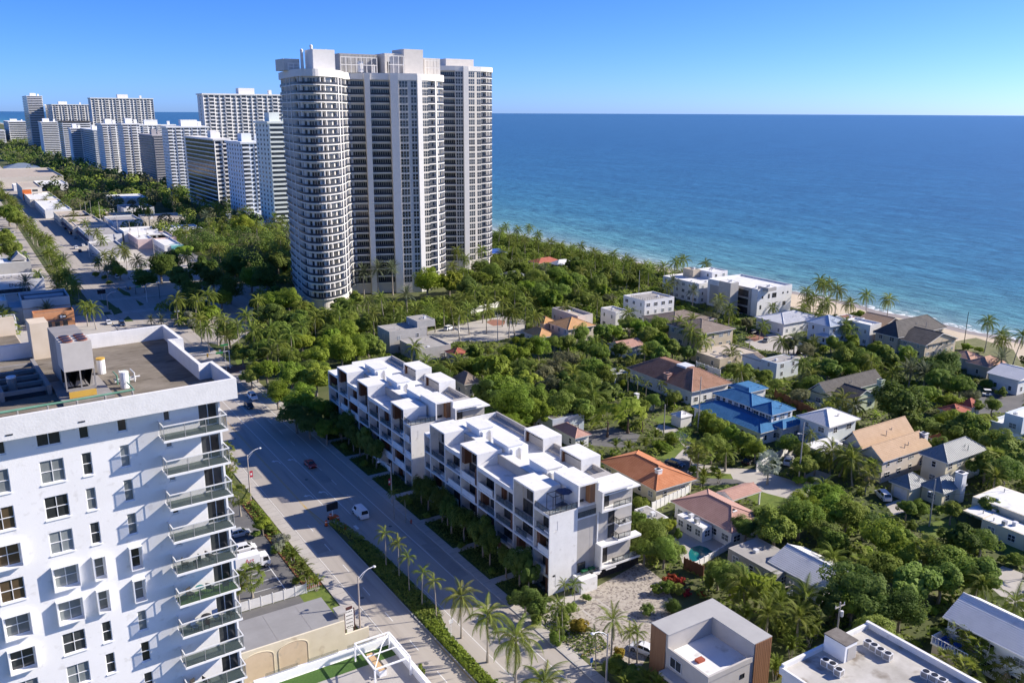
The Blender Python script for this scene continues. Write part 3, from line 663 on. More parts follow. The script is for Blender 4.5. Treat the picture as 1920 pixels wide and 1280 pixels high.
    MB().box(ex - .3, ex, 7.2, Y(v1), 14.56, 15.9).box(ex - 1.5, ex - .31, 7.2, Y(v1), 14.56, 15.0).obj('east_parapet', MTHG, T)
    MB().box(6.5, ex - .31, Y(v1) - .3, Y(v1) - .02, 14.56, 15.8).obj('north_parapet', MTHW, T)
    for a_, b2 in ebx:
        n_, s_ = Y(a_), Y(b2)
        MB().box(ex - 2.7, ex + 1.6, s_, n_, 17.0, 17.25).box(ex - 2.7, ex + 1.6, n_ - .25, n_, 14.57, 17.0).box(ex - 2.7, ex + 1.6, s_, s_ + .25, 14.57, 17.0).box(ex + 1.4, ex + 1.6, s_ + .25, n_ - .25, 15, 17.0).obj('roof_frame', MTHW, T)
        MB().box(ex - 1.9, ex - 1.7, s_ + .26, n_ - .26, 14.57, 16.2).obj('terrace_wall', MTHG, T)
        MB().box(ex - 2.4, ex - .4, n_ - .5, n_ - .27, 14.57, 16.98).obj('wood_panel', MWOOD(), T)
    # stair penthouses with louvred closets
    for a_, b2 in pent:
        n_, s_ = Y(a_), Y(b2); x0 = 5.9; x1 = 9.2
        MB().box(x0, x1, s_, n_, 14.56, 17.9).obj('stair_house', MWC(), T)
        MB().box(x0 - .12, x1 + .12, s_ - .12, n_ + .12, 17.9, 18.05).obj('stair_house_roof', MROOFW(), T)
        MB().box(x1 + .01, x1 + 1.5, s_ + .6, n_ - .4, 14.56, 17.2).obj('closet', MWC(), T)
        for q in range(2): MB().box(x0 + .5 + q * 1.9, x0 + 1.2 + q * 1.9, s_ - .62, s_ - .01, 15.0, 17.4).obj('duct_box', MWC(), T)
        MB().box(x0 - .08, x0 - .005, s_ + .9, s_ + 1.7, 15.3, 16.2).obj('vent', MBLK(), T)
        MB().cyl((x0 + 1.2, s_ - 1.2, 14.57), (x0 + 1.2, s_ - 1.2, 14.62), 1.35, 1.35, 20).obj('round_mat', MTHI, T)
        for q in range(6): MB().box(x0 - 1.2, x0 - 1.0, s_ + q * .8, s_ + .2 + q * .8, 14.56, 14.75).obj('roof_vent', MGALV(), T)
    # south end
    sx = X(80.45) if W > 74.3 else X(79.9)
    hs_ = [(.8, 1.65, 11.5, 13.2), (.8, 1.4, 1.2, 3.6)]
    m = MB(); wall_holes(m, (0, -.03, 0), (1, 0, 0), sx, 14.55, hs_, .5, (0, -1, 0)); m.obj('end_wall', MTHW, T)
    MB().box(.8, 1.65, .3, .44, 11.5, 13.2).box(.8, 1.4, .3, .44, 1.2, 3.6).obj('slot_recess', MWOOD(), T)
    MB().box(-.04, sx, -.04, .0, 14.3, 14.56).obj('end_coping', MTHW, T)
    railing(T, .05, Y(P[-2]) - .2, 14.56, Y(P[-2]) - .25, 'W'); railing(T, .1, .05, 14.56, sx - .2, 'S')
    # tall stair frame open to the south
    x0, x1 = sx, sx + 4.15; zt = 18.5
    MB().box(x0, x1, -.05, 7, zt - .3, zt).box(x0, x0 + .3, -.05, 7, 14.57, zt - .3).box(x1 - .3, x1, -.05, 7, 12.6, zt - .3).obj('stair_frame', MTHW, T)
    MB().box(x1 - 1.35, x1 - .31, .4, 2.2, 12.6, zt - .31).obj('wood_panel', MWOOD2(), T)
    MB().box(x0 + .31, x1 - 1.36, 1.6, 1.8, 12.6, zt - .31).obj('recess_wall', MTHG, T)
    window(T, x0 + .4, 1.5, 12.62, 1.9, 2.4, 2, 1, 'S', fr=MBLK(), glass=MBRN, name='glass_door')
    MB().box(x0, x1, -.06, 1.6, 12.3, 12.58).obj('balcony_slab', MTHW, T); railing(T, x0 + .1, -.02, 12.58, x1 - x0 - .4, 'S')
    MB().box(x0 + .01, x0 + 2.6, -.02, -.005, 2.3, 12.3).obj('grey_panel', MTHG, T); MB().box(x0 + 2.61, x1 - .01, -.03, -.005, 2.3, 12.3).obj('pale_panel', MTHI, T)
    MB().box(x1 - .12, x1 + .12, -.25, -.04, 2, 18.2).obj('fin', MTHW, T)
    MB().box(x0, x1, -1.3, -.05, 1.7, 2.0).obj('balcony_slab', MTHW, T); railing(T, x0 + .05, -1.28, 2.0, x1 - x0 - .1, 'S')
    window(T, x0 + .2, -.09, 2.05, 1.6, 2.2, 2, 1, 'S', fr=MBLK(), glass=MBRN, name='glass_door')
    # east part with projecting white picture frames
    MB().box(x1 + .01, X(E), -.04, -.005, 2.6, 14.5).obj('grey_wall', MTHG, T)
    MB().box(x1 + .13, X(E), -.05, 7.2, 14.56, 15.9).obj('roof_block', MTHI, T)
    MB().box(x1 + .5, X(E) + .8, -1.2, 5, 16.0, 16.2).obj('canopy', MTHW, T)
    def frame(xa, xb, za, zb, dep):
        MB().box(xa, xb, -dep, -.05, zb - .35, zb).box(xa, xb, -dep, -.05, za, za + .35).box(xa, xa + .35, -dep, -.05, za + .35, zb - .35).obj('picture_frame', MTHW, T)
        MB().box(xa + .36, xb - 1.4, -.3, -.06, za + .36, zb - .36).obj('frame_back', MTHI, T)
        window(T, xa + .5, -.42, za + .4, 1.9, zb - za - .8, 2, 1, 'S', fr=MBLK(), glass=MBRN, name='glass_door')
        railing(T, xa + 2.6, -dep + .1, za + .36, xb - xa - 2.7, 'S')
    frame(x1 - .3, x1 + 6.2, 13.2, 17.0, 1.6); frame(x1 - .3, x1 + 8.6, 2.7, 7.1, 1.7)
    for z in (10.0, 7.3):
        MB().box(x1 + 3.6, x1 + 6.4, -1.5, -.05, z - .28, z).obj('balcony_slab', MTHW, T); railing(T, x1 + 3.7, -1.45, z, 2.6, 'S'); railing(T, x1 + 3.62, -.1, z, 1.3, 'W')
        window(T, x1 + 2.4, -.1, z, 1.3, 2.3, 1, 1, 'S', fr=MBLK(), glass=MBRN, name='glass_door')
    MB().box(sx + .3, X(E) + 1.2, -.02, .0, .01, 2.55).obj('garage_wall', MTHB, T)
    for i in range(5): MB().box(sx + 4 + i * 2, sx + 5.8 + i * 2, -.06, -.025, .2, 2.3).obj('garage_panel', mat('dark_bronze_panel', (.03, .028, .028), (.05, .047, .045), .5, 2), T)
    for xa in (x0 + 2, x0 + 5.2): MB().box(xa, xa + 2.2, -1.6, -.07, 2.2, 2.5).obj('slim_canopy', MTHW, T)
    return T
TB = townhouse(74.7, 92.2, [149.8, 147.2, 141, 134.7, 128.3, 122.1, 115.9, 109.6, 105], [(147.2, 140.9), (134.8, 128.2), (116, 109.5)], [(135, 128.2), (122.8, 116)], [(142.6, 137.6), (132.3, 126.8), (119.8, 114.2)], 'nearer white modern townhouse row with wood panels and roof frames, along the east sidewalk', 1, True)
TA = townhouse(74.0, 91.9, [202, 195.4, 189.2, 183, 176.8, 170.9, 164.3, 158, 154.6], [(195.5, 189.1), (183.1, 176.7), (164.4, 157.9)], [(189.6, 182.6), (178, 170.5)], [(192, 186), (179.4, 173.4), (168.4, 162)], 'farther white modern townhouse row, the one up the road behind its twin', 3, False)
land(83, 127, 9, 'the nearer townhouse row'); land(83, 178, 9, 'the farther townhouse row')
MB().box(79.6, 83.0, 102.4, 104.9, 0, 2.5).obj('entry_block', MTHW, None)
o_ = bpy.data.objects['entry_block']; tag(o_, 'low white block with flat top at the south foot of the nearer townhouse row', 'annexe')
o_.name = 'entrance_annexe'
# roof deck furniture of the near row
MUMB = mat('navy_parasol_cloth', (.05, .06, .10), (.08, .09, .15), .8, 2); MTAN = mat('tan_cloth', (.50, .33, .16), (.58, .40, .22), .85, 2)
pg = thing('roof_parasol', 'navy and tan parasol on the roof deck of the nearer townhouse row', 'parasol', (79.2, 107.4, 14.56))
MB().cyl((0, 0, 0), (0, 0, 2.5), .05, .05, 6).obj('pole', MBLK(), pg)
m = MB()
for i in range(8):
    a, b2 = 2 * math.pi * i / 8, 2 * math.pi * (i + 1) / 8
    m.poly([(0, 0, 2.9), (1.5 * math.cos(a), 1.5 * math.sin(a), 2.35), (1.5 * math.cos(b2), 1.5 * math.sin(b2), 2.35)])
m.obj('canopy', MUMB, pg)
pgo = thing('roof_pergola', 'thin black steel pergola frame on the roof deck beside the parasol', 'pergola', (76.9, 106.6, 14.56))
for x in (-.9, .9):
    for y in (-.7, 1.1): MB().box(x - .04, x + .04, y - .04, y + .04, 0, 2.6).obj('post', MBLK(), pgo)
MB().box(-.94, .94, -.74, -.66, 2.6, 2.7).box(-.94, .94, 1.06, 1.14, 2.6, 2.7).box(-.94, -.86, -.66, 1.06, 2.6, 2.7).box(.86, .94, -.66, 1.06, 2.6, 2.7).obj('top_frame', MBLK(), pgo)
def sofa(x, y, z, rz, m_, lab, L_=1.9):
    s_ = thing('outdoor_sofa', lab, 'sofa', (x, y, z), rz)
    MB().box(-L_ / 2, L_ / 2, -.4, .4, .05, .42).obj('seat', m_, s_); MB().box(-L_ / 2, L_ / 2, .42, .58, .05, .8).obj('backrest', m_, s_)
    for sx in (-1, 1): MB().box(sx * L_ / 2 - .06 * (1 + sx), sx * L_ / 2 + .06 * (1 - sx), -.4, .4, .42, .62).obj('armrest', m_, s_)
MSOF = mat('pale_upholstery', (.42, .40, .37), (.5, .48, .45), .9, 4)
sofa(78.2, 106.4, 14.56, .2, mat('slate_upholstery', (.12, .13, .15), (.17, .18, .2), .9, 4), 'slate outdoor sofa under the parasol on the near townhouse roof deck')
sofa(78.0, 157.0, 14.56, 2.6, MSOF, 'pale outdoor sofa on the roof deck of the farther townhouse row')
for i, (x, y) in enumerate(((81.6, 104.3), (83.1, 104.2))):
    bn = thing('green_bin', ('left' if i == 0 else 'right') + ' one of two green lidded bins on the low townhouse balcony', 'bin', (x, y, 2.0), 0, 'green bins on the low balcony')
    MB().box(-.5, .5, -.35, .35, 0, 1.0).obj('body', mat('green_plastic', (.02, .12, .05), (.03, .17, .07), .5, 2), bn); MB().box(-.53, .53, -.38, .38, 1.0, 1.12).obj('lid', mat('green_plastic'), bn)
for i, (x, y) in enumerate(((84.9, 103.9), (87.5, 103.7), (89.3, 103.6))):
    seat(x, y, (13.56 if i == 0 else (3.06 if i == 1 else 10.0)), 1 + i, MDF, ['dark chair on the top white-framed balcony of the near townhouse end', 'dark chair in the lowest white-framed balcony of the near townhouse end', 'dark chair on the upper small glass balcony of the near townhouse end'][i], 0, 'patio_chair', 'chairs on the townhouse end balconies')
# ================================================================= CURVED TOWERS
def onv(px, py, v):
    d = ray(px, py); t = v / d[1]; return d[0] * t, H + t * d[2]
def onu(px, py, u):
    d = ray(px, py); t = u / d[0]; return d[1] * t, H + t * d[2]
def catmull(P, k=4):
    out = []; Q = [P[0]] + P + [P[-1]]
    for i in range(1, len(Q) - 2):
        p0, p1, p2, p3 = Q[i - 1:i + 3]
        for j in range(k):
            t = j / k
            out.append(tuple(.5 * (2 * p1[a] + (p2[a] - p0[a]) * t + (2 * p0[a] - 5 * p1[a] + 4 * p2[a] - p3[a]) * t * t + (3 * p1[a] - p0[a] - 3 * p2[a] + p3[a]) * t ** 3) for a in (0, 1)))
    return out + [P[-1]]
def inset(P, d):  # path runs so that the building lies on its left
    o = []
    for i in range(len(P)):
        a = P[max(0, i - 1)]; b = P[min(len(P) - 1, i + 1)]; dx, dy = b[0] - a[0], b[1] - a[1]; l = math.hypot(dx, dy)
        o.append((P[i][0] - dy / l * d, P[i][1] + dx / l * d))
    return o
MTW = mat('tower_cream', (.58, .545, .485), (.64, .60, .54), .75, .4)
MTWW = mat('tower_pale_concrete', (.70, .675, .63), (.76, .735, .69), .75, .6)
MTRL = mat('tower_dark_railing_glass', (.026, .031, .042), (.06, .066, .085), .4, .25, spec=.2)
def along(P, step, off=0):
    """points and unit tangents every step metres"""
    L_ = 0; out = []; nx = off
    for a, b in zip(P, P[1:]):
        l = math.hypot(b[0] - a[0], b[1] - a[1])
        while nx <= L_ + l:
            t = (nx - L_) / l; out.append((a[0] + (b[0] - a[0]) * t, a[1] + (b[1] - a[1]) * t, (b[0] - a[0]) / l, (b[1] - a[1]) / l)); nx += step
        L_ += l
    return out
def obox(mb, x, y, tx, ty, w_, d0, d1, z0, z1, m=0):
    """box centred at x,y, w_ wide along tangent, from depth d0 to d1 inward (left of tangent)"""
    nx, ny = -ty, tx; h = w_ / 2
    p = [(x - tx * h + nx * d0, y - ty * h + ny * d0), (x + tx * h + nx * d0, y + ty * h + ny * d0), (x + tx * h + nx * d1, y + ty * h + ny * d1), (x - tx * h + nx * d1, y - ty * h + ny * d1)]
    mb.prism(p, z0, z1, m)
def tower(label, segs, back, nf, z0, fh, zcrown, phrase, fins=()):
    cx, cy = segs[0][1][0]
    T = thing('curved_tower', label, 'condo tower', (cx, cy, 0)); land(sum(p[0] for s in segs for p in s[1]) / sum(len(s[1]) for s in segs), sum(p[1] for s in segs for p in s[1]) / sum(len(s[1]) for s in segs), 45, phrase)
    rel = lambda P: [(p[0] - cx, p[1] - cy) for p in P]
    core = []; outl = []
    SLB = []; win = MB(); mul = MB()
    rs = random.Random(5)
    for typ, pts in segs:
        P = rel(pts); 
        if typ in 'BC': P = catmull(P, 5) if len(P) > 2 else P
        outl += P
        if typ in 'BC':
            I = inset(P, 1.25); core += I; slab = MB(); rail = MB(); SLB.append((slab, rail))
            for i in range(len(P) - 1):
                slab.prism([P[i], P[i + 1], I[i + 1], I[i]], 0, .38); 
                J = inset(P, .12); rail.prism([P[i], P[i + 1], J[i + 1], J[i]], .38, 1.22)
            for q, (x, y, tx, ty) in enumerate(along(I, 1.02 if typ == 'B' else .95, .6)):
                if typ == 'B' and q % 9 in (4, 6): obox(mul, x, y, tx, ty, .35, -1.17, -.02, .38, fh)
                if typ == 'B' and q % 4 == 0 : continue
                obox(win, x, y, tx, ty, .84, -.06, .05, .45, 2.6)
        elif typ == 'D':
            I = P; core += P
            for q, (x, y, tx, ty) in enumerate(along(P, 1.25, .9)):
                if q in (3, 6, 9): continue
                obox(win, x, y, tx, ty, .95, -.06, .05, .35, 1.45); obox(win, x, y, tx, ty, .95, -.06, .05, 1.6, 2.75)
        else:  # pier
            core += P
    wall = MB(); bk = rel(back)
    wall.prism(core + bk, 0, z0 + nf * fh + 1); wall.obj('wall', MTW, T)
    for typ, pts in segs:
        if typ == 'P':
            P = rel(pts); I = inset(P, 3); m = MB(); m.prism([P[0], P[1], I[1], I[0]][:4], 0, z0 + nf * fh + 2); 
            J = inset(P, -.35); m2 = MB().prism([J[0], J[1], I[1], I[0]], 0, z0 + nf * fh + 2); m2.obj('pier', MTWW, T)
    for fx, fy in fins:
        B_ = min(((math.hypot(a[0] - fx + cx, a[1] - fy + cy), i) for i, a in enumerate(outl)))[1]; a, b2 = outl[B_ - 1], outl[min(B_ + 1, len(outl) - 1)]; l = math.hypot(b2[0] - a[0], b2[1] - a[1]); m = MB(); obox(m, *outl[B_], (b2[0] - a[0]) / l, (b2[1] - a[1]) / l, 1.0, -.15, 1.2, z0, z0 + nf * fh); m.obj('pier', MTWW, T)
    MSR = [(a.mesh('floor_slab', MTWW), b2.mesh('railing', MTRL)) for a, b2 in SLB]; mw, mm = win.mesh('window_row', MGL()), mul.mesh('mullion_row', MTWW)
    for k in range(nf):
        z = z0 + k * fh
        [(inst(a, 'floor_slab', T, (0, 0, z)), inst(b2, 'railing', T, (0, 0, z))) for a, b2 in MSR]; inst(mw, 'window_row', T, (0, 0, z), kind='stuff')
        if len(mm.polygons): inst(mm, 'mullion_row', T, (0, 0, z), kind='stuff')
    zt = z0 + nf * fh
    cr = MB(); O = inset(outl, -.3); cr.prism(O + bk, zt, zcrown); cr.obj('crown', MTWW, T)
    return T, (cx, cy), zcrown
T1, c1, zc = tower('big wavy cream condo tower with dark balcony bands, the nearer and wider of the two', [('B', [(123.0, 376), (120.4, 364), (118.2, 350), (116.4, 337), (117.3, 330.6), (121.2, 328.0), (126.9, 329.8), (132, 334), (137, 341.5), (141.5, 349.5), (145, 352)]), ('C', [(145, 352), (150.2, 350.2)]), ('P', [(150.2, 349.2), (152.3, 348.4)]), ('C', [(152.3, 349.4), (160.2, 346.6)]), ('P', [(160.2, 345.6), (163.4, 344.6)]), ('D', [(163.4, 344.6), (171.2, 342.6)]), ('P', [(171.2, 342.6), (173.6, 343.0)]), ('D', [(173.6, 343.6), (177.2, 344.4)]), ('B', [(177.2, 344.6), (182, 346.4), (187.5, 350.5), (191.6, 357.5), (193, 364), (191, 371)])], [(188, 378), (170, 382), (150, 384), (130, 382)], 27, 4.5, 3.2, 93.6, 'the big wavy tower', ((118.9, 354.5), (118.0, 348.5), (133.2, 335.8), (136.2, 340.2), (182, 346.6)))
T2, c2, zc2 = tower('second cream condo tower partly hidden behind the big wavy tower, beside the ocean', [('C', [(196, 387), (211.5, 382.4)]), ('D', [(211.5, 382.4), (215.5, 381.4)]), ('P', [(215.5, 381.2), (218.2, 381)]), ('D', [(218.2, 381.4), (226, 382.2)]), ('B', [(225.5, 382.2), (231.5, 384), (236.2, 388.5), (239, 395), (238.5, 403)])], [(235, 412), (215, 418), (198, 416)], 29, 4.5, 3.2, 99.5, 'the second cream tower')
MMECH = mat('rooftop_beige', (.60, .56, .50), (.67, .63, .57), .8, .5)
MLOUV = mat('grey_louvre', (.30, .29, .275), (.38, .37, .35), .6, .8)
def roofbox(T, c, name, px0, px1, pyt, v, dep, zb, m, lou=False):
    u0, zt = onv(px0, pyt, v); u1, _ = onv(px1, pyt, v)
    o = MB().box(u0 - c[0], u1 - c[0], v - c[1], v - c[1] + dep, zb, zt).obj(name, m, T)
    if lou:
        n = max(2, int((u1 - u0) / 1.6)); hh = (zt - zb - .4) / 2
        for i in range(n):
            for j in range(2): MB().box(u0 - c[0] + .25 + i * (u1 - u0 - .3) / n, u0 - c[0] + (i + 1) * (u1 - u0 - .3) / n, v - c[1] - .08, v - c[1] - .003, zb + .2 + j * hh, zb + (j + 1) * hh).obj('louvre', MMECH if lou == 2 else MLOUV, o)
    return o
for a in (('plant_room', 531, 561, 110, 348, 10, MMECH), ('plant_room', 586, 627, 92, 338, 9, MTWW), ('plant_room', 721, 757, 100, 354, 10, MMECH), ('plant_room', 757, 793, 92, 352, 12, MMECH)):
    roofbox(T1, c1, a[0], a[1], a[2], a[3], a[4], a[5], 93.6, a[6])
roofbox(T1, c1, 'cooling_plant', 636, 707, 100, 358, 9, 93.6, MLOUV, 1); roofbox(T1, c1, 'plant_room', 794, 825, 109, 360, 9, 93.6, MMECH, 2)
for x, y, z, w_, h_ in ((14, -16, 95.5, 2, 1.6), (30, -14, 96, 2.2, 2.2), (44, -12, 96, 1.2, 2.6)): MB().box(x - 4, x - 4 + w_, y - 10, y - 9, z - 2, z + h_).obj('roof_unit', MALU(), T1)
roofbox(T2, c2, 'plant_room', 836, 888, 110, 394, 10, 99.5, MMECH)
for a, b2, pyt, v in ((638, 706, 106, 351), (728, 756, 104, 350), (797, 824, 113, 355), (540, 560, 118, 345)):
    u0, zt = onv(a, pyt, v); u1, _ = onv(b2, pyt, v); n = max(2, int((u1 - u0) / 2.2)); m = MB()
    for i in range(n + 1): x = u0 + (u1 - u0) * i / n - c1[0]; m.box(x - .12, x + .12, v - c1[1] - .12, v - c1[1] + .12, 93.6, zt)
    m.box(u0 - c1[0], u1 - c1[0], v - c1[1] - .13, v - c1[1] + .13, zt - .3, zt + .02).box(u0 - c1[0], u1 - c1[0], v - c1[1] - .13, v - c1[1] + .13, (zt + 93.6) / 2 - .15, (zt + 93.6) / 2 + .15); m.obj('roof_frame', MTWW, T1)
for px, pyt, v in ((565, 92, 346), (583, 84, 342), (611, 93, 344), (700, 122, 352)):
    u0, zt = onv(px, pyt, v); MB().cyl((u0 - c1[0], v - c1[1], 93.6), (u0 - c1[0], v - c1[1], zt - .6), .7, .55, 8).ball((u0 - c1[0], v - c1[1], zt - .6), .7).obj('flue', MTWW, T1)
# ================================================================= FAR CONDO BLOCKS
def condo(bx, by, xL, xR, ty, nf, label, W='win', Sf='band', cap=None, col=None, ph=True, seed=1, colw=None, phrase=None):
    u0, v0 = g(bx, by); v1 = None
    for it in range(400):
        v1 = v0 + 2 + it * 1.5
        if proj(u0, v1, 30)[0] < xL: break
    u1 = u0
    while proj(u1, v0, 30)[0] < xR and u1 < u0 + 120: u1 += .5
    # roof height
    z1 = 20.0
    while proj(u0, v0, z1)[1] > ty and z1 < 130: z1 += .25
    rs = random.Random(seed); col = col or mat('far_condo_white', (.78, .78, .77), (.82, .82, .81), .75, .3); cw = colw or col
    T = thing('condo_tower', label, 'condo tower', (u0, v0, 0)); a, b_ = u1 - u0, v1 - v0; fh = (z1 - 3) / nf
    if phrase: land(u0 + a / 2, v0, 30, phrase)
    MB().box(0, a, 0, b_, 0, z1, 0).obj('wall', col, T)
    bal = MB(); win = MB()
    for k in range(nf):
        z = 3 + k * fh
        if Sf == 'band':
            bal.box(.2, a - .1, -1.3, -.01, z - .1, z + 1.05); win.box(1.0, a - 1.0, -.09, -.012, z + 1.15, z + fh - .3)
        elif Sf == 'cols':
            n = max(2, int(a / 5.2)); w_ = a / n
            for i in range(n):
                if i % 3 == 1: bal.box(i * w_ + .3, (i + 1) * w_ - .3, -1.3, -.01, z - .1, z + 1.0); win.box(i * w_ + .5, (i + 1) * w_ - .5, -.09, -.012, z + 1.05, z + fh - .25)
                else: win.box(i * w_ + .9, (i + 1) * w_ - .9, -.09, -.012, z + .75, z + fh - .75)
        elif Sf == 'alt':
            n = max(2, int(a / 7)); w_ = a / n
            for i in range(n):
                bal.box(i * w_ + .2, i * w_ + w_ * .62, -1.5, -.01, z - .1, z + 1.0); win.box(i * w_ + .3, i * w_ + w_ * .6, -.09, -.012, z + 1.05, z + fh - .3); win.box(i * w_ + w_ * .72, i * w_ + w_ * .92, -.09, -.012, z + .8, z + fh - .6)
        n = max(1, int(b_ / 6)); w_ = b_ / n
        if W == 'band':
            bal.box(-1.3, -.01, .2, b_ - .2, z - .1, z + .95); win.box(-.09, -.012, .8, b_ - .8, z + 1.0, z + fh - .3)
        elif W == 'win':
            for i in range(n): win.box(-.09, -.012, i * w_ + w_ * .3, i * w_ + w_ * .62, z + .8, z + fh - .8)
        elif W == 'dark':
            bal.box(-1.3, -.01, .2, b_ - .2, z - .1, z + .6); [win.box(-.6, -.015, q * 5 + .6, q * 5 + 4.2, z + .7, z + fh - .4) for q in range(max(1, int(b_ / 5)))]
        elif W == 'slits':
            win.box(-.09, -.012, b_ * .44, b_ * .56, z + .9, z + fh - .6)
    if Sf == 'cols':
        for i in range(max(2, int(a / 5.2)) + 1): x = a * i / max(2, int(a / 5.2)); bal.box(x - .18, x + .18, -.9, -.01, 2, z1)
    if bal.f: bal.obj('balcony_band', cw, T, kind='stuff')
    win.obj('window_row', MDG() if 'dark curved' in label else mat('mint_glass', (.15, .19, .2), (.25, .29, .3), .25, .2) if W == 'dark' else mat('far_window_glass', (.05, .06, .07), (.12, .13, .14), .2, .15), T, kind='stuff')
    MB().box(-1.0, a + .8, -1.2, b_ + .8, z1, z1 + 1.3).obj('roof_cap', cap or col, T)
    if ph:
        p0 = rs.uniform(.1, .45) * a; MB().box(p0, p0 + min(a * .4, 16), b_ * .25, b_ * .25 + min(10, b_ * .5), z1 + 1.3, z1 + 7).obj('plant_room', col, T); MB().box(a * .8, a * .8 + 3, b_ * .3, b_ * .3 + 4, z1 + 1.3, z1 + 5.5).obj('lift_house', col, T)
    return T
MFG = mat('far_condo_cream', (.74, .72, .68), (.79, .77, .73), .75, .3); MFB = mat('far_condo_blue_white', (.70, .73, .76), (.75, .78, .80), .75, .3); MFGN = mat('far_condo_pale_green', (.66, .70, .65), (.71, .75, .70), .75, .3)
MCAPD = mat('dark_roof_cap', (.06, .05, .045), (.09, .075, .07), .8, .4)
condo(395, 358, 380, 545, 178, 26, 'broad cream slab condo with many window bays, tallest left of the wavy tower', 'slits', 'cols', col=MFG, seed=2, phrase='the broad cream slab condo')
condo(516, 433, 486, 556, 232, 22, 'pale green condo with stacked balconies, next to the wavy tower', 'win', 'band', col=MFGN, seed=3, phrase='the pale green condo')
condo(463, 414, 429, 502, 270, 17, 'blue-white condo with rounded balconies, second left of the wavy tower', 'win', 'alt', col=MFB, seed=4, phrase='the blue-white condo')
condo(412, 398, 352, 434, 264, 16, 'condo with long dark curved balcony bands on its street side', 'dark', 'cols', col=MFG, seed=5, phrase='the dark-banded condo')
condo(325, 367, 309, 395, 240, 20, 'white condo with balconies, right of the dark purple-grey balcony block', 'win', 'alt', seed=6, phrase='the white balcony condo')
condo(296, 346, 264, 312, 256, 18, 'dark purple-grey condo with full-width glazed balconies', 'dark', 'band', col=mat('far_condo_mauve', (.38, .36, .37), (.44, .42, .43), .75, .3), seed=7)
condo(268, 326, 261, 332, 236, 22, 'white condo roofs just behind the dark purple-grey block', 'win', 'cols', seed=8)
condo(240, 336, 225, 267, 234, 20, 'bright white condo left of the dark purple-grey block, grey side wall', 'win', 'alt', seed=9)
condo(201, 324, 186, 226, 234, 20, 'bright white condo, third from left of the tall white balcony stack blocks', 'win', 'alt', seed=10)
condo(183, 317, 156, 193, 245, 17, 'grey glazed balcony condo with a narrow white sunny end', 'dark', 'alt', seed=11)
condo(140, 309, 131, 155, 242, 17, 'narrow white condo with blank shaded side and banded balconies', 'none', 'band', seed=12)
condo(125, 302, 113, 173, 229, 18, 'condo with a dark brown roof cap above white bands', 'band', 'band', cap=MCAPD, seed=13, ph=False)
condo(85, 290, 75, 112, 230, 17, 'white condo with a blank pale end wall and slit windows', 'none', 'band', seed=14)
condo(183, 300, 174, 294, 185, 26, 'wide cream slab condo with overhanging roof cap, rising behind the white blocks', 'slits', 'cols', col=MFG, seed=15, phrase='the wide cream slab condo')
condo(108, 282, 91, 174, 197, 22, 'cream condo with tall vertical window strips at far left', 'win', 'cols', col=MFG, seed=16)
condo(63, 279, 51, 88, 181, 30, 'slim tall grey-white tower at far left with banded balconies', 'band', 'band', seed=17)
condo(21, 266, 8, 52, 229, 10, 'low white banded block farthest left by the sea', 'win', 'band', seed=18)
condo(-6, 268, -20, 9, 246, 7, 'low white apartment block cut by the left picture edge', 'win', 'band', seed=19, ph=False)
# low podiums at the feet of the near condos
for x0, y0, x1, y1, lab in ((430, 418, 512, 408, 'white podium terrace at the foot of the blue-white condo'), (478, 434, 533, 428, 'white podium below the pale green condo beside the wavy tower')):
    a = g(x0, y0); b_ = g(x1, y1); m = MB().box(0, max(8, b_[0] - a[0]), 0, 12, 0, 5).box(-.3, max(8, b_[0] - a[0]) + .3, -.3, 12, 5, 5.5); o = m.obj('podium', MFB, loc=(a[0], a[1], 0)); tag(o, lab, 'building')
# ================================================================= SHOPS ON THE AVENUE
def parbox(T, a, b_, h, mw_, mr_, ph=.7, t=.3, wname='wall'):
    m = MB(); m.box(0, a, 0, b_, 0, h); m.obj(wname, mw_, T)
    q = MB(); q.box(0, a, 0, t, h, h + ph).box(0, a, b_ - t, b_, h, h + ph).box(0, t, t, b_ - t, h, h + ph).box(a - t, a, t, b_ - t, h, h + ph); q.obj('parapet', mw_, T)
    MB().poly([(t, t, h + .03), (a - t, t, h + .03), (a - t, b_ - t, h + .03), (t, b_ - t, h + .03)]).obj('roof', mr_, T)
def acunit(x, y, z, lab, s=1.0, grp='air conditioners on the shop roofs', rz=0):
    T = thing('air_conditioner', lab, 'air conditioner', (x, y, z), rz, grp)
    MB().box(-.5 * s, .5 * s, -.5 * s, .5 * s, .12 * s, 1.0 * s).obj('casing', MALU(), T); MB().box(-.5 * s, .5 * s, -.5 * s, .5 * s, 0, .1 * s).obj('base', MCONC(), T)
    MB().cyl((0, 0, 1.0 * s), (0, 0, 1.04 * s), .42 * s, .42 * s, 14).obj('fan_grille', MBLK(), T)
    for i in range(4): a = i * math.pi / 2; MB().box(*( (-.505 * s, -.5 * s, -.4 * s, .4 * s) if i == 0 else (.5 * s, .505 * s, -.4 * s, .4 * s) if i == 1 else (-.4 * s, .4 * s, -.505 * s, -.5 * s) if i == 2 else (-.4 * s, .4 * s, .5 * s, .505 * s)), .2 * s, .9 * s).obj('coil_guard', MCHD, T)
    return T
MSH = mat('shop_cream', (.58, .53, .45), (.65, .60, .52), .8, .4); MSHT = mat('shop_tan_roof', (.40, .34, .28), (.48, .42, .35), .9, .2, wob=(.3, (.27, .23, .2), .6)); MSHG = mat('shop_grey_roof', (.30, .29, .28), (.40, .385, .37), .9, .15, wob=(.3, (.22, .21, .2), .6))
MAWN = mat('dark_awning', (.07, .055, .075), (.11, .09, .11), .8, .6); MPNK = mat('pale_pink_wall', (.58, .44, .42), (.64, .5, .48), .8, .5)
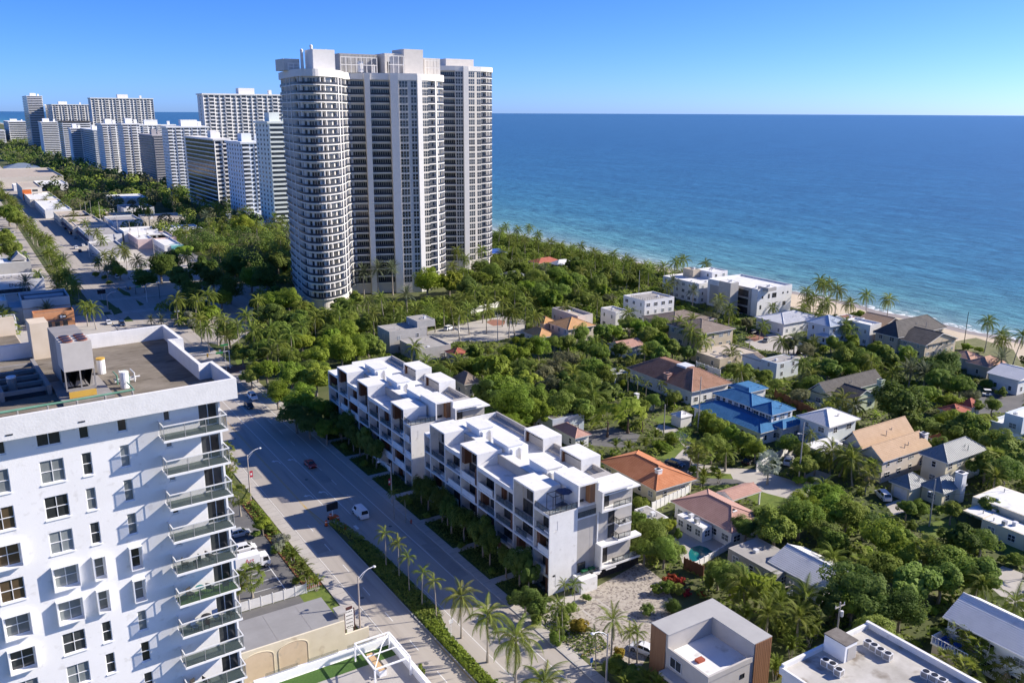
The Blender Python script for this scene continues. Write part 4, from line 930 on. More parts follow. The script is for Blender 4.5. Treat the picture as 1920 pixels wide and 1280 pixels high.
def shop(Fp, xL, xR, h, lab, mw_=None, mr_=None, z=None, awn=None, glass=True, acs=2, seed=1, par=.8, phrase=None):
    """Fp: pixel of the roof's south-west corner; xL pixel x of its north end, xR pixel x of its east end"""
    u0, v0 = g(*Fp, h + par)
    v1 = v0 + 3
    while proj(u0, v1, h + par)[0] > xL and v1 < v0 + 160: v1 += .5
    u1 = u0 + 3
    while proj(u1, v0, h + par)[0] < xR and u1 < u0 + 80: u1 += .25
    mw_ = mw_ or MTHW; T = thing('shop', lab, 'shop', (u0, v0, 0)); parbox(T, u1 - u0, v1 - v0, h, mw_, mr_ or MROOFW(), par)
    land((u0 + u1) / 2, (v0 + v1) / 2, 4, phrase or ('the ' + ' '.join(lab.split()[:4])))
    rs = random.Random(seed)
    n = int((v1 - v0) / 4)
    if glass:
        for i in range(n): window(T, -.05, v1 - v0 - i * (v1 - v0) / n - .5, .4, 2.6, 2.3, 2, 1, 'W', fr=MALU(), glass=MGL(), name='shop_window')
    if awn: MB().poly([(-.02, .3, 3.4), (-1.6, .3, 2.8), (-1.6, v1 - v0 - .3, 2.8), (-.02, v1 - v0 - .3, 3.4)]).box(-1.6, -1.5, .3, v1 - v0 - .3, 2.5, 2.8).obj('awning', awn, T)
    for i in range(acs): acunit(u0 + (i + rs.uniform(.3, .7)) / acs * (u1 - u0), v0 + rs.uniform(.25, .8) * (v1 - v0), h + .05, 'pale air conditioner on the roof of ' + phrase + ('' if acs == 1 else ', ' + (('left', 'right'), ('left', 'middle', 'right'))[acs - 2][i] + ' one'), 1.1)
    return T, u1 - u0, v1 - v0
shop((188, 474), 165, 243, 4.6, 'white corner shop with grey roof at the avenue crossing', MTHW, MSHG, seed=1, acs=1, phrase='the white corner shop')
T_, a_, b2_ = shop((166, 442), 132, 228, 5.0, 'white fronted shop with dark street awning and round wall fans', MTHW, MSHG, awn=MAWN, seed=2, acs=2, phrase='the dark-awning shop')
for x in (.45, .78): MB().cyl((a_ * x, -.08, 3.4), (a_ * x, -.01, 3.4), .7, .7, 12).obj('wall_fan', MGALV(), T_)
shop((136, 424), 112, 198, 5.4, 'cream shop with tan roof and dark sloping fascia', MSH, MSHT, awn=MAWN, seed=3, acs=2, phrase='the tan-roofed shop')
shop((112, 408), 100, 172, 5.4, 'long cream shop with terracotta-tinted roof, middle of the row', MSH, MSHT, seed=4, acs=2, phrase='the terracotta-tinted shop')
shop((84, 394), 62, 134, 5.4, 'white shop with a blue tarpaulin on its roof edge', MTHW, None, seed=5, acs=1, phrase='the blue-tarpaulin shop')
shop((56, 374), 43, 108, 6.0, 'pale shop with orange-tinted roof and square skylights', MSH, None, seed=6, acs=2, phrase='the skylight shop')
T_, a_, b2_ = shop((41, 352), 30, 78, 11, 'cream three-storey building with an orange painted corner', MSH, MSHT, seed=7, acs=0, glass=False, phrase='the orange-corner building')
MB().box(-.06, a_ * .45, -.1, -.01, 1, 10).obj('orange_panel', mat('orange_paint'), T_)
for i in range(3): MB().box(a_ * .5, a_ * .78, -.09, -.012, 1.5 + i * 3.3, 3.2 + i * 3.3).obj('window', MGL(), T_)
T_, a_, b2_ = shop((308, 460), 275, 341, 5.0, 'white shop with a turquoise corner canopy at the alley end', MTHW, MROOFW(), seed=8, acs=1, phrase='the turquoise-corner shop')
MB().box(a_ - 6, a_ + .6, -.7, 5, 3.0, 5.4).obj('turquoise_canopy', mat('turquoise_paint', (.13, .42, .43), (.18, .5, .5), .7, 1), T_)
shop((258, 449), 240, 330, 5.0, 'pale pink walled shop with a long blue-shaded roof', MPNK, MROOFW(), seed=9, acs=3, phrase='the pale pink shop')
shop((232, 434), 222, 296, 6.2, 'tall white shop block with stepped parapets along the alley', MTHW, MROOFW(), seed=10, acs=2, phrase='the stepped white shop')
shop((211, 416), 195, 268, 6.0, 'grey-white shop with arched side wall, far end of the alley', MTHW, MSHG, seed=11, acs=2, phrase='the arched-wall shop')
shop((206, 404), 198, 250, 4.5, 'low shop with a yellow cream front among palms', mat('pale_yellow_wall', (.62, .52, .30), (.68, .58, .36), .8, .5), MSHT, seed=12, acs=0, phrase='the yellow cream shop')
shop((184, 394), 182, 214, 4.0, 'small beige flat-roofed kiosk among palms by the alley', MSH, MSHT, seed=13, acs=0, phrase='the beige kiosk')
shop((-30, 334), -60, 118, 9, 'long beige supermarket roof at far left behind palms', MSH, MSHT, seed=14, acs=2, glass=False, par=1.2, phrase='the long beige store')
shop((25, 347), 22, 128, 5, 'low white roof with a grey ridge beside the beige store', MTHW, MROOFW(), seed=15, acs=0, glass=False, phrase='the low white store')
T_, a_, b2_ = shop((10, 316), 6, 76, 7, 'building with a blue-grey pyramid roof at far left', MTHW, MROOFW(), seed=16, acs=0, glass=False, phrase='the blue-roofed store')
MB().poly([(0, 0, 7.8), (a_, 0, 7.8), (a_ * .6, b2_ * .5, 13), (a_ * .4, b2_ * .5, 13)]).poly([(a_, 0, 7.8), (a_, b2_, 7.8), (a_ * .6, b2_ * .5, 13)]).poly([(0, b2_, 7.8), (0, 0, 7.8), (a_ * .4, b2_ * .5, 13)]).poly([(a_, b2_, 7.8), (0, b2_, 7.8), (a_ * .4, b2_ * .5, 13), (a_ * .6, b2_ * .5, 13)]).obj('hip_roof', mat('blue_grey_metal', (.16, .20, .26), (.2, .25, .31), .5, .3), T_)
for u0, u1, v0, v1, h_, mw_, mr_, lab in ((112, 132, 575, 600, 4.5, MTHW, None, 'pale flat-roofed shop between the alley poles and the tree belt'), (110, 136, 640, 672, 5, MSH, MSHT, 'cream flat-roofed store at the edge of the tree belt'), (108, 130, 720, 752, 5, MTHW, MSHG, 'grey-roofed white store beyond the arched-wall shop'), (112, 140, 800, 840, 5.5, MTHW, None, 'white-roofed store deep in the tree belt'), (-26, 12, 560, 592, 5, MSH, MSHT, 'long cream shop with tan roof on the west side of the avenue'), (-30, 13, 625, 660, 5, MTHW, None, 'white shop block on the west side of the avenue'), (-26, 12, 700, 745, 5.5, MTHW, MSHG, 'grey-roofed shop block far up the west side of the avenue'), (-30, 12, 800, 860, 6, MSH, MSHT, 'tan-roofed shop block farthest up the west side of the avenue'), (72, 98, 985, 1040, 6, MTHW, None, 'white-roofed store north of the orange-corner building')):
    T_ = thing('shop', lab, 'shop', (u0, v0, 0)); parbox(T_, u1 - u0, v1 - v0, h_, mw_, mr_ or MROOFW(), .7); land((u0 + u1) / 2, (v0 + v1) / 2, 4, 'the ' + ' '.join(lab.split()[:3]))
    for i in range(2): MB().box(3 + i * 9, 5.2 + i * 9, 6, 8, h_ + .04, h_ + 1.2).obj('roof_unit', MALU(), T_)
# south of the crossing, left edge
def lbox(px_sw, px_se, v_len, h, lab, mw_, mr_, par=.7, cat='shop', phrase=None, name='shop'):
    a = g(*px_sw, h + par); u1 = a[0] + 2
    while proj(u1, a[1], h + par)[0] < px_se: u1 += .2
    T = thing(name, lab, cat, (a[0], a[1], 0)); parbox(T, u1 - a[0], v_len, h, mw_, mr_, par); land((a[0] + u1) / 2, a[1] + v_len / 2, 3, phrase or lab); return T, u1 - a[0]
def text(par, s, loc, size, m, rot, ext=.02, name='lettering'):
    cu = bpy.data.curves.new(name, 'FONT'); cu.body = s; cu.size = size; cu.extrude = ext; cu.align_x = 'LEFT'; cu.materials.append(m)
    q = bpy.data.objects.new(name, cu); COL.objects.link(q); me = bpy.data.meshes.new_from_object(q.evaluated_get(bpy.context.evaluated_depsgraph_get())); bpy.data.objects.remove(q); me.materials.clear(); me.materials.append(m)
    o = inst(me, name, par, loc); o.rotation_euler = rot; return o
T_, w_ = lbox((-40, 497), 57, 22, 6, 'grey walled shop with pale roof and small gable at the left edge', mat('pale_grey_wall', (.42, .41, .38), (.48, .47, .44), .8, .4), MROOFW(), phrase='the grey walled shop')
MB().poly([(w_ - 8, 6, 6.7), (w_ - 1, 6, 6.7), (w_ - 4.5, 6, 10)]).poly([(w_ - 8, 6, 6.7), (w_ - 4.5, 6, 10), (w_ - 4.5, 18, 10), (w_ - 8, 18, 6.7)]).poly([(w_ - 1, 6, 6.7), (w_ - 1, 18, 6.7), (w_ - 4.5, 18, 10), (w_ - 4.5, 6, 10)]).obj('gable_roof', MSHG, T_)
T_, w_ = lbox((-40, 532), 82, 20, 5, 'white shop with black wall lettering behind a date palm', MTHW, MSHG, phrase='the lettered white shop')
a0 = bpy.data.objects[T_.name].location
lx = onv(16, 530, a0.y)[0] - a0.x
text(T_, 'ENGEL &', (lx, -.06, 3.2), 2.1, MBLK(), (R(90), 0, 0))
MB().box(lx - 6, lx + 8, -.05, -.01, .5, 2.2).obj('shop_window', MGL(), T_)
for i in range(3): acunit(a0.x + 10 + i * 3, a0.y + 12, 5.05, 'pale air conditioner on the lettered white shop roof, ' + ('left', 'middle', 'right')[i] + ' of three', 1.1)
MBLUE = mat('blue_grey_stucco', (.34, .40, .44), (.40, .46, .50), .8, .4)
T_, w_ = lbox((40, 563), 129, 17, 8.0, 'blue-grey two-level building with recessed roof at the road crossing', MBLUE, mat('dark_flat_roof', (.10, .11, .12), (.14, .15, .16), .9, .4), 1.1, 'building', 'the blue-grey building', 'store_building')
MB().box(1.4, w_ - 1.4, 7, 8.6, 8.05, 9.0).obj('roof_step', MBLUE, T_); MB().box(-4, 0, 2, 15, 0, 6).obj('side_wing', MBLUE, T_); MB().box(-.05, w_ + .05, -.08, -.01, 5.4, 5.9).obj('string_course', mat('dull_grey_metal'), T_)
T_, w_ = lbox((62, 589), 138, 6, 5.0, 'orange stucco shop front joined to the blue-grey building', mat('orange_stucco', (.50, .22, .10), (.58, .29, .15), .8, .5), mat('dark_flat_roof'), 1.0, 'building', 'the orange stucco shop', 'store_building')
MB().box(1, w_ - 1, -.9, -.02, 2.6, 3.0).obj('canopy', MAWN, T_); sgn = MB().box(w_ * .62, w_ * .8, -.2, -.02, 3.4, 4.8).obj('sign_board', MBLK(), T_)
MB().box(w_ * .64, w_ * .7, -.24, -.205, 3.6, 4.6).box(w_ * .715, w_ * .78, -.24, -.205, 3.7, 4.3).obj('sign_mark', MTHW, sgn)
for i in range(4): MB().box(w_ * (.1 + .2 * i), w_ * (.1 + .2 * i) + 1.6, -.05, -.01, .3, 2.4).obj('shop_window', MGL(), T_)
T_, w_ = lbox((-30, 604), 29, 9, 4, 'small white shop with dark roof recess and wide window, left edge', MTHW, mat('dark_flat_roof'), .8, phrase='the small white shop')
window(T_, w_ - 6, -.06, 1.4, 4.5, 1.6, 4, 1, 'S')
T_, w_ = lbox((-60, 570), 12, 14, 7, 'tall beige walled building at the left edge beyond the condo', MSH, MROOFW(), .8, 'building', 'the tall beige building', 'store_building')
for i in range(2): acunit(T_.location.x + w_ - 8 - i * 4, T_.location.y + 6, 7.05, 'pale air conditioner on the tall beige building roof, ' + ('right', 'left')[i] + ' one', 1.2)
# ---- low cream building with grey roof, and the white roof terrace (bottom)
gb = thing('grey_roof_building', 'low cream building with a flat grey roof and arched wall panels, bottom left', 'building', (24.5, 108.3, 0)); land(32, 112, 3, 'the grey flat roof')
MCR = mat('cream_plaster', (.66, .59, .44), (.73, .66, .51), .8, .5, wob=(.7, (.54, .46, .34), .62))
MGRF = mat('grey_roll_roof', (.25, .245, .24), (.30, .295, .29), .85, .3, bump=.005, bscale=6)
MB().box(0, 15.3, 0, 8.6, 0, 4.8).obj('wall', MCR, gb); MB().box(.0, 15.3, .0, 8.6, 4.8, 4.95).obj('roof', MGRF, gb); MB().box(-6, 15.6, -.3, -.01, 0, 5.5).obj('parapet_wall', MCR, gb)
MPCH = mat('peach_panel', (.62, .49, .34), (.68, .55, .40), .8, .6, wob=(1.0, (.5, .42, .32), .6))
for x in (-4.4, .6, 5.6):
    m = MB(); p = [(x, .6), (x + 4.3, .6)] + [(x + 2.15 + 2.15 * math.cos(t * math.pi / 10), 3.9 + 1.0 * math.sin(t * math.pi / 10)) for t in range(11)]
    n = len(p); m.poly([(a, -.33, z) for a, z in p]); m.obj('arched_panel', MPCH, gb)
    tr_ = MB()
    for i in range(len(p)): a = p[i]; b2 = p[(i + 1) % n]; tr_.cyl((a[0], -.34, a[1]), (b2[0], -.34, b2[1]), .05, .05, 4, caps=False)
    tr_.obj('panel_trim', MCR, gb)
MB().box(15.3, 16.3, 1.5, 3.2, 0, 5.6).box(15.2, 16.6, 1.3, 3.4, 5.6, 5.85).obj('end_pillar', MTHI, gb); MB().box(15.6, 19.4, -.3, 0, 0, 3.2).obj('garden_wall', MCR, gb)
for k in range(3): MB().box(1 + k * 5, 1.06 + k * 5, .2, 8.3, 4.951, 4.965).obj('roof_seam', MCHD, gb)
ws = thing('roof_terrace_building', 'white building with artificial turf roof terrace and pergola, bottom edge', 'building', (24, 78, 0)); land(36, 92, 7, 'the turf roof terrace')
MB().box(0, 19.1, 0, 20.6, 0, 6.4).obj('wall', MWC(), ws); MB().box(18.55, 19.1, 0, 20.6, 6.4, 7.5).box(0, 18.55, 20.0, 20.6, 6.4, 7.5).obj('parapet', MWC(), ws)
MB().poly([(0, 17.2, 6.43), (18.5, 17.2, 6.43), (18.5, 19.9, 6.43), (0, 19.9, 6.43)]).obj('turf', MTURF, ws); MB().poly([(0, 0, 6.42), (18.5, 0, 6.42), (18.5, 17.2, 6.42), (0, 17.2, 6.42)]).obj('terrace_floor', MTHI, ws)
for i in range(3): MB().box(1.5 + i * 5.6, 5.8 + i * 5.6, 20.3, 20.33, 7.5, 8.1).obj('glass_panel', MRAILG(), ws)
pe = thing('white_pergola', 'open white pergola frame standing on the turf roof terrace', 'pergola', (40.2, 93.2, 6.44))
W4 = [(-3.0, -3.0), (2.0, -3.0), (2.0, 3.6), (-3.0, 3.6)]
for x, y in W4: MB().box(x - .1, x + .1, y - .1, y + .1, 0, 2.6).obj('post', MWC(), pe)
for a, b2 in zip(W4, W4[1:] + W4[:1]): MB().cyl((*a, 2.7), (*b2, 2.7), .13, .13, 4).obj('beam', MWC(), pe)
MB().cyl((-3, 0, 2.7), (2, 0, 2.7), .09, .09, 4).obj('beam', MWC(), pe); MB().cyl((-3, -3, 2.7), (-.5, .3, 3.5), .08, .08, 4).obj('rafter', MWC(), pe); MB().cyl((2, 3.6, 2.7), (-.5, .3, 3.5), .08, .08, 4).obj('rafter', MWC(), pe)
cbn = thing('terrace_cabinet', 'white kitchen counter with tan top under the white pergola', 'counter', (39.0, 93.6, 6.44))
MB().box(-.5, .5, -1.8, 2.4, 0, 1.0).obj('body', MWC(), cbn); MB().box(-.55, .55, -1.85, 2.45, 1.0, 1.06).obj('worktop', MTAN, cbn)
sofa(37.2, 90.6, 6.44, 1.2, MSOF, 'pale outdoor sofa beside the pergola on the turf terrace')
fn = thing('white_panel_fence', 'white panel fence between the car park and the grey roof', 'fence', (27.6, 127.3, 0))
for i in range(7): MB().box(i * 1.9 + .06, i * 1.9 + 1.84, -.03, .03, .1, 1.75).obj('panel', MTHW, fn)
for i in range(8): MB().box(i * 1.9 - .06, i * 1.9 + .06, -.07, .07, 0, 1.95).obj('post', MTHW, fn)
gt = thing('lattice_gate', 'short white lattice gate at the street end of the panel fence', 'gate', (41.0, 127.5, 0))
for i in range(7): MB().box(i * .35, i * .35 + .05, -.02, .02, .05, 1.3).obj('bar', MTHW, gt)
MB().box(0, 2.2, -.03, .03, 1.3, 1.38).box(0, 2.2, -.03, .03, .15, .2).obj('rail', MTHW, gt)
# ================================================================= HOUSES
def courses(mb, A, B, C, D, step=.38, lip=.05):
    """stepped tile courses on slope A-B (eave) to D-C (top)"""
    A, B, C, D = map(Vector, (A, B, C, D)); L_ = max(((D - A) + (C - B)).length / 2, .5); n = max(2, int(L_ / step))
    nr = (B - A).cross(D - A).normalized()
    for i in range(n):
        t0, t1 = i / n, (i + 1.02) / n
        a, b = A.lerp(D, t0) + nr * (lip + .015), B.lerp(C, t0) + nr * (lip + .015); c, d = B.lerp(C, min(t1, 1)) + nr * .015, A.lerp(D, min(t1, 1)) + nr * .015
        mb.poly([a, b, c, d]); mb.poly([a - nr * lip, b - nr * lip, b, a])
def seams(mb, A, B, C, D, step=.55, w_=.05, h_=.07):
    A, B, C, D = map(Vector, (A, B, C, D)); nr = (B - A).cross(D - A).normalized(); e = (B - A); L_ = e.length; e.normalize(); n = int(L_ / step)
    up = (nr.cross(e)).normalized()
    for i in range(1, n):
        p = A + e * (L_ * i / n)
        # run up the slope until the left/right edge is met
        t = 1.0
        H_ = max((D - A).dot(up), (C - B).dot(up)); sA = (D - A).dot(e); sB = (C - B).dot(e)
        s = (p - A).dot(e)
        if sA > .01: t = min(t, s / sA)
        if sB < -.01: t = min(t, (L_ - s) / -sB)
        q = p + up * (H_ * t)
        mb.poly([p - e * w_ + nr * .01, p + nr * h_, q + nr * h_, q - e * w_ + nr * .01]); mb.poly([p + nr * h_, p + e * w_ + nr * .01, q + e * w_ + nr * .01, q + nr * h_])
def roof(T, kind, a, b, z, h, o, m, tile='course', capm=None, x0=0, y0=0, wallm=None, flat=0):
    X0, X1, Y0, Y1 = x0 - o, x0 + a + o, y0 - o, y0 + b + o; ze = z
    mb = MB(); sl = []; caps = []
    if kind == 'hip':
        if b >= a:
            hw = (X1 - X0) / 2 * (1 - flat); xm0, xm1 = X0 + hw, X1 - hw; yr0, yr1 = Y0 + hw, Y1 - hw
        else:
            hw = (Y1 - Y0) / 2 * (1 - flat); xm0, xm1 = X0 + hw, X1 - hw; yr0, yr1 = Y0 + hw, Y1 - hw
        P = [(X0, Y0, ze), (X1, Y0, ze), (X1, Y1, ze), (X0, Y1, ze)]; Q = [(xm0, yr0, ze + h), (xm1, yr0, ze + h), (xm1, yr1, ze + h), (xm0, yr1, ze + h)]
        for i in range(4): j = (i + 1) % 4; sl.append((P[i], P[j], Q[j], Q[i])); caps.append((P[i], Q[i]))
        caps += [(Q[0], Q[2])] if flat == 0 else []
        if flat: sl.append(tuple(Q))
    elif kind == 'gableV':
        xm = (X0 + X1) / 2; r0, r1 = (xm, Y0, ze + h), (xm, Y1, ze + h)
        sl = [((X1, Y0, ze), (X1, Y1, ze), r1, r0), ((X0, Y1, ze), (X0, Y0, ze), r0, r1)]; caps = [(r0, r1)]
    elif kind == 'gableU':
        ym = (Y0 + Y1) / 2; r0, r1 = (X0, ym, ze + h), (X1, ym, ze + h)
        sl = [((X0, Y0, ze), (X1, Y0, ze), r1, r0), ((X1, Y1, ze), (X0, Y1, ze), r0, r1)]; caps = [(r0, r1)]
    for q in sl: mb.poly(q)
    mb.poly([(X0, Y0, ze - .16), (X0, Y1, ze - .16), (X1, Y1, ze - .16), (X1, Y0, ze - .16)])
    R_ = mb.obj('roof', m, T)
    fa = MB(); w_ = .1
    if kind == 'hip': fa.box(X0, X1, Y0, Y0 + w_, ze - .18, ze - .01).box(X0, X0 + w_, Y0 + w_, Y1, ze - .18, ze - .01).box(X1 - w_, X1, Y0 + w_, Y1, ze - .18, ze - .01)
    elif kind == 'gableV':
        fa.box(X0, X0 + w_, Y0, Y1, ze - .18, ze - .01).box(X1 - w_, X1, Y0, Y1, ze - .18, ze - .01)
        for y in (Y0 + o, Y1 - o): g_ = MB().poly([(X0 + o, y, ze - .15), (X1 - o, y, ze - .15), ((X0 + X1) / 2, y, ze + h * .93)]); g_.obj('gable_wall', wallm or MTHW, T)
        for s in (-1, 1): fa.poly([((X0 + X1) / 2, Y0 - .01, ze + h), ((X0 + X1) / 2, Y0 - .01, ze + h - .22), (X0 if s < 0 else X1, Y0 - .01, ze - .2), (X0 if s < 0 else X1, Y0 - .01, ze)])
    elif kind == 'gableU':
        fa.box(X0, X1, Y0, Y0 + w_, ze - .18, ze - .01)
        for x in (X0 + o, X1 - o): g_ = MB().poly([(x, Y0 + o, ze - .15), (x, Y1 - o, ze - .15), (x, (Y0 + Y1) / 2, ze + h * .93)]); g_.obj('gable_wall', wallm or MTHW, T)
        for s in (-1, 1): fa.poly([(X0 - .01, (Y0 + Y1) / 2, ze + h), (X0 - .01, (Y0 + Y1) / 2, ze + h - .22), (X0 - .01, Y0 if s < 0 else Y1, ze - .2), (X0 - .01, Y0 if s < 0 else Y1, ze)])
    fa.obj('fascia', MTHW, T)
    if tile:
        c = MB()
        for q in sl:
            if flat and q is sl[-1]: continue
            (courses if tile == 'course' else seams)(c, *q)
        c.obj('roof_tiles' if tile == 'course' else 'roof_seam', m, R_, kind='stuff')
        for p, q in caps: MB().cyl(Vector(p) + Vector((0, 0, .05)), Vector(q) + Vector((0, 0, .05)), .12, .12, 5).obj('ridge_cap', capm or m, R_)
    return R_
def autowin(T, a, b, z0, h, seed, S_=True, W_=True, dens=3.2, x0=0, y0=0, wh=1.3, fr=None):
    rs = random.Random(seed)
    if S_:
        n = max(1, int(a / dens))
        for i in range(n):
            ww = rs.choice((1.0, 1.4, 1.8)); x = x0 + (i + .5) * a / n - ww / 2; window(T, x, y0 - .05, z0 + .9, ww, wh, 2 if ww > 1.2 else 1, 2, 'S', fr=fr)
    if W_:
        n = max(1, int(b / dens))
        for i in range(n):
            ww = rs.choice((1.0, 1.4, 1.8)); y = y0 + (i + .5) * b / n + ww / 2; window(T, x0 - .05, y, z0 + .9, ww, wh, 2 if ww > 1.2 else 1, 2, 'W', fr=fr)
HS = []
def hrect(Fp, L_, R_, z, a=None):
    x0, y0 = g(*Fp, z); l = g(*L_, z); b = l[1] - y0; x0 = (x0 + l[0]) / 2 if abs(x0 - l[0]) < 6 else x0
    if a is None: a = g(*R_, z)[0] - x0
    return x0, y0, max(a, 2), max(b, 2)
def house(label, Fp, L_, R_, ze, kind='hip', rh=2.2, rm=None, wm=None, over=.6, tile='course', a=None, seed=1, par=None, win=True, dens=3.4, cap=None, flat=0, wb=0.0, cat='house', phrase=None, name='house', z0w=None):
    X, Y, a, b = hrect(Fp, L_, R_, ze, a); wm = wm or MTHW
    if par is None:
        T = thing(name, label, cat, (X, Y, 0)); ox = oy = 0; T['_a'] = a; land(X + a / 2, Y + b / 2, ze, phrase or label)
    else: T = par; ox, oy = X - T.location.x, Y - T.location.y
    o = over if kind != 'flat' else 0
    x0, y0, a2, b2 = ox + o, oy + o, a - 2 * o, b - 2 * o
    MB().box(x0, x0 + a2, y0, y0 + b2, wb, ze - (.17 if kind != 'flat' else 0)).obj('wall', wm, T)
    if kind == 'flat':
        q = MB(); t_ = .28; h2 = rh
        q.box(x0, x0 + a2, y0, y0 + t_, ze, ze + h2).box(x0, x0 + a2, y0 + b2 - t_, y0 + b2, ze, ze + h2).box(x0, x0 + t_, y0 + t_, y0 + b2 - t_, ze, ze + h2).box(x0 + a2 - t_, x0 + a2, y0 + t_, y0 + b2 - t_, ze, ze + h2)
        if h2 > .02: q.obj('parapet', wm, T)
        MB().poly([(x0 + t_, y0 + t_, ze + .02), (x0 + a2 - t_, y0 + t_, ze + .02), (x0 + a2 - t_, y0 + b2 - t_, ze + .02), (x0 + t_, y0 + b2 - t_, ze + .02)]).obj('roof', rm or MROOFW(), T)
        rs = random.Random(seed + 500)
        for i in range(4):
            vx, vy = x0 + a2 * rs.uniform(.12, .88), y0 + b2 * rs.uniform(.12, .88)
            if i < 2: MB().cyl((vx, vy, ze + .02), (vx, vy, ze + rs.uniform(.4, .8)), .1, .1, 6).obj('vent_pipe', MGALV(), T)
            else: MB().box(vx - .45, vx + .45, vy - .35, vy + .35, ze + .02, ze + rs.uniform(.35, .9)).obj('roof_box', MALU() if i == 2 else MGALV(), T)
    else:
        roof(T, kind, a2, b2, ze, rh, o, rm, tile, cap, x0, y0, wm, flat); rs = random.Random(seed + 900)
        for i in range(2):
            t = rs.uniform(.25, .6); vx = x0 + a2 * rs.uniform(.35, .65); vy = y0 - o + (b2 + 2 * o) * .5 * t if a2 > b2 or kind == 'gableU' else y0 + b2 * rs.uniform(.4, .6); zz = ze + rh * .55
            MB().cyl((vx, vy, ze - .1), (vx, vy, zz + .55), .08, .08, 6).obj('vent_pipe', MGALV(), T)
    if win:
        fl = max(1, round((ze - wb - .3) / 3.0))
        for k in range(fl): autowin(T, a2, b2, wb + k * (ze - wb) / fl, 2.6, seed * 7 + k, dens=dens, x0=x0, y0=y0, wh=min(1.35, (ze - wb) / fl - 1.2))
    return T
def chim(T, px, py, z, s, h, m, z0=0):
    x, y = g(px, py, z); x -= T.location.x; y -= T.location.y
    o = MB().box(x - s / 2, x + s / 2, y - s / 2, y + s / 2, z0, z).obj('chimney', m, T); MB().box(x - s * .6, x + s * .6, y - s * .6, y + s * .6, z, z + .15).obj('chimney_cap', m, o); MB().box(x - s * .3, x + s * .3, y - s * .3, y + s * .3, z + .151, z + .3).obj('flue', MBLK(), o)
def tmat(n, c, c2, wear): return mat(n, c, c2, .85, .55, bump=.01, bscale=8, wob=(.45, wear, .66))
RBR = tmat('brown_clay_tile', (.25, .135, .085), (.33, .19, .13), (.19, .11, .075)); ROR = tmat('orange_clay_tile', (.44, .17, .075), (.53, .23, .115), (.37, .15, .08)); RPK = tmat('faded_pink_tile', (.40, .235, .19), (.47, .29, .235), (.31, .20, .17))
RTAN = tmat('tan_painted_tile', (.42, .29, .185), (.48, .34, .225), (.38, .27, .18)); RBLU = tmat('glazed_blue_tile', (.035, .145, .30), (.055, .195, .38), (.03, .12, .25)); RWHT = tmat('white_roof_tile', (.62, .62, .61), (.70, .70, .69), (.52, .51, .49))
RGRY = mat('grey_metal_roof', (.20, .22, .225), (.26, .28, .285), .55, .3); RDK = tmat('charcoal_shingle', (.075, .07, .068), (.12, .112, .105), (.06, .055, .055)); RTP = tmat('taupe_tile', (.21, .17, .14), (.27, .22, .185), (.16, .13, .115))
ROG = tmat('ochre_tile', (.50, .28, .12), (.58, .35, .18), (.42, .25, .13)); RRD = tmat('red_clay_tile', (.34, .10, .065), (.42, .145, .10), (.27, .09, .06)); RTR = tmat('terracotta_pink_tile', (.42, .25, .18), (.49, .31, .23), (.36, .22, .17))
RWM = mat('white_metal_roof', (.60, .61, .62), (.68, .69, .70), .5, .3); RGF = mat('grey_flat_roof', (.30, .285, .265), (.39, .375, .35), .9, .2, wob=(.3, (.2, .19, .18), .6)); RTF = mat('tan_flat_roof', (.46, .39, .31), (.54, .47, .38), .9, .2)
WTN = mat('tan_stucco', (.50, .42, .30), (.57, .49, .37), .8, .5); WYL = mat('pale_yellow_stucco', (.66, .60, .44), (.72, .66, .5), .8, .5); WGN = mat('pale_green_stucco', (.44, .50, .36), (.5, .56, .42), .8, .5); WBG = mat('light_beige_stucco', (.60, .54, .47), (.66, .6, .53), .8, .5); WBL = mat('pale_blue_wall', (.58, .63, .66), (.64, .69, .72), .8, .5)
WCN = mat('raw_concrete_block', (.38, .365, .345), (.46, .445, .42), .9, .5, wob=(.5, (.3, .29, .28), .6))
# brown hip house
h = house('big brown clay tile hip roofed house with white walls, in the middle of the gardens', (1292, 736), (1180, 688), (1362, 714), 4.3, 'hip', 3.8, RBR, MTHW, .8, seed=1, cap=RPK, flat=.12, phrase='the big brown-roofed house')
chim(h, 1252, 700, 6.4, 1.6, 2, RPK, 3); MB().box(6, 9.5, 9, 12.8, 7.7, 8.25).obj('flat_cap', MALU(), h)
pv_ = thing('slatted_pergola', 'grey slatted pergola at the left end of the brown-roofed house', 'pergola', (*g(1165, 700, 3), 0))
for i in range(7): MB().box(-2.5, 2.5, i * .8, i * .8 + .18, 3, 3.2).obj('slat', MALU(), pv_)
for x in (-2.3, 2.3):
    MB().box(x - .1, x + .1, -.1, 5.1, 2.8, 3.0).obj('beam', MTHW, pv_)
    for y in (0, 4.8): MB().box(x - .15, x + .15, y - .15, y + .15, 0, 2.8).obj('post', MTHW, pv_)
# blue roofed house
h = house('white house with glazed blue tile roofs on two levels', (1428, 812), (1294, 761), (1506, 788), 3.4, 'hip', 1.5, RBLU, MTHW, .7, seed=2, flat=.5, phrase='the blue-roofed house')
house('', (1405, 765), (1341, 735), (1446, 750), 6.3, 'hip', 1.7, RBLU, par=h, seed=3, wb=3.6, dens=2); house('', (1447, 779), (1407, 763), (1490, 766), 6.4, 'hip', 1.8, RBLU, par=h, seed=4, wb=3.6, dens=2); house('', (1468, 804), (1447, 796), (1504, 791), 3.9, 'hip', 1.2, RBLU, par=h, seed=5, dens=2.5); house('', (1402, 737), (1368, 722), (1440, 727), 4.4, 'hip', .8, RBLU, par=h, seed=6, flat=.6)
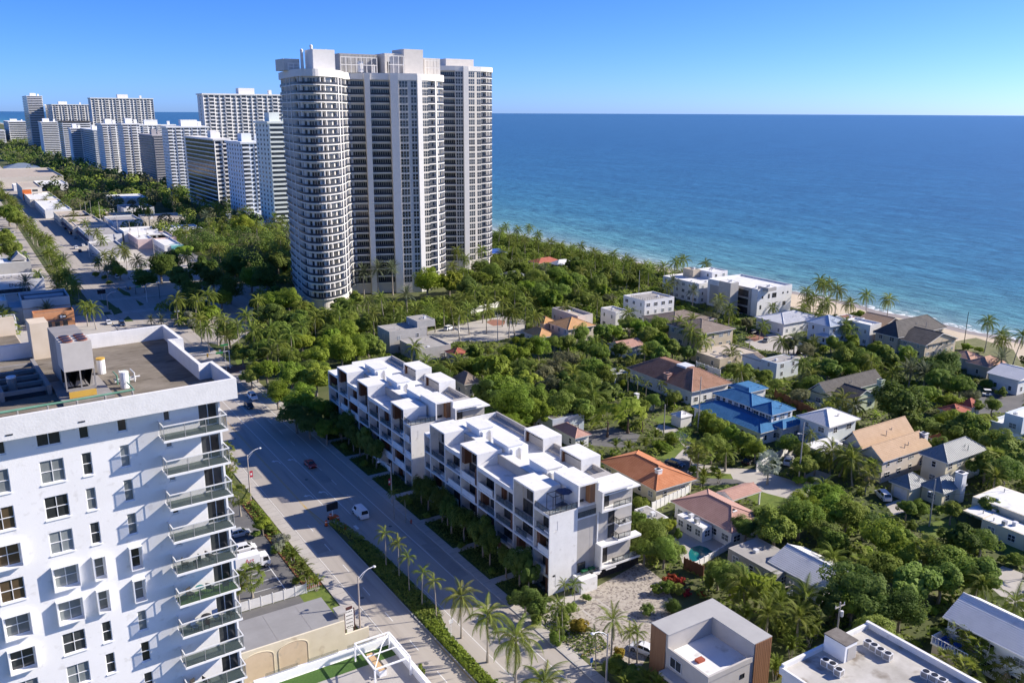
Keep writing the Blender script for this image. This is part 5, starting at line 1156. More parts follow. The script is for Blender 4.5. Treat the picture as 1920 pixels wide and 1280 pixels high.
# orange house
h = house('pale yellow house with a bright orange clay tile hip roof, beside the near townhouses', (1225, 922), (1128, 862), (1304, 896), 3.3, 'hip', 2.3, ROR, WYL, .8, seed=7, cap=ROR, phrase='the orange-roofed house'); chim(h, 1235, 880, 5.6, 1.1, 2, MTHW, 3.4)
# pink house with carport
h = house('low house with faded pink tile roof and black four-pane windows beside the pool', (1367, 1002), (1262, 937), (1442, 973), 3.4, 'hip', 2.1, RPK, MTHW, .7, seed=8, cap=RPK, dens=2.6, phrase='the pink-tiled house'); chim(h, 1375, 957, 5.0, .9, 2, MTHW, 3.4)
house('', (1318, 990), (1269, 964), (1336, 984), 2.9, 'flat', .01, MROOFW(), par=h, seed=9, dens=2.0)
cp = thing('carport', 'open carport with pink tile gable roof behind the pink-tiled house', 'carport', (0, 0, 0)); X, Y, a, b = hrect((1374, 938), (1343, 922), (1424, 918), 3.0); cp.location = (X, Y, 0)
roof(cp, 'gableU', a, b, 3.0, 1.0, .0, RPK, 'course', RPK)
for x in (.3, a - .3):
    for y in (.3, b - .3): MB().box(x - .15, x + .15, y - .15, y + .15, 0, 2.82).obj('post', MTHW, cp)
# white hip
h = house('two-storey white house with a white hip roof right of the blue-roofed house', (1551, 803), (1497, 778), (1606, 782), 6.2, 'hip', 2.2, RWHT, WBL, .8, seed=10, phrase='the white hip-roofed house')
house('', (1545, 846), (1502, 834), (1582, 829), 3.2, 'flat', .05, MROOFW(), par=h, seed=11)
# tan cross-gable
h = house('tall beige house with tan tile cross gables and arched windows', (1652, 868), (1610, 846), (1738, 833), 5.2, 'gableU', 2.6, RTAN, WBG, .5, seed=12, cap=RTAN, dens=4, phrase='the tan-gabled house')
house('', (1608, 845), (1583, 824), (1700, 806), 5.8, 'gableU', 3.2, RTAN, WBG, .5, par=h, seed=13, cap=RTAN, dens=6); chim(h, 1733, 812, 7.5, 1.3, 3, MTHW, 3)
for y, z in ((2.6, 4.2), (8.4, 4.8)):
    m = MB(); p = [(y - .7, z - 1.2), (y + .7, z - 1.2)] + [(y + .7 * math.cos(t * math.pi / 8), z + .7 * math.sin(t * math.pi / 8)) for t in range(9)]
    m.poly([(.42, a_, b_) for a_, b_ in p]); o = m.obj('arched_window', MGL(), h); o.location.x = 0
# grey seam roofs
h = house('two-storey beige house with ribbed grey metal hip roofs', (1775, 869), (1724, 848), (1872, 848), 6.2, 'hip', 2.5, RGRY, WYL, .7, 'seam', seed=14, cap=RGRY, phrase='the grey metal-roofed house')
house('', (1707, 918), (1667, 901), (1738, 902), 3.2, 'hip', 1.9, RGRY, WYL, .5, 'seam', par=h, seed=15, win=False); house('', (1768, 926), (1724, 907), (1806, 905), 3.2, 'hip', 1.9, RGRY, WYL, .5, 'seam', par=h, seed=16); chim(h, 1803, 886, 6.4, 1.6, 3, MTHW, 0)
X, Y, a, b = hrect((1707, 918), (1667, 901), (1738, 902), 3.2); o = MB().box(X - h.location.x + .46, X - h.location.x + .52, Y - h.location.y + 1, Y - h.location.y + b - 1.2, .1, 2.5).obj('garage_door', MTHW, h)
for k in range(4): MB().box(X - h.location.x + .42, X - h.location.x + .455, Y - h.location.y + 1, Y - h.location.y + b - 1.2, .15 + k * .6, .68 + k * .6).obj('door_panel', MTHW, o)
# white flat-roof bungalow right edge
h = house('cream bungalow with stepped flat white roofs at the right edge', (1965, 990), (1832, 927), (1882, 912), 4.2, 'flat', .02, MROOFW(), WYL, a=10, seed=17, phrase='the cream bungalow')
house('', (1845, 972), (1806, 956), (1878, 957), 3.0, 'flat', .02, MROOFW(), WYL, par=h, seed=18, win=False, wb=2.7); house('', (1955, 1020), (1846, 970), (1880, 960), 3.1, 'flat', .02, MROOFW(), WYL, par=h, a=4.5, seed=19)
for y in (.4, 4): MB().box(-7.4, -7.2, y, y + .2, 0, 2.7).obj('porch_post', MTHW, h) if False else None
# green house
h = house('pale green house with dark charcoal shingle gables', (1552, 742), (1515, 730), (1655, 714), 3.8, 'gableU', 2.8, RDK, WGN, .5, seed=20, cap=RDK, phrase='the pale green house'); house('', (1600, 752), (1560, 738), (1640, 738), 3.8, 'gableV', 2.2, RDK, WGN, .4, par=h, seed=21); chim(h, 1652, 712, 8, 1.4, 3, WGN, 3)
# dark beach house
h = house('large beach house with many charcoal roof slopes and a tan gable', (1681, 634), (1640, 621), (1768, 612), 5.6, 'hip', 4.2, RDK, WTN, .7, seed=22, cap=RDK, phrase='the charcoal-roofed beach house')
house('', (1736, 648), (1704, 630), (1793, 633), 4.8, 'gableV', 3.0, RDK, WTN, .5, par=h, seed=23, cap=RDK)
o = MB().box(15.8, 17.2, -.2, -.05, 2, 4).obj('tall_window', MGL(), h)
# white modern houses near the beach
h = house('cubic white modern villa with grey stair tower and glass corner', (1414, 547), (1335, 524), (1479, 535), 10.5, 'flat', .7, MROOFW(), MTHW, 0, seed=24, win=False, phrase='the cubic white villa', cat='villa')
a_ = h['_a']; b_ = g(1335, 524, 10.5)[1] - h.location.y
house('', (1366, 532), (1353, 526), (1380, 528), 13, 'flat', .1, MROOFW(), MTHG, 0, par=h, win=False); house('', (1438, 541), (1424, 536), (1450, 537), 11.8, 'flat', .1, MROOFW(), MTHI, 0, par=h, win=False, wb=10.5)
MB().box(-.5, -.01, b_ * .12, b_ * .5, 10.2, 11.2).box(-.5, -.01, b_ * .12, b_ * .16, 0, 10.2).box(-.5, -.01, b_ * .47, b_ * .51, 0, 10.2).box(-.5, -.01, b_ * .16, b_ * .47, 3.3, 3.7).box(-.5, -.01, b_ * .16, b_ * .47, 6.8, 7.2).obj('facade_frame', MTHI, h)
for k in range(3): window(h, -.04, b_ * .46, k * 3.45 + .3, b_ * .29, 2.7, 3, 1, 'W', fr=MBLK(), glass=MBRN)
for x, z, w_, hh in ((.12, 7.2, .8, 1), (.3, 7.0, .9, 1.7), (.42, 7.0, 2.4, 1.9), (.72, 8, .7, .7), (.86, 8, .7, .7), (.08, 3, .8, 1.6), (.5, 3.2, .8, 1.6), (.75, 3.2, 1.6, 1.6)): window(h, a_ * x, -.05, z, w_, hh, 1, 1, 'S', fr=MBLK(), glass=MGL())
MB().box(-.06, -.01, b_ * .7, b_ * .95, 1, 9).obj('grey_panel', MTHG, h)
h = house('white flat-roofed villa with beige roof tower behind palms near the beach', (1313, 534), (1241, 519), (1338, 525), 8.2, 'flat', .5, MROOFW(), MTHW, 0, seed=25, phrase='the beige-tower villa', cat='villa'); house('', (1330, 513), (1310, 505), (1352, 506), 11, 'flat', .4, MROOFW(), MTHW, 0, par=h, seed=26, wb=8.2); house('', (1296, 508), (1285, 503), (1304, 504), 11.5, 'flat', .3, RTF, WTN, 0, par=h, win=False, wb=8.2)
h = house('low white villa with roof deck railings and an outside stair', (1205, 567), (1173, 555), (1255, 556), 8.6, 'flat', .5, RGF, MTHW, 0, seed=27, phrase='the roof-deck villa', cat='villa'); house('', (1149, 588), (1132, 578), (1178, 584), 6.6, 'flat', .5, RGF, MTHW, 0, par=h, seed=28); railing(h, .2, .1, 9.1, 9, 'S', False); railing(h, .1, 8, 9.1, 7.5, 'W', False)
# tan house and garage block
h = house('tan two-storey house with taupe tile hip roof and an orange window', (1315, 627), (1284, 602), (1368, 612), 6.4, 'hip', 2.6, RTP, WTN, .7, seed=29, phrase='the tan hip-roofed house'); house('', (1256, 612), (1210, 592), (1316, 590), 5.2, 'hip', 2.4, RTP, WTN, .6, par=h, seed=30)
X, Y, a, b = hrect((1315, 627), (1284, 602), (1368, 612), 6.4); MB().box(X - h.location.x - 5.6, X - h.location.x - 3.6, -.6, -.1, 3.2, 5.2).obj('orange_window', mat('amber_panel', (.5, .2, .03), (.56, .26, .06), .6, 1), h) if False else None
o = MB().box(1.0, 1.0 + .07, 2.2, 4.6, 3.4, 5.2); o.box(.6, .99, 2.2, 4.6, 5.2, 5.35); o.obj('orange_window', mat('amber_panel', (.5, .2, .03), (.56, .26, .06), .6, 1), h)
house('flat tan garage block with white gate, left of the brown-and-grey roofed house', (1345, 676), (1301, 657), (1404, 655), 3.2, 'flat', .3, RTF, WTN, 0, seed=31, dens=6, phrase='the tan garage block')
h = house('white house with a brown gable roof and grey flat roof wing', (1430, 680), (1393, 664), (1442, 676), 4.4, 'gableU', 1.6, RTP, WBL, .4, seed=32, phrase='the brown-and-grey roofed house'); house('', (1452, 683), (1432, 672), (1488, 670), 5.0, 'flat', .1, RGF, WBL, 0, par=h, seed=33)
# orange-ochre house
h = house('beige house with ochre hip roofs and rear roof terrace', (1060, 619), (1032, 604), (1112, 608), 5.8, 'hip', 2.6, ROG, WBG, .6, seed=34, cap=ROG, phrase='the ochre-roofed house'); house('', (1018, 608), (1000, 600), (1040, 602), 5.4, 'hip', 1.8, ROG, WBG, .5, par=h, seed=35); house('', (1076, 598), (1042, 580), (1100, 589), 7.4, 'flat', .9, RTF, WBG, 0, par=h, seed=36)
house('', (1014, 633), (977, 622), (1036, 626), 3.2, 'hip', 2.2, ROG, WBG, .5, par=h, seed=37)
# concrete shell house
h = house('bare grey concrete house shell with flat slabs, behind the farther townhouses', (741, 622), (697, 614), (794, 611), 7.4, 'flat', .3, RGF, WCN, 0, seed=38, dens=5, phrase='the concrete house shell'); house('', (793, 656), (741, 641), (824, 638), 4.2, 'flat', .5, RGF, WCN, 0, par=h, seed=39, dens=4); house('', (779, 604), (765, 594), (799, 592), 9.6, 'flat', .2, RGF, WCN, 0, par=h, win=False, wb=7.4)
house('small garden pavilion with red tile hip roof beside the concrete house shell', (853, 667), (831, 659), (872, 657), 3.0, 'hip', 1.5, RRD, WBG, .5, seed=40, cat='pavilion', name='pavilion', phrase='the red pavilion')
house('small house with weathered grey-tan pyramid roof behind the farther townhouses', (868, 722), (849, 708), (894, 711), 4.0, 'hip', 2.4, RTP, WBG, .5, seed=41, phrase='the grey-tan pyramid roof')
h = house('low house with pinkish brown roof and a red awning among trees', (1168, 654), (1138, 644), (1206, 645), 3.2, 'gableU', 1.5, RPK, MTHW, .5, seed=42, phrase='the red-awning house'); MB().poly([(9, -.3, 3.2), (13, -.3, 3.2), (13, -2.6, 2.4), (9, -2.6, 2.4)]).poly([(9, -2.6, 2.4), (13, -2.6, 2.4), (13, -2.6, 2.15), (9, -2.6, 2.15)]).obj('awning', mat('red_canvas', (.5, .04, .02), (.58, .07, .04), .7, 1), h)
h = house('grey flat-roofed house with a blue parapet corner, behind the near townhouses', (1037, 791), (1003, 775), (1087, 774), 4.2, 'flat', .6, RGF, mat('faded_blue_wall', (.40, .46, .52), (.46, .52, .58), .8, .5), 0, seed=43, phrase='the blue-parapet house'); house('', (1070, 824), (1044, 798), (1100, 810), 3.1, 'hip', 1.4, RPK, MTHW, .5, par=h, seed=44)
house('small white cabana with a pyramid roof by the lawn', (1277, 784), (1257, 776), (1290, 775), 2.8, 'hip', 1.0, RWHT, MTHW, .2, seed=45, win=False, cat='cabana', name='cabana', phrase='the white cabana')
h = house('grey house with two terracotta-pink hip roofs near the dune', (1850, 690), (1814, 677), (1876, 676), 3.8, 'hip', 1.9, RTR, MTHG, .6, seed=46, cap=RTR, phrase='the terracotta-pink house'); house('', (1812, 677), (1786, 663), (1842, 668), 3.6, 'hip', 1.6, RTR, MTHG, .6, par=h, seed=47)
house('white house with a white sloping roof at the right edge by the dune', (1912, 714), (1880, 690), (1990, 706), 4.6, 'gableV', 1.8, RWM, MTHW, .6, seed=48, phrase='the white dune house')
h = house('white Mediterranean house with roof terrace and balustrade at the right edge', (1893, 808), (1858, 792), (1970, 786), 4.6, 'flat', .9, MROOFW(), WBL, 0, seed=49, phrase='the balustrade house'); house('', (1912, 790), (1890, 776), (1970, 770), 8.2, 'flat', .7, MROOFW(), WBL, 0, par=h, seed=50, wb=4.6)
house('small terracotta red roofed garage left of the balustrade house', (1792, 778), (1762, 764), (1818, 768), 3, 'hip', 1.4, RRD, WBG, .5, seed=51, phrase='the red garage'); house('little red hip roofed gatehouse above the red garage', (1818, 766), (1800, 755), (1838, 757), 3.4, 'hip', 1.6, RRD, WBG, .5, seed=52, phrase='the red gatehouse')
house('small terracotta outbuilding tucked behind the tan-gabled house', (1766, 830), (1744, 818), (1790, 820), 3, 'hip', 1.2, ROR, WBG, .4, seed=53, win=False, phrase='the terracotta outbuilding')
house('small grey flat-roofed pool house left of the pink-tiled house', (1232, 976), (1187, 955), (1251, 968), 2.8, 'flat', .02, RGF, MTHW, 0, seed=54, phrase='the grey pool house')
house('pale hip-roofed beach house left of the blue-white roofed house', (1470, 608), (1437, 590), (1530, 592), 4.4, 'hip', 2.0, RWM, MTHW, .6, 'seam', seed=55, phrase='the pale beach house')
h = house('blue-white metal hip roofed house between the pale beach house and white terrace house', (1552, 614), (1516, 601), (1574, 601), 6.5, 'hip', 2.6, mat('blue_white_metal', (.46, .52, .58), (.53, .59, .65), .5, .3), WBL, .6, 'seam', seed=56, phrase='the blue-white roofed house'); house('', (1552, 635), (1534, 626), (1566, 626), 3, 'hip', 1.2, mat('blue_white_metal'), WBL, .5, 'seam', par=h, seed=57)
h = house('white modern house with a brown roof terrace near the beach', (1625, 614), (1590, 600), (1642, 606), 7.2, 'flat', .6, MROOFW(), MTHW, 0, seed=58, phrase='the white terrace house'); house('', (1596, 602), (1572, 592), (1612, 595), 6.6, 'flat', .2, tmat('brown_deck', (.2, .09, .06), (.26, .13, .09), (.2, .1, .07)), MTHW, 0, par=h, seed=59)
house('beach house with one broad tan roof slope, left of the charcoal-roofed one', (1650, 618), (1626, 600), (1690, 604), 4.5, 'gableV', 3.2, RTAN, WTN, .5, seed=60, phrase='the tan beach house')
# bottom right group
h = house('low house with white ribbed gable roof, centre bottom right among trees', (1532, 1111), (1447, 1049), (1600, 1090), 3.2, 'gableV', 2.0, RWHT, MTHW, .6, a=9.6, seed=61, cap=RWHT, phrase='the white ribbed-roof house'); house('', (1470, 1072), (1352, 1032), (1480, 1066), 3.0, 'flat', .05, RGF, MTHI, 0, par=h, a=7.5, seed=62)
h = house('white tile gable roofed house with pale blue walls, bottom right corner', (1950, 1246), (1766, 1156), (1990, 1220), 6.0, 'gableV', 2.4, RWHT, WBL, .6, a=9.6, seed=63, cap=RWHT, phrase='the pale blue house'); X, Y = h.location.x, h.location.y
b_ = g(1766, 1156, 6)[1] - Y
bl = MB().box(-3.2, .6, b_ - 6, b_ - .5, 2.9, 3.2).obj('side_balcony', MTHW, h)
for i in range(12): MB().box(-3.2, -3.12, b_ - 6 + i * .48, b_ - 5.94 + i * .48, 3.2, 4.2).obj('baluster', MTHW, bl)
MB().box(-3.22, -3.1, b_ - 6, b_ - .5, 4.2, 4.3).box(-3.1, .6, b_ - .6, b_ - .5, 3.2, 4.2).obj('handrail', MTHW, bl); MB().box(-3, .5, b_ - 5.8, b_ - .7, 0, 2.9).obj('balcony_base', WTN, h)
sofa(X - 1.8, Y + b_ - 2.0, 3.2, 0, mat('bright_blue_cloth', (.02, .07, .30), (.03, .10, .38), .8, 2), 'bright blue cushioned sofa on the side balcony of the pale blue house', 2.2); ptable(X - 1.6, Y + b_ - 3.6, 3.2, .6, mat('bright_blue_cloth'), 'bright blue covered table on the side balcony of the pale blue house')
MB().box(9.0, 9.9, b_ * .2, b_ * .3, 7, 8.6).obj('vent_stack', MTHW, h) if False else None
# flat roof with condensers
z_ = 10.0; nw = g(1462, 1245, z_); ne = g(1612, 1157, z_); a = ne[0] - nw[0]; b = 22; X, Y = nw[0], nw[1] - b
h = thing('flat_roof_building', 'white building with stained flat roof and rows of condenser units, bottom right', 'building', (X, Y, 0)); land(X + a / 2, Y + b - 6, z_, 'the condenser-roof building')
MSTN = mat('stained_white_roof', (.36, .34, .30), (.55, .53, .49), .9, .22, wob=(.35, (.22, .19, .155), .56), bump=.004, bscale=12)
MB().box(.3, a - .3, .3, b - .3, 0, z_ - .65).obj('wall', MTHW, h); MB().box(0, a, 0, b, z_ - 1.3, z_ - .6).obj('roof_edge_band', MTHW, h)
MB().poly([(.3, .3, z_ - .58), (a - .3, .3, z_ - .58), (a - .3, b - .3, z_ - .58), (.3, b - .3, z_ - .58)]).obj('roof', MSTN, h)
MB().box(a - .45, a, 0, b, z_ - .59, z_ + .3).box(.35, a - .46, b - .45, b, z_ - .59, z_ + .02).box(0, .34, 0, b, z_ - .59, z_ - .3).obj('parapet', MTHW, h)
sA = g(1530, 1180, z_ + 1.9); sB = g(1588, 1210, z_ + 1.9); sC = g(1607, 1200, z_ + 1.9); xa, xb, ya, yb = (sA[0] + sB[0]) / 2 - X, sC[0] - X, sB[1] - Y, min(sA[1] - Y, b - .46)
MB().box(xa, xb, ya, yb, z_ - .57, z_ + 1.9).obj('stair_house', MWC(), h); MB().box(xa - .1, xb + .1, ya - .1, yb + .04, z_ + 1.9, z_ + 2.05).obj('stair_house_roof', mat('mossy_roof_felt', (.13, .115, .10), (.22, .20, .18), .95, .8), h); MB().box(xa + .5, xb - .1, ya - .05, ya - .01, z_ - .5, z_ + 1.4).obj('door', MTHG, h)
window(h, .24, b - 3, 6, 1.6, 1.6, 2, 1, 'W')
wn = ['first', 'second', 'third', 'fourth']
for r_, (pts, where) in enumerate(((((1548, 1240), (1561, 1247), (1573, 1258)), 'beside the stair house'), (((1628, 1205), (1639, 1212), (1651, 1220), (1665, 1228)), 'by the east parapet'), (((1736, 1262), (1752, 1269), (1767, 1277)), 'at the bottom picture edge'))):
    for i, p in enumerate(pts): x, y = g(*p, z_); acunit(x, y, z_ - .57, f'condenser unit {where} on the stained roof, {wn[i]} from left', .95, 'condenser units on the stained flat roof', .1)
# modern timber house
z_ = 9.0; nw = g(1222, 1168, z_); ne = g(1329, 1118, z_); se = g(1436, 1189, z_); a = ne[0] - nw[0]; b = ne[1] - se[1]; X, Y = nw[0], nw[1] - b
h = thing('modern_villa', 'modern beige villa with wood clad sides and a sunken white roof deck, bottom centre', 'villa', (X, Y, 0)); land(X + a / 2, Y + b / 2, z_, 'the wood-clad villa')
MGB = mat('warm_grey_stucco', (.44, .415, .385), (.50, .475, .445), .75, .5); MRFG = mat('pale_grey_roof', (.37, .365, .355), (.43, .425, .41), .8, .3)
MB().box(.1, a - .1, .1, b - .1, 0, 6.3).obj('wall', MGB, h)
MB().box(0, a, b - 3.4, b, 6.3, z_).obj('north_block', MGB, h); MB().box(a - 3.4, a, 0, b - 3.41, 6.3, z_).obj('east_block', MGB, h)
MB().prism([(-.05, b - 3.5), (a - 3.5, b - 3.5), (a - 3.5, -.05), (a + .05, -.05), (a + .05, b + .05), (-.05, b + .05)], z_, z_ + .12).obj('roof', MRFG, h)
MB().poly([(.3, .3, 6.34), (a - 3.42, .3, 6.34), (a - 3.42, b - 3.42, 6.34), (.3, b - 3.42, 6.34)]).obj('roof_deck', MROOFW(), h)
MB().box(0, .3, 0, b - 3.42, 6.3, 7.1).box(.31, a - 3.42, 0, .3, 6.3, 7.1).obj('deck_parapet', MGB, h)
MB().box(-.08, -.01, b - 3.0, b + .02, .3, z_).obj('wood_cladding', MWOOD2(), h); MB().box(a - 3.2, a - .02, -.1, -.02, .3, z_ - .02).obj('wood_cladding', MWOOD2(), h)
for i in range(1, 9): MB().box(a - 3.2 + i * .36, a - 3.18 + i * .36, -.115, -.101, .3, z_ - .1).obj('board_joint', MWOOD(), h)
MB().box(-1.6, -.01, .6, b - 3.6, 3.6, 4.1).box(-1.5, -1.2, .6, 1.0, 0, 3.6).obj('entrance_canopy', MGB, h)
window(h, -.04, b - 4, 4.6, 2.2, 1.6, 2, 1, 'W', fr=MTHW); window(h, -.04, 4.6, .3, 2.4, 2.6, 2, 1, 'W', fr=MBLK()); window(h, a - 5.6, .06, 4.4, .8, .7, 1, 1, 'S', fr=MBLK())
MB().box(1.8, 3.0, b - 7.6, b - 6.8, 6.35, 6.7).obj('red_hatch', mat('red_brown_paint', (.30, .07, .04), (.36, .10, .06), .7, 1), h)
# walls, fences, gates ------------------------------------------------------------
def fence(label, p0, p1, h_, m, n, cat='fence', post=None, name='fence', pw=.05):
    A = Vector(g(*p0)); B = Vector(g(*p1)); L_ = (B - A).length; T = thing(name, label, cat, (A.x, A.y, 0), math.atan2(B.y - A.y, B.x - A.x))
    for i in range(n): MB().box(i * L_ / n + .06, (i + 1) * L_ / n - .06, -pw, pw, .05, h_).obj('panel', m, T)
    for i in range(n + 1): MB().box(i * L_ / n - .07, i * L_ / n + .07, -pw - .05, pw + .05, 0, h_ + .15).obj('post', post or m, T)
fence('white rendered garden wall along the dead end street under the palms', (868, 592), (938, 575), 2.4, MTHW, 7, 'wall', name='garden_wall')
fence('white fence between the orange-roofed and pink-tiled houses', (1222, 958), (1292, 925), 1.9, MTHW, 9)
fence('white post and panel fence at the street corner of the blue-roofed house', (1418, 884), (1478, 852), 2.2, MTHW, 8)
fence('white pool fence in front of the swimming pool', (1302, 1066), (1372, 1026), 1.3, MTHW, 8)
fence('weathered brown timber fence at the end of the stone drive', (1282, 1066), (1318, 1082), 2.2, MWOOD(), 6)
fence('dark brown fence behind the blue-roofed house', (1452, 745), (1560, 800), 2.4, MWOOD(), 12)
fence('grey slat fence beside the blue-roofed house and white hip-roofed house', (1470, 868), (1510, 845), 2.2, MTHG, 6)
fence('low white wall right of the brown-roofed house', (1362, 722), (1425, 716), 1.8, MTHW, 6, 'wall', name='garden_wall')
fence('white gate wall along the tan garage block', (1305, 690), (1350, 706), 2.2, MTHW, 6, 'wall', name='garden_wall')
fence('white boundary wall of the pale green house', (1496, 755), (1538, 768), 1.8, WBL, 5, 'wall', name='garden_wall')
for i, (p, lab) in enumerate((((1128, 722), 'farthest'), ((1193, 758), 'middle'), ((1222, 768), 'nearest'))):
    x, y = g(*p); T = thing('gate_pillar', f'white garden gate pillar in front of the brown-roofed house, {lab} of three', 'pillar', (x, y, 0), 0, 'gate pillars before the brown-roofed house'); MB().box(-.5, .5, -.5, .5, 0, 3.0).obj('shaft', MTHW, T); MB().box(-.6, .6, -.6, .6, 3.0, 3.25).obj('cap', MTHW, T)
# blue pool canopy and red roof by the beach
for p0, lab, m, nm, s in (((918, 476), 'blue canopy tent among palms beside the second tower', mat('bright_blue_cloth'), 'canopy_tent', 7), ((1010, 494), 'long red tiled beach pavilion roof behind the palms', RRD, 'beach_pavilion', 9), ((1045, 497), 'white beach pavilion roof near the sand', RWM, 'beach_pavilion', 7), ((948, 520), 'grey pitched service roof under the palms by the wavy tower', RGRY, 'service_building', 7)):
    x, y = g(*p0, 4); T = thing(nm, lab, 'canopy' if 'tent' in nm else 'pavilion', (x, y, 0)); roof(T, 'hip', s * 1.6, s, 4, 2, .3, m, None)
    for i in (0, s * 1.6):
        for j in (0, s): MB().box(i - .15, i + .15, j - .15, j + .15, 0, 3.83).obj('post', MTHW, T)
# ================================================================= VEHICLES AND STREET FURNITURE
def hgt(bx, by, ty):
    x, y = g(bx, by); lo, hi = 0, 60
    for _ in range(40):
        m = (lo + hi) / 2
        if proj(x, y, m)[1] > ty: lo = m
        else: hi = m
    return lo
MTYR = mat('black_rubber', (.02, .02, .02), None, .85); MRIM = mat('wheel_rim', (.42, .42, .43), None, .35, metal=.7); MLAMP = mat('headlight_glass', (.7, .72, .74), None, .1, spec=.6); MTAIL = mat('red_lamp_glass', (.35, .02, .02), None, .2); MCARG = mat('car_glass', (.015, .018, .022), None, .05, spec=.7)
_cars = {}
def carmeshes(kind):
    if kind in _cars: return _cars[kind]
    L_, W_, Hh, cab = {'sedan': (4.6, 1.82, 1.42, (.5, 1.25, 2.95, 3.75)), 'suv': (4.7, 1.9, 1.72, (.18, .45, 3.1, 3.75)), 'van': (4.9, 1.95, 2.0, (.08, .25, 3.7, 4.35)), 'sports': (4.4, 1.9, 1.25, (.7, 1.5, 2.5, 3.4)), 'pickup': (5.4, 1.95, 1.8, (1.9, 2.05, 3.5, 4.1))}[kind]
    belt = {'sedan': .88, 'suv': 1.05, 'van': 1.15, 'sports': .8, 'pickup': 1.05}[kind]
    b = MB(); secs = [(0, .80, .30, belt * .82), (.12, .95, .22, belt * .96), (.9, 1, .2, belt), (L_ * .7, 1, .2, belt), (L_ - .75, .97, .2, belt * .90), (L_ - .12, .90, .22, belt * .72), (L_, .76, .32, belt * .58)]
    rings = []
    for y, ws, zl, zh in secs:
        h = W_ / 2 * ws; n = len(b.v)
        b.v += [(-h * .94, y - L_ / 2, zl), (-h, y - L_ / 2, zl + .25), (-h * .99, y - L_ / 2, zh - .12), (-h * .9, y - L_ / 2, zh), (h * .9, y - L_ / 2, zh), (h * .99, y - L_ / 2, zh - .12), (h, y - L_ / 2, zl + .25), (h * .94, y - L_ / 2, zl)]
        rings.append(n)
    for p, q in zip(rings, rings[1:]):
        for i in range(8): j = (i + 1) % 8; b.f.append((p + i, q + i, q + j, p + j)); b.m.append(0)
    b.f.append(tuple(range(rings[0], rings[0] + 8))); b.m.append(0); b.f.append(tuple(range(rings[-1] + 7, rings[-1] - 1, -1))); b.m.append(0)
    c0, c1, c2, c3 = [c - L_ / 2 for c in cab]; hb, ht = W_ / 2 * .9, W_ / 2 * .74
    r = MB(); q = [(-ht, c1, Hh), (ht, c1, Hh), (ht, c2, Hh), (-ht, c2, Hh)]; p = [(-hb, c0, belt), (hb, c0, belt), (hb, c3, belt), (-hb, c3, belt)]
    r.poly(q); 
    for i in range(4): r.poly([p[i], p[(i + 1) % 4], q[(i + 1) % 4], q[i]])
    gl = []
    def lerp(a, b2, t): return tuple(a[k] + (b2[k] - a[k]) * t for k in range(3))
    for i in range(4):
        a, b2, c, d = p[i], p[(i + 1) % 4], q[(i + 1) % 4], q[i]
        nrm = (Vector(b2) - Vector(a)).cross(Vector(d) - Vector(a)).normalized() * .012
        def pt(s, t): return tuple(Vector(lerp(lerp(a, b2, s), lerp(d, c, s), t)) + nrm)
        spans = [(.08, .92)] if i in (0, 2) else ([(.1, .48), (.53, .9)] if kind != 'van' else [(.62, .92)])
        if i == 3 and kind == 'van': spans = [(.08, .38)]
        for s0, s1 in spans: gl.append(MB().poly([pt(s0, .1), pt(s1, .1), pt(s1, .9), pt(s0, .9)]).mesh('window', MCARG))
    w = MB(); rad = .34 if kind != 'suv' else .37; w.cyl((-.11, 0, 0), (.11, 0, 0), rad, rad, 14); wm = w.mesh('wheel', MTYR); rm = MB().cyl((-.12, 0, 0), (.12, 0, 0), rad * .6, rad * .6, 10).mesh('rim', MRIM)
    hl = MB().box(-.2, .2, -.05, .05, -.07, .07).mesh('headlight', MLAMP); tl = MB().box(-.17, .17, -.04, .04, -.09, .09).mesh('taillight', MTAIL)
    _cars[kind] = (b, r, gl, wm, rm, hl, tl, L_, W_, belt, rad); return _cars[kind]
_bm = {}
def car(px, py, head, kind, col, label, z=0.01, grp=None, cat='car'):
    b, r, gl, wm, rm, hl, tl, L_, W_, belt, rad = carmeshes(kind); x, y = g(px, py)
    pm = mat('car_paint_' + col[0], col[1], None, .25, spec=.6)
    k = (kind, col[0])
    if k not in _bm: _bm[k] = (b.mesh('body', pm, False), r.mesh('cabin', pm))
    T = thing('van' if kind == 'van' else 'pickup_truck' if kind == 'pickup' else 'parked_car' if grp else 'car', label, cat, (x, y, z), R(head), grp)
    inst(_bm[k][0], 'body', T); inst(_bm[k][1], 'cabin', T)
    for q in gl: inst(q, 'window', T)
    for sx in (-1, 1):
        for yy in (-L_ * .31, L_ * .31): wo = inst(wm, 'wheel', T, (sx * (W_ / 2 - .1), yy, rad)); inst(rm, 'rim', wo)
        inst(hl, 'headlight', T, (sx * W_ * .33, L_ / 2 - .06, belt * .62)); inst(tl, 'taillight', T, (sx * W_ * .34, -L_ / 2 + .06, belt * .75))
    return T
WH = ('white', (.75, .75, .75)); BK = ('black', (.015, .015, .018)); RDc = ('red', (.34, .035, .02)); GRc = ('grey', (.22, .23, .24)); SV = ('silver', (.45, .46, .47)); NV = ('navy', (.02, .035, .07))
car(582, 873, 180, 'sports', RDc, 'dark red car driving in the centre lane of the coast road'); car(676, 966, 0, 'van', WH, 'white panel van driving beside the median tip', cat='van')
vl = car(474, 747, 180, 'suv', WH, 'white car on the coast road near the shade trees, north of the black one'); car(467, 763, 180, 'sedan', BK, 'small black car on the coast road beside the white one')
car(204, 607, 180, 'sedan', WH, 'white car waiting at the crossing beside two palms'); car(229, 610, 180, 'suv', NV, 'dark car at the crossing just past the condo roof')
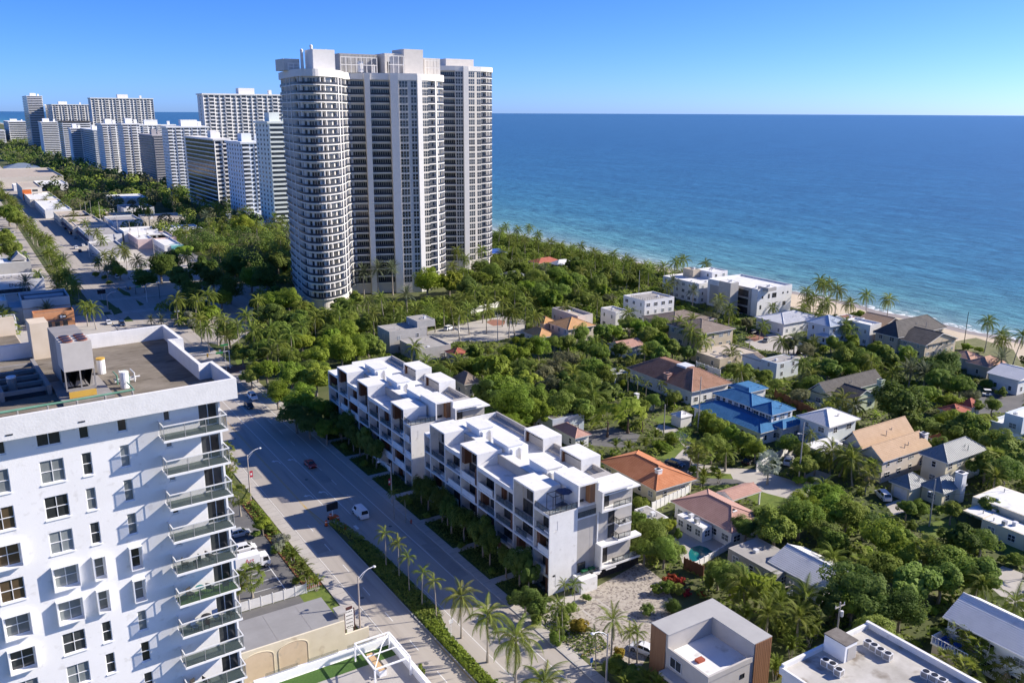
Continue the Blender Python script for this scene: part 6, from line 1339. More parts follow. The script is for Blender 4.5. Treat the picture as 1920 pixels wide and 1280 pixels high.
car(447, 1004, 270, 'sedan', SV, 'silver car parked behind the condo balconies, upper of two', grp='cars in the condo car park'); car(457, 1032, 270, 'sedan', WH, 'white car parked right behind the box truck', grp='cars in the condo car park')
car(1208, 1222, 20, 'sedan', WH, 'white car on the stone drive beside the wood-clad villa'); car(1479, 868, 300, 'suv', WH, 'white SUV parked past the silver fan palm'); car(1404, 867, 290, 'sedan', BK, 'black car parked in hedge shade left of the silver fan palm')
car(1265, 872, 200, 'sedan', NV, 'dark blue car in tree shade on the drive behind the orange roof'); car(1655, 933, 330, 'suv', WH, 'white SUV parked on the drive of the grey metal-roofed house')
car(1436, 640, 300, 'sedan', GRc, 'grey car on the beach street near the brick forecourt'); car(1503, 664, 280, 'suv', BK, 'black car parked in shade at the end of the beach street'); car(1413, 625, 270, 'sedan', BK, 'dark car in front of the cubic white villa')
car(842, 618, 295, 'suv', WH, 'white and dark patrol style car parked in the dead end street'); car(1020, 720, 30, 'van', WH, 'small white van under trees behind the big green tree')
for i, (x, y, k, c, lab) in enumerate(((305, 425, 'suv', WH, 'white car'), (325, 437, 'van', WH, 'white van'), (345, 446, 'sedan', SV, 'silver car'), (365, 452, 'sedan', GRc, 'grey car'))): car(x, y, 0, k, c, f'{lab} in the shaded row behind the alley shops, {["farthest", "second farthest", "second nearest", "nearest"][i]} of four', grp='cars parked behind the alley shops')
for i, (x, y, k, c, lab) in enumerate(((143, 466, 'suv', WH, 'white car under the awning of the shops, lower one'), (150, 472, 'sedan', NV, 'dark car beside the shop awning, nearest the crossing'), (66, 418, 'sedan', WH, 'white car on the avenue among median palms'), (24, 438, 'sedan', SV, 'silver car on the avenue near the left picture edge'), (268, 500, 'sedan', SV, 'silver car in the small car park behind the corner shop'), (205, 420, 'suv', WH, 'white car parked at the head of the alley'), (430, 452, 'pickup', NV, 'dark truck on the forecourt of the blue-white condo'), (246, 522, 'sedan', WH, 'white car half hidden by trees at the crossing'))): car(x, y, 0 if i != 4 else 90, k, c, lab)
rc_ = random.Random(9); cc = [WH, SV, GRc, BK, NV, WH, RDc]
for i in range(14):
    u, v = 60.9, 418 + i * 26 + rc_.uniform(-6, 6); p = proj(u, v, 0); c_ = cc[rc_.randrange(7)]; car(p[0], p[1], rc_.uniform(-8, 8), rc_.choice(('sedan', 'suv', 'sedan')), c_, f'{c_[0]} car parked before the shops along the avenue, {["nearest", "second nearest", "third nearest", "fourth nearest", "fifth nearest", "sixth nearest", "seventh nearest", "seventh farthest", "sixth farthest", "fifth farthest", "fourth farthest", "third farthest", "second farthest", "farthest"][i]} in the row', grp='cars parked before the avenue shops')
gc = thing('golf_cart', 'white golf cart on the shaded drive near the right edge', 'golf cart', (*g(1850, 742), .01), .8)
MB().box(-.6, .6, -1.2, 1.2, .3, .75).obj('body', MTHW, gc); MB().box(-.65, .65, -.9, .9, 1.85, 1.95).obj('roof', MTHW, gc)
for x in (-.55, .5):
    for y in (-.8, .75): MB().box(x, x + .05, y, y + .05, .75, 1.85).obj('post', MBLK(), gc); inst(carmeshes('sedan')[3], 'wheel', gc, (x, y * 1.1, .25), sc=.7)
MB().box(-.5, .5, -.5, 0, .75, 1.0).obj('seat', MBLK(), gc)
# box truck with lettering
tk = thing('box_truck', 'white box truck with red script lettering parked by the planting bed', 'truck', (*g(476, 1064), .01), R(-90))
MB().box(-1.05, 1.05, -3.3, 1.0, .75, 2.95).obj('cargo_box', MWC(), tk)
m = MB(); P = [(1.1, .55), (2.75, .55), (2.8, 1.25), (2.45, 2.3), (1.15, 2.35)]
for s in (-1, 1): m.poly([(s * .98, y, z) for y, z in (P if s > 0 else P[::-1])])
for i in range(5): a, b2 = P[i], P[(i + 1) % 5]; m.poly([(-.98, *a), (-.98, *b2), (.98, *b2), (.98, *a)])
m.obj('cab', MWC(), tk); MB().poly([(-.88, 2.79, 1.32), (.88, 2.79, 1.32), (.88, 2.49, 2.2), (-.88, 2.49, 2.2)]).obj('windscreen', MCARG, tk)
for s in (-1, 1): MB().poly([(s * .985, 1.5, 1.35), (s * .985, 2.55, 1.35), (s * .985, 2.35, 2.1), (s * .985, 1.5, 2.1)]).obj('window', MCARG, tk)
MB().box(-.9, .9, -3.2, 2.6, .45, .74).obj('chassis', MBLK(), tk)
for s in (-.9, .9):
    for y in (-2.3, 1.95): wo = inst(carmeshes('suv')[3], 'wheel', tk, (s, y, .4), sc=1.1); inst(carmeshes('suv')[4], 'rim', wo, (0, 0, 0))
text(tk, 'Art', (1.06, -1.7, 1.75), 1.15, mat('red_sign_paint', (.5, .02, .05), None, .5), (R(90), 0, R(90)), .005)
for i in range(2): MB().box(1.055, 1.06, -2.6 + i * 1.9, -2.0 + i * 2.2, 1.15, 1.35).obj('small_print', mat('grey_print', (.3, .3, .32), None, .6), tk)
# street lamps
def lamp(bx, by, ty, dx, lab, banner=None, reach=2.4):
    x, y = g(bx, by); h = hgt(bx, by, ty); T = thing('street_lamp', lab, 'street lamp', (x, y, 0), 0, 'cobra head street lamps on the coast road'); MP = mat('lamp_concrete', (.42, .36, .31), (.48, .42, .37), .8, .6)
    MB().cyl((0, 0, 0), (0, 0, h), .17, .1, 8).obj('pole', MP, T)
    pts = [(0, 0, h - .4), (dx * reach * .35, 0, h + .35), (dx * reach * .7, 0, h + .75), (dx * reach, 0, h + .85)]; MB().tube(pts, [.07] * 4, 6).obj('arm', MALU(), T); MB().tube([(0, 0, h - 1.1), (dx * reach * .5, 0, h + .45)], [.04, .04], 5).obj('brace', MALU(), T)
    MB().ball((dx * (reach + .3), 0, h + .85), .3, sz=.5).obj('lamp_head', MALU(), T)
    if banner: MB().box(dx * -.1 - .75 if dx < 0 else .2, dx * -.1 - .1 if dx < 0 else .85, -.02, .02, banner, banner + 1.4).obj('banner', mat('red_banner', (.45, .02, .05), (.5, .04, .07), .7, 2), T); MB().box(.35 if dx > 0 else -.6, .7 if dx > 0 else -.25, -.03, -.021, banner + .45, banner + .95).obj('banner_mark', MTHW, T)
lamp(470, 937, 852, 1, 'street lamp with a red banner left of the coast road', 5.0); lamp(735, 943, 868, -1, 'street lamp with a red banner in front of the gap between the townhouse rows', 4.2)
lamp(676, 1190, 1080, 1, 'tall street lamp beside the white tenant sign'); lamp(1136, 1292, 1186, -1, 'street lamp by the stone drive at the bottom edge')
lamp(203, 582, 552, 1, 'double arm lamp pole right of the orange stucco shop', None, 3)
for i, (bx, by, ty, lab) in enumerate(((334, 608, 585, 'short twin globe lamp at the park corner of the crossing'), (300, 560, 530, 'dark slim lamp post at the shaded crossing corner'), (255, 552, 528, 'dark slim lamp post on the crossing island'))):
    x, y = g(bx, by); h = hgt(bx, by, ty); T = thing('globe_lamp', lab, 'street lamp', (x, y, 0)); MB().cyl((0, 0, 0), (0, 0, h), .1, .07, 6).obj('pole', MBLK(), T); MB().box(-.7, .7, -.04, .04, h - .1, h).obj('crossbar', MBLK(), T)
    for s in (-.6, .6): MB().ball((s, 0, h + .3), .32).obj('globe', MTHW, T)
# utility poles
MPOL = mat('weathered_pole', (.38, .35, .31), (.46, .43, .39), .85, 1)
TOPS = []
def upole(bx, by, ty, lab, arm=0, light=0, tr=0, rad=.16, m=None):
    x, y = g(bx, by); h = hgt(bx, by, ty); T = thing('utility_pole', lab, 'utility pole', (x, y, 0)); MB().cyl((0, 0, 0), (0, 0, h), rad, rad * .65, 8).obj('pole', m or MPOL, T); TOPS.append((x, y, h))
    if arm:
        MB().box(-1.1, 1.1, -.07, .07, h - .8, h - .65).obj('crossarm', MPOL, T)
        for s in (-1, 0, 1): MB().cyl((s, 0, h - .65), (s, 0, h - .3), .07, .05, 6).obj('insulator', MTHW, T)
    if light: MB().tube([(0, 0, h - 2.6), (-1.4, 0, h - 2.2)], [.04, .04], 5).obj('lamp_arm', MALU(), T); MB().ball((-1.6, 0, h - 2.2), .26, sz=.5).obj('lamp_head', MALU(), T)
    for k in range(tr): MB().cyl((.35 * (-1) ** k, -.2, h - 2.4 - k * .3), (.35 * (-1) ** k, -.2, h - 1.5 - k * .3), .24, .24, 8).obj('transformer', MALU(), T)
upole(1497, 905, 792, 'utility pole with a lamp beside the white SUV and silver fan palm', 0, 1); upole(1742, 986, 898, 'utility pole with a lamp in front of the grey metal-roofed house', 0, 1)
upole(1308, 812, 706, 'pale utility pole in front of the blue-roofed house'); upole(1244, 818, 758, 'slim utility pole at the lawn left of the white cabana')
upole(1566, 1215, 1128, 'utility pole with crossarm and insulators above the condenser roof', 1, 0, 1); upole(1476, 1140, 1090, 'utility pole with pale transformers beside the white ribbed-roof house', 1, 0, 2)
upole(860, 623, 592, 'thick white pole on the dead end street beside the patrol style car', rad=.32, m=MTHW); upole(933, 638, 588, 'pole with a crossarm by the roundabout palms', 1); upole(1050, 658, 636, 'short pole left of the red-awning house', 1)
upole(1806, 655, 585, 'tall dark bare pole rising above the dune', rad=.14, m=MBLK()); upole(1404, 668, 634, 'slim pole at the beach street in front of the tan garage block'); upole(1197, 560, 507, 'slim lamp pole among palms beside the roof-deck villa')
upole(1245, 622, 600, 'thin pole left of the tan hip-roofed house')
for i, (bx, by, ty) in enumerate(((153, 408, 380), (163, 413, 378), (173, 416, 376), (190, 425, 378), (223, 448, 402), (246, 456, 414), (262, 462, 420), (277, 462, 428), (290, 486, 440))): upole(bx, by, ty, f'thin alley pole between the shop rows, {["farthest", "second farthest", "third farthest", "fourth farthest", "middle", "fourth nearest", "third nearest", "second nearest", "nearest"][i]} of nine', 0)
upole(168, 482, 456, 'white pole standing before the dark-awning shop', m=MTHW); upole(74, 600, 574, 'pale pole in front of the orange stucco shop', m=MTHW)
def wire(a, b2, sag, lab):
    pts = [(a[0] + (b2[0] - a[0]) * i / 8, a[1] + (b2[1] - a[1]) * i / 8, a[2] + (b2[2] - a[2]) * i / 8 - sag * 4 * (i / 8) * (1 - i / 8)) for i in range(9)]
    o = MB().tube(pts, [.022] * 9, 4).obj('power_cable', MBLK()); tag(o, lab, 'cable')
off = lambda p, d: (p[0], p[1], p[2] - d)
wire(off(TOPS[0], 3), off(TOPS[2], 2), 1.2, 'cable from the white SUV pole to the pole by the blue-roofed house'); wire(off(TOPS[1], 2.4), off(TOPS[0], 2.2), 1.5, 'cable between the two lamp poles over the tan-gabled house street'); wire(off(TOPS[1], 3), (TOPS[1][0] + 34, TOPS[1][1] - 8, 6), 1.6, 'cable from the lamp pole towards the cream bungalow'); wire(off(TOPS[8], .5), off(TOPS[2], 1), 2.2, 'long cable above the gardens past the red-awning house')
# barrels, message board, signs
MORG = mat('safety_orange', (.55, .10, .02), (.6, .13, .03), .6, 2)
for i, (bx, by, lab) in enumerate(((612, 985, 'leftmost'), (634, 976, 'third from left'), (648, 992, 'rightmost'), (620, 972, 'second from left'))):
    T = thing('traffic_barrel', f'orange and white traffic barrel at the median tip, {lab} of four', 'traffic barrel', (*g(bx, by), .01), 0, 'traffic barrels round the message board')
    MB().cyl((0, 0, 0), (0, 0, .1), .42, .42, 12).obj('base', MBLK(), T); MB().cyl((0, 0, .1), (0, 0, 1.05), .31, .24, 12).obj('drum', MORG, T)
    for z in (.35, .72): MB().cyl((0, 0, z), (0, 0, z + .16), .305 - z * .055, .295 - z * .055, 12).obj('white_band', MTHW, T)
mb_ = thing('message_board', 'dark portable traffic message board standing in the median lane', 'traffic sign', (*g(624, 972), .01), R(8)); MB().box(-1.2, 1.2, -.1, .1, 1.9, 3.4).obj('panel', MBLK(), mb_); MB().box(-.08, .08, -.08, .08, .5, 1.9).obj('mast', MALU(), mb_); MB().box(-.9, .9, -.5, .5, .3, .6).obj('trailer', MORG, mb_)
for s in (-1, 1): inst(carmeshes('sedan')[3], 'wheel', mb_, (s * .95, 0, .3), sc=.8)
m2 = thing('message_board', 'dark message sign facing the shaded crossing by the traffic islands', 'traffic sign', (*g(192, 562), .01), R(5)); MB().box(-1.6, 1.6, -.1, .1, 2.6, 4.4).obj('panel', MBLK(), m2); MB().box(-.08, .08, -.08, .08, 0, 2.6).obj('mast', MALU(), m2)
sg = thing('tenant_sign', 'white multi-panel pylon sign with dark frame beside the grey flat roof', 'sign', (*g(657, 1198), 0), R(4)); MSF = mat('maroon_frame', (.08, .03, .03), None, .6)
MB().box(-.85, -.72, -.1, .1, 0, 5.2).box(.72, .85, -.1, .1, 0, 5.2).obj('frame', MSF, sg); MB().box(-.5, .5, -.1, .1, 5.2, 5.6).obj('top_plate', MSF, sg)
for i in range(5):
    z = 4.55 - i * .62; o = MB().box(-.7, .7, -.08, .08, z, z + .56).obj('sign_panel', MTHW, sg); n = 4 + (i * 3) % 4
    for k in range(n): MB().box(-.55 + k * 1.1 / n, -.55 + (k + .62) * 1.1 / n, -.09, -.081, z + .2, z + .38).obj('print', MBLK(), o)
MB().box(-.5, .5, -.07, .07, .9, 1.9).obj('lower_panel', MTHW, sg)
hy = thing('fire_hydrant', 'small dark red hydrant on the east sidewalk by the nearer townhouses', 'hydrant', (*g(771, 982), .13)); MB().cyl((0, 0, 0), (0, 0, .75), .16, .13, 10).obj('barrel', RRD, hy); MB().ball((0, 0, .78), .16).obj('bonnet', RRD, hy); MB().cyl((-.28, 0, .5), (.28, 0, .5), .08, .08, 8).obj('nozzle', RRD, hy)
def post_sign(bx, by, ty, lab, m, w_=.5, h_=.6, cat='sign', name='post_sign', wid=None):
    x, y = g(bx, by); h = hgt(bx, by, ty); T = thing(name, lab, cat, (x, y, 0)); MB().box(-.03, .03, -.03, .03, 0, h).obj('post', MALU(), T); MB().box(-w_ / 2, w_ / 2, -.05, -.031, h - h_, h).obj('plate', m, T)
MGS = mat('street_sign_green', (.02, .20, .06), None, .5)
post_sign(425, 700, 645, 'green street name sign on a tall post by the brick crosswalk', MGS, 2.4, .5); post_sign(414, 675, 655, 'white square sign under the green street sign at the brick crosswalk', MTHW, .7, 1.0); post_sign(846, 1204, 1160, 'white back of a sign on the median hedge beside the big palms', MTHW, .7, .7); post_sign(1108, 1266, 1232, 'blue sign on a thin post by the stone drive', mat('blue_sign', (.03, .12, .35), None, .5), .5, .8)
def mastarm(bx, by, ty, dx, L_, lab, sig=True, sign=True):
    x, y = g(bx, by); h = hgt(bx, by, ty); T = thing('signal_mast', lab, 'traffic light', (x, y, 0)); MB().cyl((0, 0, 0), (0, 0, h), .18, .12, 8).obj('pole', MALU(), T); MB().cyl((0, 0, h - .3), (dx * L_, 0, h), .1, .06, 6).obj('arm', MALU(), T)
    for k in range(2):
        s = MB().box(dx * L_ * (.55 + .4 * k) - .22, dx * L_ * (.55 + .4 * k) + .22, -.2, .2, h - 1.3, h - .12).obj('signal_head', mat('signal_yellow', (.55, .32, .03), None, .6), T)
        for q in range(3): MB().cyl((dx * L_ * (.55 + .4 * k), -.21, h - 1.1 + q * .38), (dx * L_ * (.55 + .4 * k), -.24, h - 1.1 + q * .38), .14, .14, 8).obj('lens', MBLK(), s)
    if sign: MB().box(dx * L_ * .25 - 1.1, dx * L_ * .25 + 1.1, -.12, -.08, h - .75, h - .15).obj('street_sign', MGS, T)
mastarm(276, 566, 534, -1, 11, 'grey signal mast with green street sign across the shaded crossing'); mastarm(432, 690, 656, -1, 12, 'signal mast over the coast road beside the green street sign')
# ================================================================= VEGETATION
def leafmat(n, c, c2, tr=.22): return mat(n, c, c2, .65, .9, spec=.12, objrand=.16, transl=tr + .22, detail=2)
LB_ = leafmat('bright_foliage', (.20, .285, .03), (.29, .37, .06)); LM = leafmat('mid_foliage', (.165, .24, .036), (.26, .325, .072)); LD = leafmat('deep_foliage', (.11, .17, .032), (.175, .23, .058)); LO = leafmat('olive_foliage', (.15, .165, .075), (.22, .225, .12)); LY = leafmat('lime_foliage', (.22, .29, .025), (.30, .35, .05))
LP = leafmat('palm_frond_green', (.14, .195, .026), (.24, .275, .06), .2); LPY = leafmat('yellowish_palm_frond', (.13, .17, .03), (.22, .23, .06), .2); LG = leafmat('grey_palm_frond', (.13, .16, .09), (.19, .215, .13), .15); LS = leafmat('silver_palm_frond', (.26, .31, .25), (.34, .38, .31), .1)  # LPY is the yellowish frond colour
LCR = leafmat('croton_yellow', (.30, .24, .03), (.40, .32, .05)); LRD = leafmat('red_bracts', (.30, .04, .03), (.40, .07, .05)); LGY = leafmat('silver_shrub', (.26, .28, .20), (.34, .35, .27)); DRY = mat('dry_frond', (.26, .19, .10), (.34, .26, .15), .9, 1)
BARK = mat('grey_bark', (.20, .17, .14), (.28, .245, .205), .9, 2, bump=.01); PBARK = mat('palm_bark', (.28, .245, .20), (.37, .33, .28), .9, 3, bump=.01); BBARK = mat('brown_bark', (.10, .07, .05), (.15, .11, .08), .9, 2)
def leaf(mb, c, n, up, s, asp=1.0):
    n = n.normalized(); a = n.orthogonal() if abs(n.dot(up)) > .98 else n.cross(up); a.normalize(); b = n.cross(a)
    mb.poly([c - a * s * .5, c - b * s * .62 * asp, c + a * s * .5 + n * s * .12, c + b * s * .62 * asp])
def rv(rs): 
    while True:
        v = Vector((rs.uniform(-1, 1), rs.uniform(-1, 1), rs.uniform(-1, 1)))
        if .05 < v.length < 1: return v.normalized()
def crownmesh(seed, m, nc=34, nl=2600, ls=.095, flat=.8, gap=.0, low=-.35, cone=0):
    """leafy crown of unit radius, centred on the origin"""
    rs = random.Random(seed); mb = MB(); cl = []
    for i in range(nc):
        d = rv(rs); d.z = d.z * .8 + .25; d.normalize()
        r = rs.uniform(.45, .86) if i else 0
        c = Vector((d.x * r, d.y * r, d.z * r * flat))
        if cone: k = 1 - .75 * (c.z + .8) / 1.6; c.x *= k; c.y *= k
        cr = rs.uniform(.20, .36) if not cone else rs.uniform(.16, .26)
        if c.z < low: c.z = low + rs.uniform(0, .2)
        cl.append((c, cr))
    per = nl // nc
    for c, cr in cl:
        out = c.normalized() if c.length > .1 else Vector((0, 0, 1))
        for k in range(per):
            d = rv(rs)
            if d.dot(out) < -.35 and rs.random() < .75: d = -d
            p = c + Vector((d.x * cr, d.y * cr, d.z * cr * .82)) * rs.uniform(.72, 1.08)
            nrm = (d * .9 + rv(rs) * .5 + Vector((.35, -.12, .75)))
            leaf(mb, p, nrm, rv(rs), ls * rs.uniform(.6, 1.35))
    # dense inner foliage
    for k in range(int(nl * .12)):
        d = rv(rs); p = Vector((d.x, d.y, d.z * flat)) * rs.uniform(.3, .62)
        if cone: kk = 1 - .75 * (p.z + .8) / 1.6; p.x *= kk; p.y *= kk
        leaf(mb, p, d + rv(rs) * .5, rv(rs), ls * 2.6)
    return mb.mesh('crown', m)
def trunkmesh(seed, h=1.0):
    rs = random.Random(seed); mb = MB(); mb.tube([(0, 0, 0), (rs.uniform(-.05, .05), rs.uniform(-.05, .05), .5), (rs.uniform(-.08, .08), rs.uniform(-.08, .08), 1.0)], [.085, .065, .05], 7)
    for i in range(5):
        a = rs.uniform(0, 6.28); r = rs.uniform(.35, .6); mb.tube([(0, 0, rs.uniform(.6, .9)), (r * .5 * math.cos(a), r * .5 * math.sin(a), 1.15), (r * math.cos(a), r * math.sin(a), 1.35)], [.045, .03, .012], 5)
    return mb.mesh('trunk', BARK)
CR = {}
for key, m in (('bright', LB_), ('mid', LM), ('dark', LD), ('olive', LO), ('lime', LY)):
    CR[key] = [crownmesh(hash((key, i)) % 9999 if False else {'bright': 10, 'mid': 20, 'dark': 30, 'olive': 40, 'lime': 50}[key] + i, m, nc=(30, 44, 22, 16, 34)[i], nl=(5200, 6000, 4400, 3400, 4800)[i], ls=(.064, .054, .075, .095, .068)[i], flat=(.78, .95, .62, .8, .5)[i]) for i in range(5)]
CR['cone'] = [crownmesh(61, LM, 40, 2400, .09, 1.0, cone=1)]; CR['croton'] = [crownmesh(62, LCR, 22, 1100, .14, .85)]; CR['red'] = [crownmesh(63, LRD, 18, 800, .16, .7)]; CR['silver'] = [crownmesh(64, LGY, 22, 1500, .11, .8)]
TR = [trunkmesh(i) for i in range(3)]
# palms ----------------------------------------------------------------------------
def frondmesh(L_, droop, w_, n, m, lift=.6, name='frond', seed=1, stiff=0):
    """one pinnate frond growing along +x from the origin"""
    rs = random.Random(seed); mb = MB(); pts = []
    for i in range(9):
        t = i / 8; x = L_ * (t - droop * .22 * t ** 3); z = lift * L_ * t * (1 - t * .55) - droop * L_ * .62 * t ** 2.4; pts.append(Vector((x, 0, z)))
    for a, b in zip(pts, pts[1:]): mb.poly([a + Vector((0, -.03, 0)), b + Vector((0, -.02, 0)), b + Vector((0, .02, 0)), a + Vector((0, .03, 0))])
    for i in range(n):
        t = .1 + .9 * (i + .5) / n; k = min(int(t * 8), 7); p = pts[k].lerp(pts[k + 1], t * 8 - k); d = (pts[min(k + 1, 8)] - pts[k]).normalized()
        ln = w_ * math.sin(math.pi * min(1, .18 + t * .86)) ** .6 * rs.uniform(.85, 1.1)
        for s in (-1, 1):
            q = p + Vector((0, s, 0)) * ln * (.80 - .25 * (1 - stiff)) + d * ln * .55 + Vector((0, 0, -1)) * ln * ((.55 if not stiff else .12) + rs.uniform(-.1, .12)); e = d * (L_ / n * .62)
            mb.poly([p - e * .5, q, p + e * .75])
    return mb.mesh(name, m)
def xf(mb, me_src, M):
    n = len(mb.v); mb.v += [tuple(M @ v.co) for v in me_src.vertices]
    for p in me_src.polygons: mb.f.append(tuple(n + i for i in p.vertices)); mb.m.append(0)
def palmcrown(fronds, n, m, seed, tmin=-55, tmax=70, wind=0, dead=0):
    rs = random.Random(seed); mb = MB()
    for i in range(n):
        t = i / (n - 1); el = R(tmax + (tmin - tmax) * t ** .85 + rs.uniform(-7, 7)); az = i * 2.399 + rs.uniform(-.2, .2)
        if wind: az += wind * math.sin(az + 2.6) * .45
        M = Matrix.Rotation(az, 4, 'Z') @ Matrix.Rotation(-el, 4, 'Y') @ Matrix.Rotation(rs.uniform(-.35, .35), 4, 'X') @ Matrix.Scale(rs.uniform(.85, 1.1), 4)
        xf(mb, fronds[i % len(fronds)], M)
    return mb.mesh('crown', m)
def palmtrunk(h, r, lean, m, seed=0, n=7, ring=True):
    rs = random.Random(seed); mb = MB(); pts = []; rad = []
    for i in range(n):
        t = i / (n - 1); pts.append((lean * t ** 1.7, lean * .3 * math.sin(t * 3), h * t)); rad.append(r * (1.45 - .6 * min(1, t * 4)) if t < .25 else r * (.87 - .2 * t))
    mb.tube(pts, rad, 7); return mb.mesh('trunk', m), pts[-1]
FR = {'coco': [frondmesh(3.4, .95, .74, 30, LP, .42, seed=i) for i in range(2)], 'date': [frondmesh(3.1, .35, .42, 24, LG, .3, seed=i + 4, stiff=1) for i in range(2)], 'sun': [frondmesh(3.2, .9, .7, 28, LPY, .45, seed=i + 8) for i in range(2)], 'fox': [frondmesh(1.9, .8, .55, 16, LP, .5, seed=i + 12) for i in range(2)], 'gdate': [frondmesh(3.0, .55, .45, 24, LP, .4, seed=21, stiff=1)], 'areca': [frondmesh(2.4, .6, .5, 16, LPY, .8, seed=22)], 'areca2': [frondmesh(2.4, .6, .5, 16, LP, .8, seed=23)]}
PC = {'coco': [palmcrown(FR['coco'], 25, LP, s, -55, 74, .8) for s in (1, 2, 3)], 'sun': [palmcrown(FR['sun'], 23, LPY, s, -55, 72, .6) for s in (4, 5)], 'date': [palmcrown(FR['date'], 46, LG, s, -42, 82) for s in (6, 7)], 'fox': [palmcrown(FR['fox'], 13, LP, s, -30, 70, .5) for s in (8, 9)], 'gdate': [palmcrown(FR['gdate'], 34, LP, s, -40, 80) for s in (10, 11)], 'areca': [palmcrown(FR['areca'], 18, LPY, 12, 25, 84)], 'areca2': [palmcrown(FR['areca2'], 20, LP, 13, 25, 84)]}
def fancrown(seed, m, n=30, L_=1.5, fr=.85, skirt=True):
    rs = random.Random(seed); mb = MB()
    for i in range(n):
        t = i / (n - 1); el = R(78 - 130 * t ** .9 + rs.uniform(-8, 8)); az = i * 2.399; M = Matrix.Rotation(az, 4, 'Z') @ Matrix.Rotation(-el, 4, 'Y') @ Matrix.Rotation(rs.uniform(-.6, .6), 4, 'X')
        b = L_ * rs.uniform(.8, 1.1); mb.poly([M @ Vector((0, -.02, 0)), M @ Vector((b, -.015, 0)), M @ Vector((b, .015, 0)), M @ Vector((0, .02, 0))])
        c = Vector((b, 0, 0)); nf = 9
        for k in range(nf):
            a0 = R(-105 + 210 * k / nf); a1 = R(-105 + 210 * (k + .9) / nf); am = (a0 + a1) / 2; r = fr * rs.uniform(.85, 1.1)
            mb.poly([M @ c, M @ (c + Vector((r * .62 * math.cos(a0), r * .62 * math.sin(a0), .04))), M @ (c + Vector((r * math.cos(am), r * math.sin(am), -.22 * r))), M @ (c + Vector((r * .62 * math.cos(a1), r * .62 * math.sin(a1), .04)))])
    return mb.mesh('crown', m)
PC['fan'] = [fancrown(31, LP), fancrown(32, LPY)]; PC['silver'] = [fancrown(33, LS, 34, 1.9, 1.25)]
def travmesh():
    rs = random.Random(3); mb = MB()
    for i in range(19):
        a = R(-82 + 164 * i / 18); d = Vector((math.sin(a), rs.uniform(-.12, .12), math.cos(a))).normalized(); p0 = d * .6; p1 = d * rs.uniform(1.6, 2.0); side = d.cross(Vector((0, 1, 0))).normalized()
        mb.poly([p0 - side * .04, p1 - side * .04, p1 + side * .04, p0 + side * .04]); prev = p1
        for k in range(5):
            q = p1 + d * (.55 * (k + 1)) + Vector((0, rs.uniform(-.1, .1), -.06 * k * k)); w = .38 * math.sin(math.pi * (k + 1.2) / 6.2); w0 = .38 * math.sin(math.pi * (k + .2) / 6.2)
            for s in (-1, 1): mb.poly([prev, prev + side * s * w0 + Vector((0, .12 * s, 0)), q + side * s * w + Vector((0, .12 * s, 0)), q])
            prev = q
    return mb.mesh('crown', LB_)
PC['trav'] = [travmesh()]
SK = MB()
for i in range(16): a = i * .393; SK.poly([(.12 * math.cos(a), .12 * math.sin(a), .1), (.75 * math.cos(a - .15), .75 * math.sin(a - .15), -1.0), (.75 * math.cos(a + .15), .75 * math.sin(a + .15), -1.2)])
SK = SK.mesh('dry_skirt', DRY)
TRK = {}
def getpt(h, r, lean, m, seed):
    k = (round(h * 2) / 2, round(r, 2), round(lean, 1), m.name)
    if k not in TRK: TRK[k] = palmtrunk(k[0], r, lean, m, seed)
    return TRK[k]
PLANTS = []
KIND = {}
def tree(x, y, Rr, col, rs, zs=1.0, kind='broadleaf_tree', word='tree'):
    T = thing(kind, '', 'tree' if word == 'tree' else 'shrub', (x, y, 0), rs.uniform(0, 6.28))
    zc = Rr * .98 * zs + (1.0 if word == 'tree' else -.25 * Rr); ms = CR[col]; i = rs.randrange(len(ms)); sz = rs.uniform(.88, 1.1)
    if col == 'cone': inst(ms[0], 'crown', T, (0, 0, Rr * 1.3), sc=(Rr, Rr, Rr * 1.5))
    else: inst(ms[i], 'crown', T, (0, 0, zc), sc=(Rr * rs.uniform(.86, 1.16), Rr * rs.uniform(.86, 1.16), Rr * sz * zs))
    if word == 'tree': inst(rs.choice(TR), 'trunk', T, sc=(Rr, Rr, max(1.2, zc * .82)))
    cw = {'bright': 'bright green', 'mid': 'mid green', 'dark': 'dark green', 'olive': 'olive grey', 'lime': 'lime green', 'cone': 'conical green', 'croton': 'yellow leaved', 'red': 'red leaved', 'silver': 'silvery'}[col]
    sw = ('big ' if Rr > 5.4 else 'small ' if Rr < 2.6 else '') if word == 'tree' else ('low ' if Rr < 1.3 else '')
    PLANTS.append((T, f'{sw}{cw} {"broadleaf tree" if word == "tree" else "shrub"}', x, y, zc, Rr)); return T
PK = {'coco': ('coconut_palm', 'coconut palm', .19, 1.1, 1.0), 'sun': ('coconut_palm', 'yellowish coconut palm', .17, .8, 1.0), 'date': ('date_palm', 'grey-green date palm', .26, 0, 1.0), 'gdate': ('date_palm', 'green date palm', .26, .1, 1.0), 'fox': ('slender_palm', 'slender palm', .1, .15, 1.0), 'fan': ('fan_palm', 'fan palm', .2, .1, .95), 'silver': ('silver_fan_palm', 'silver fan palm', .3, 0, 1.15), 'areca': ('clumping_palm', 'yellowish clumping palm', .07, 0, 1.0), 'areca2': ('clumping_palm', 'green clumping palm', .07, 0, 1.0), 'trav': ('traveller_palm', 'fan-shaped traveller palm', .3, 0, 1.2)}
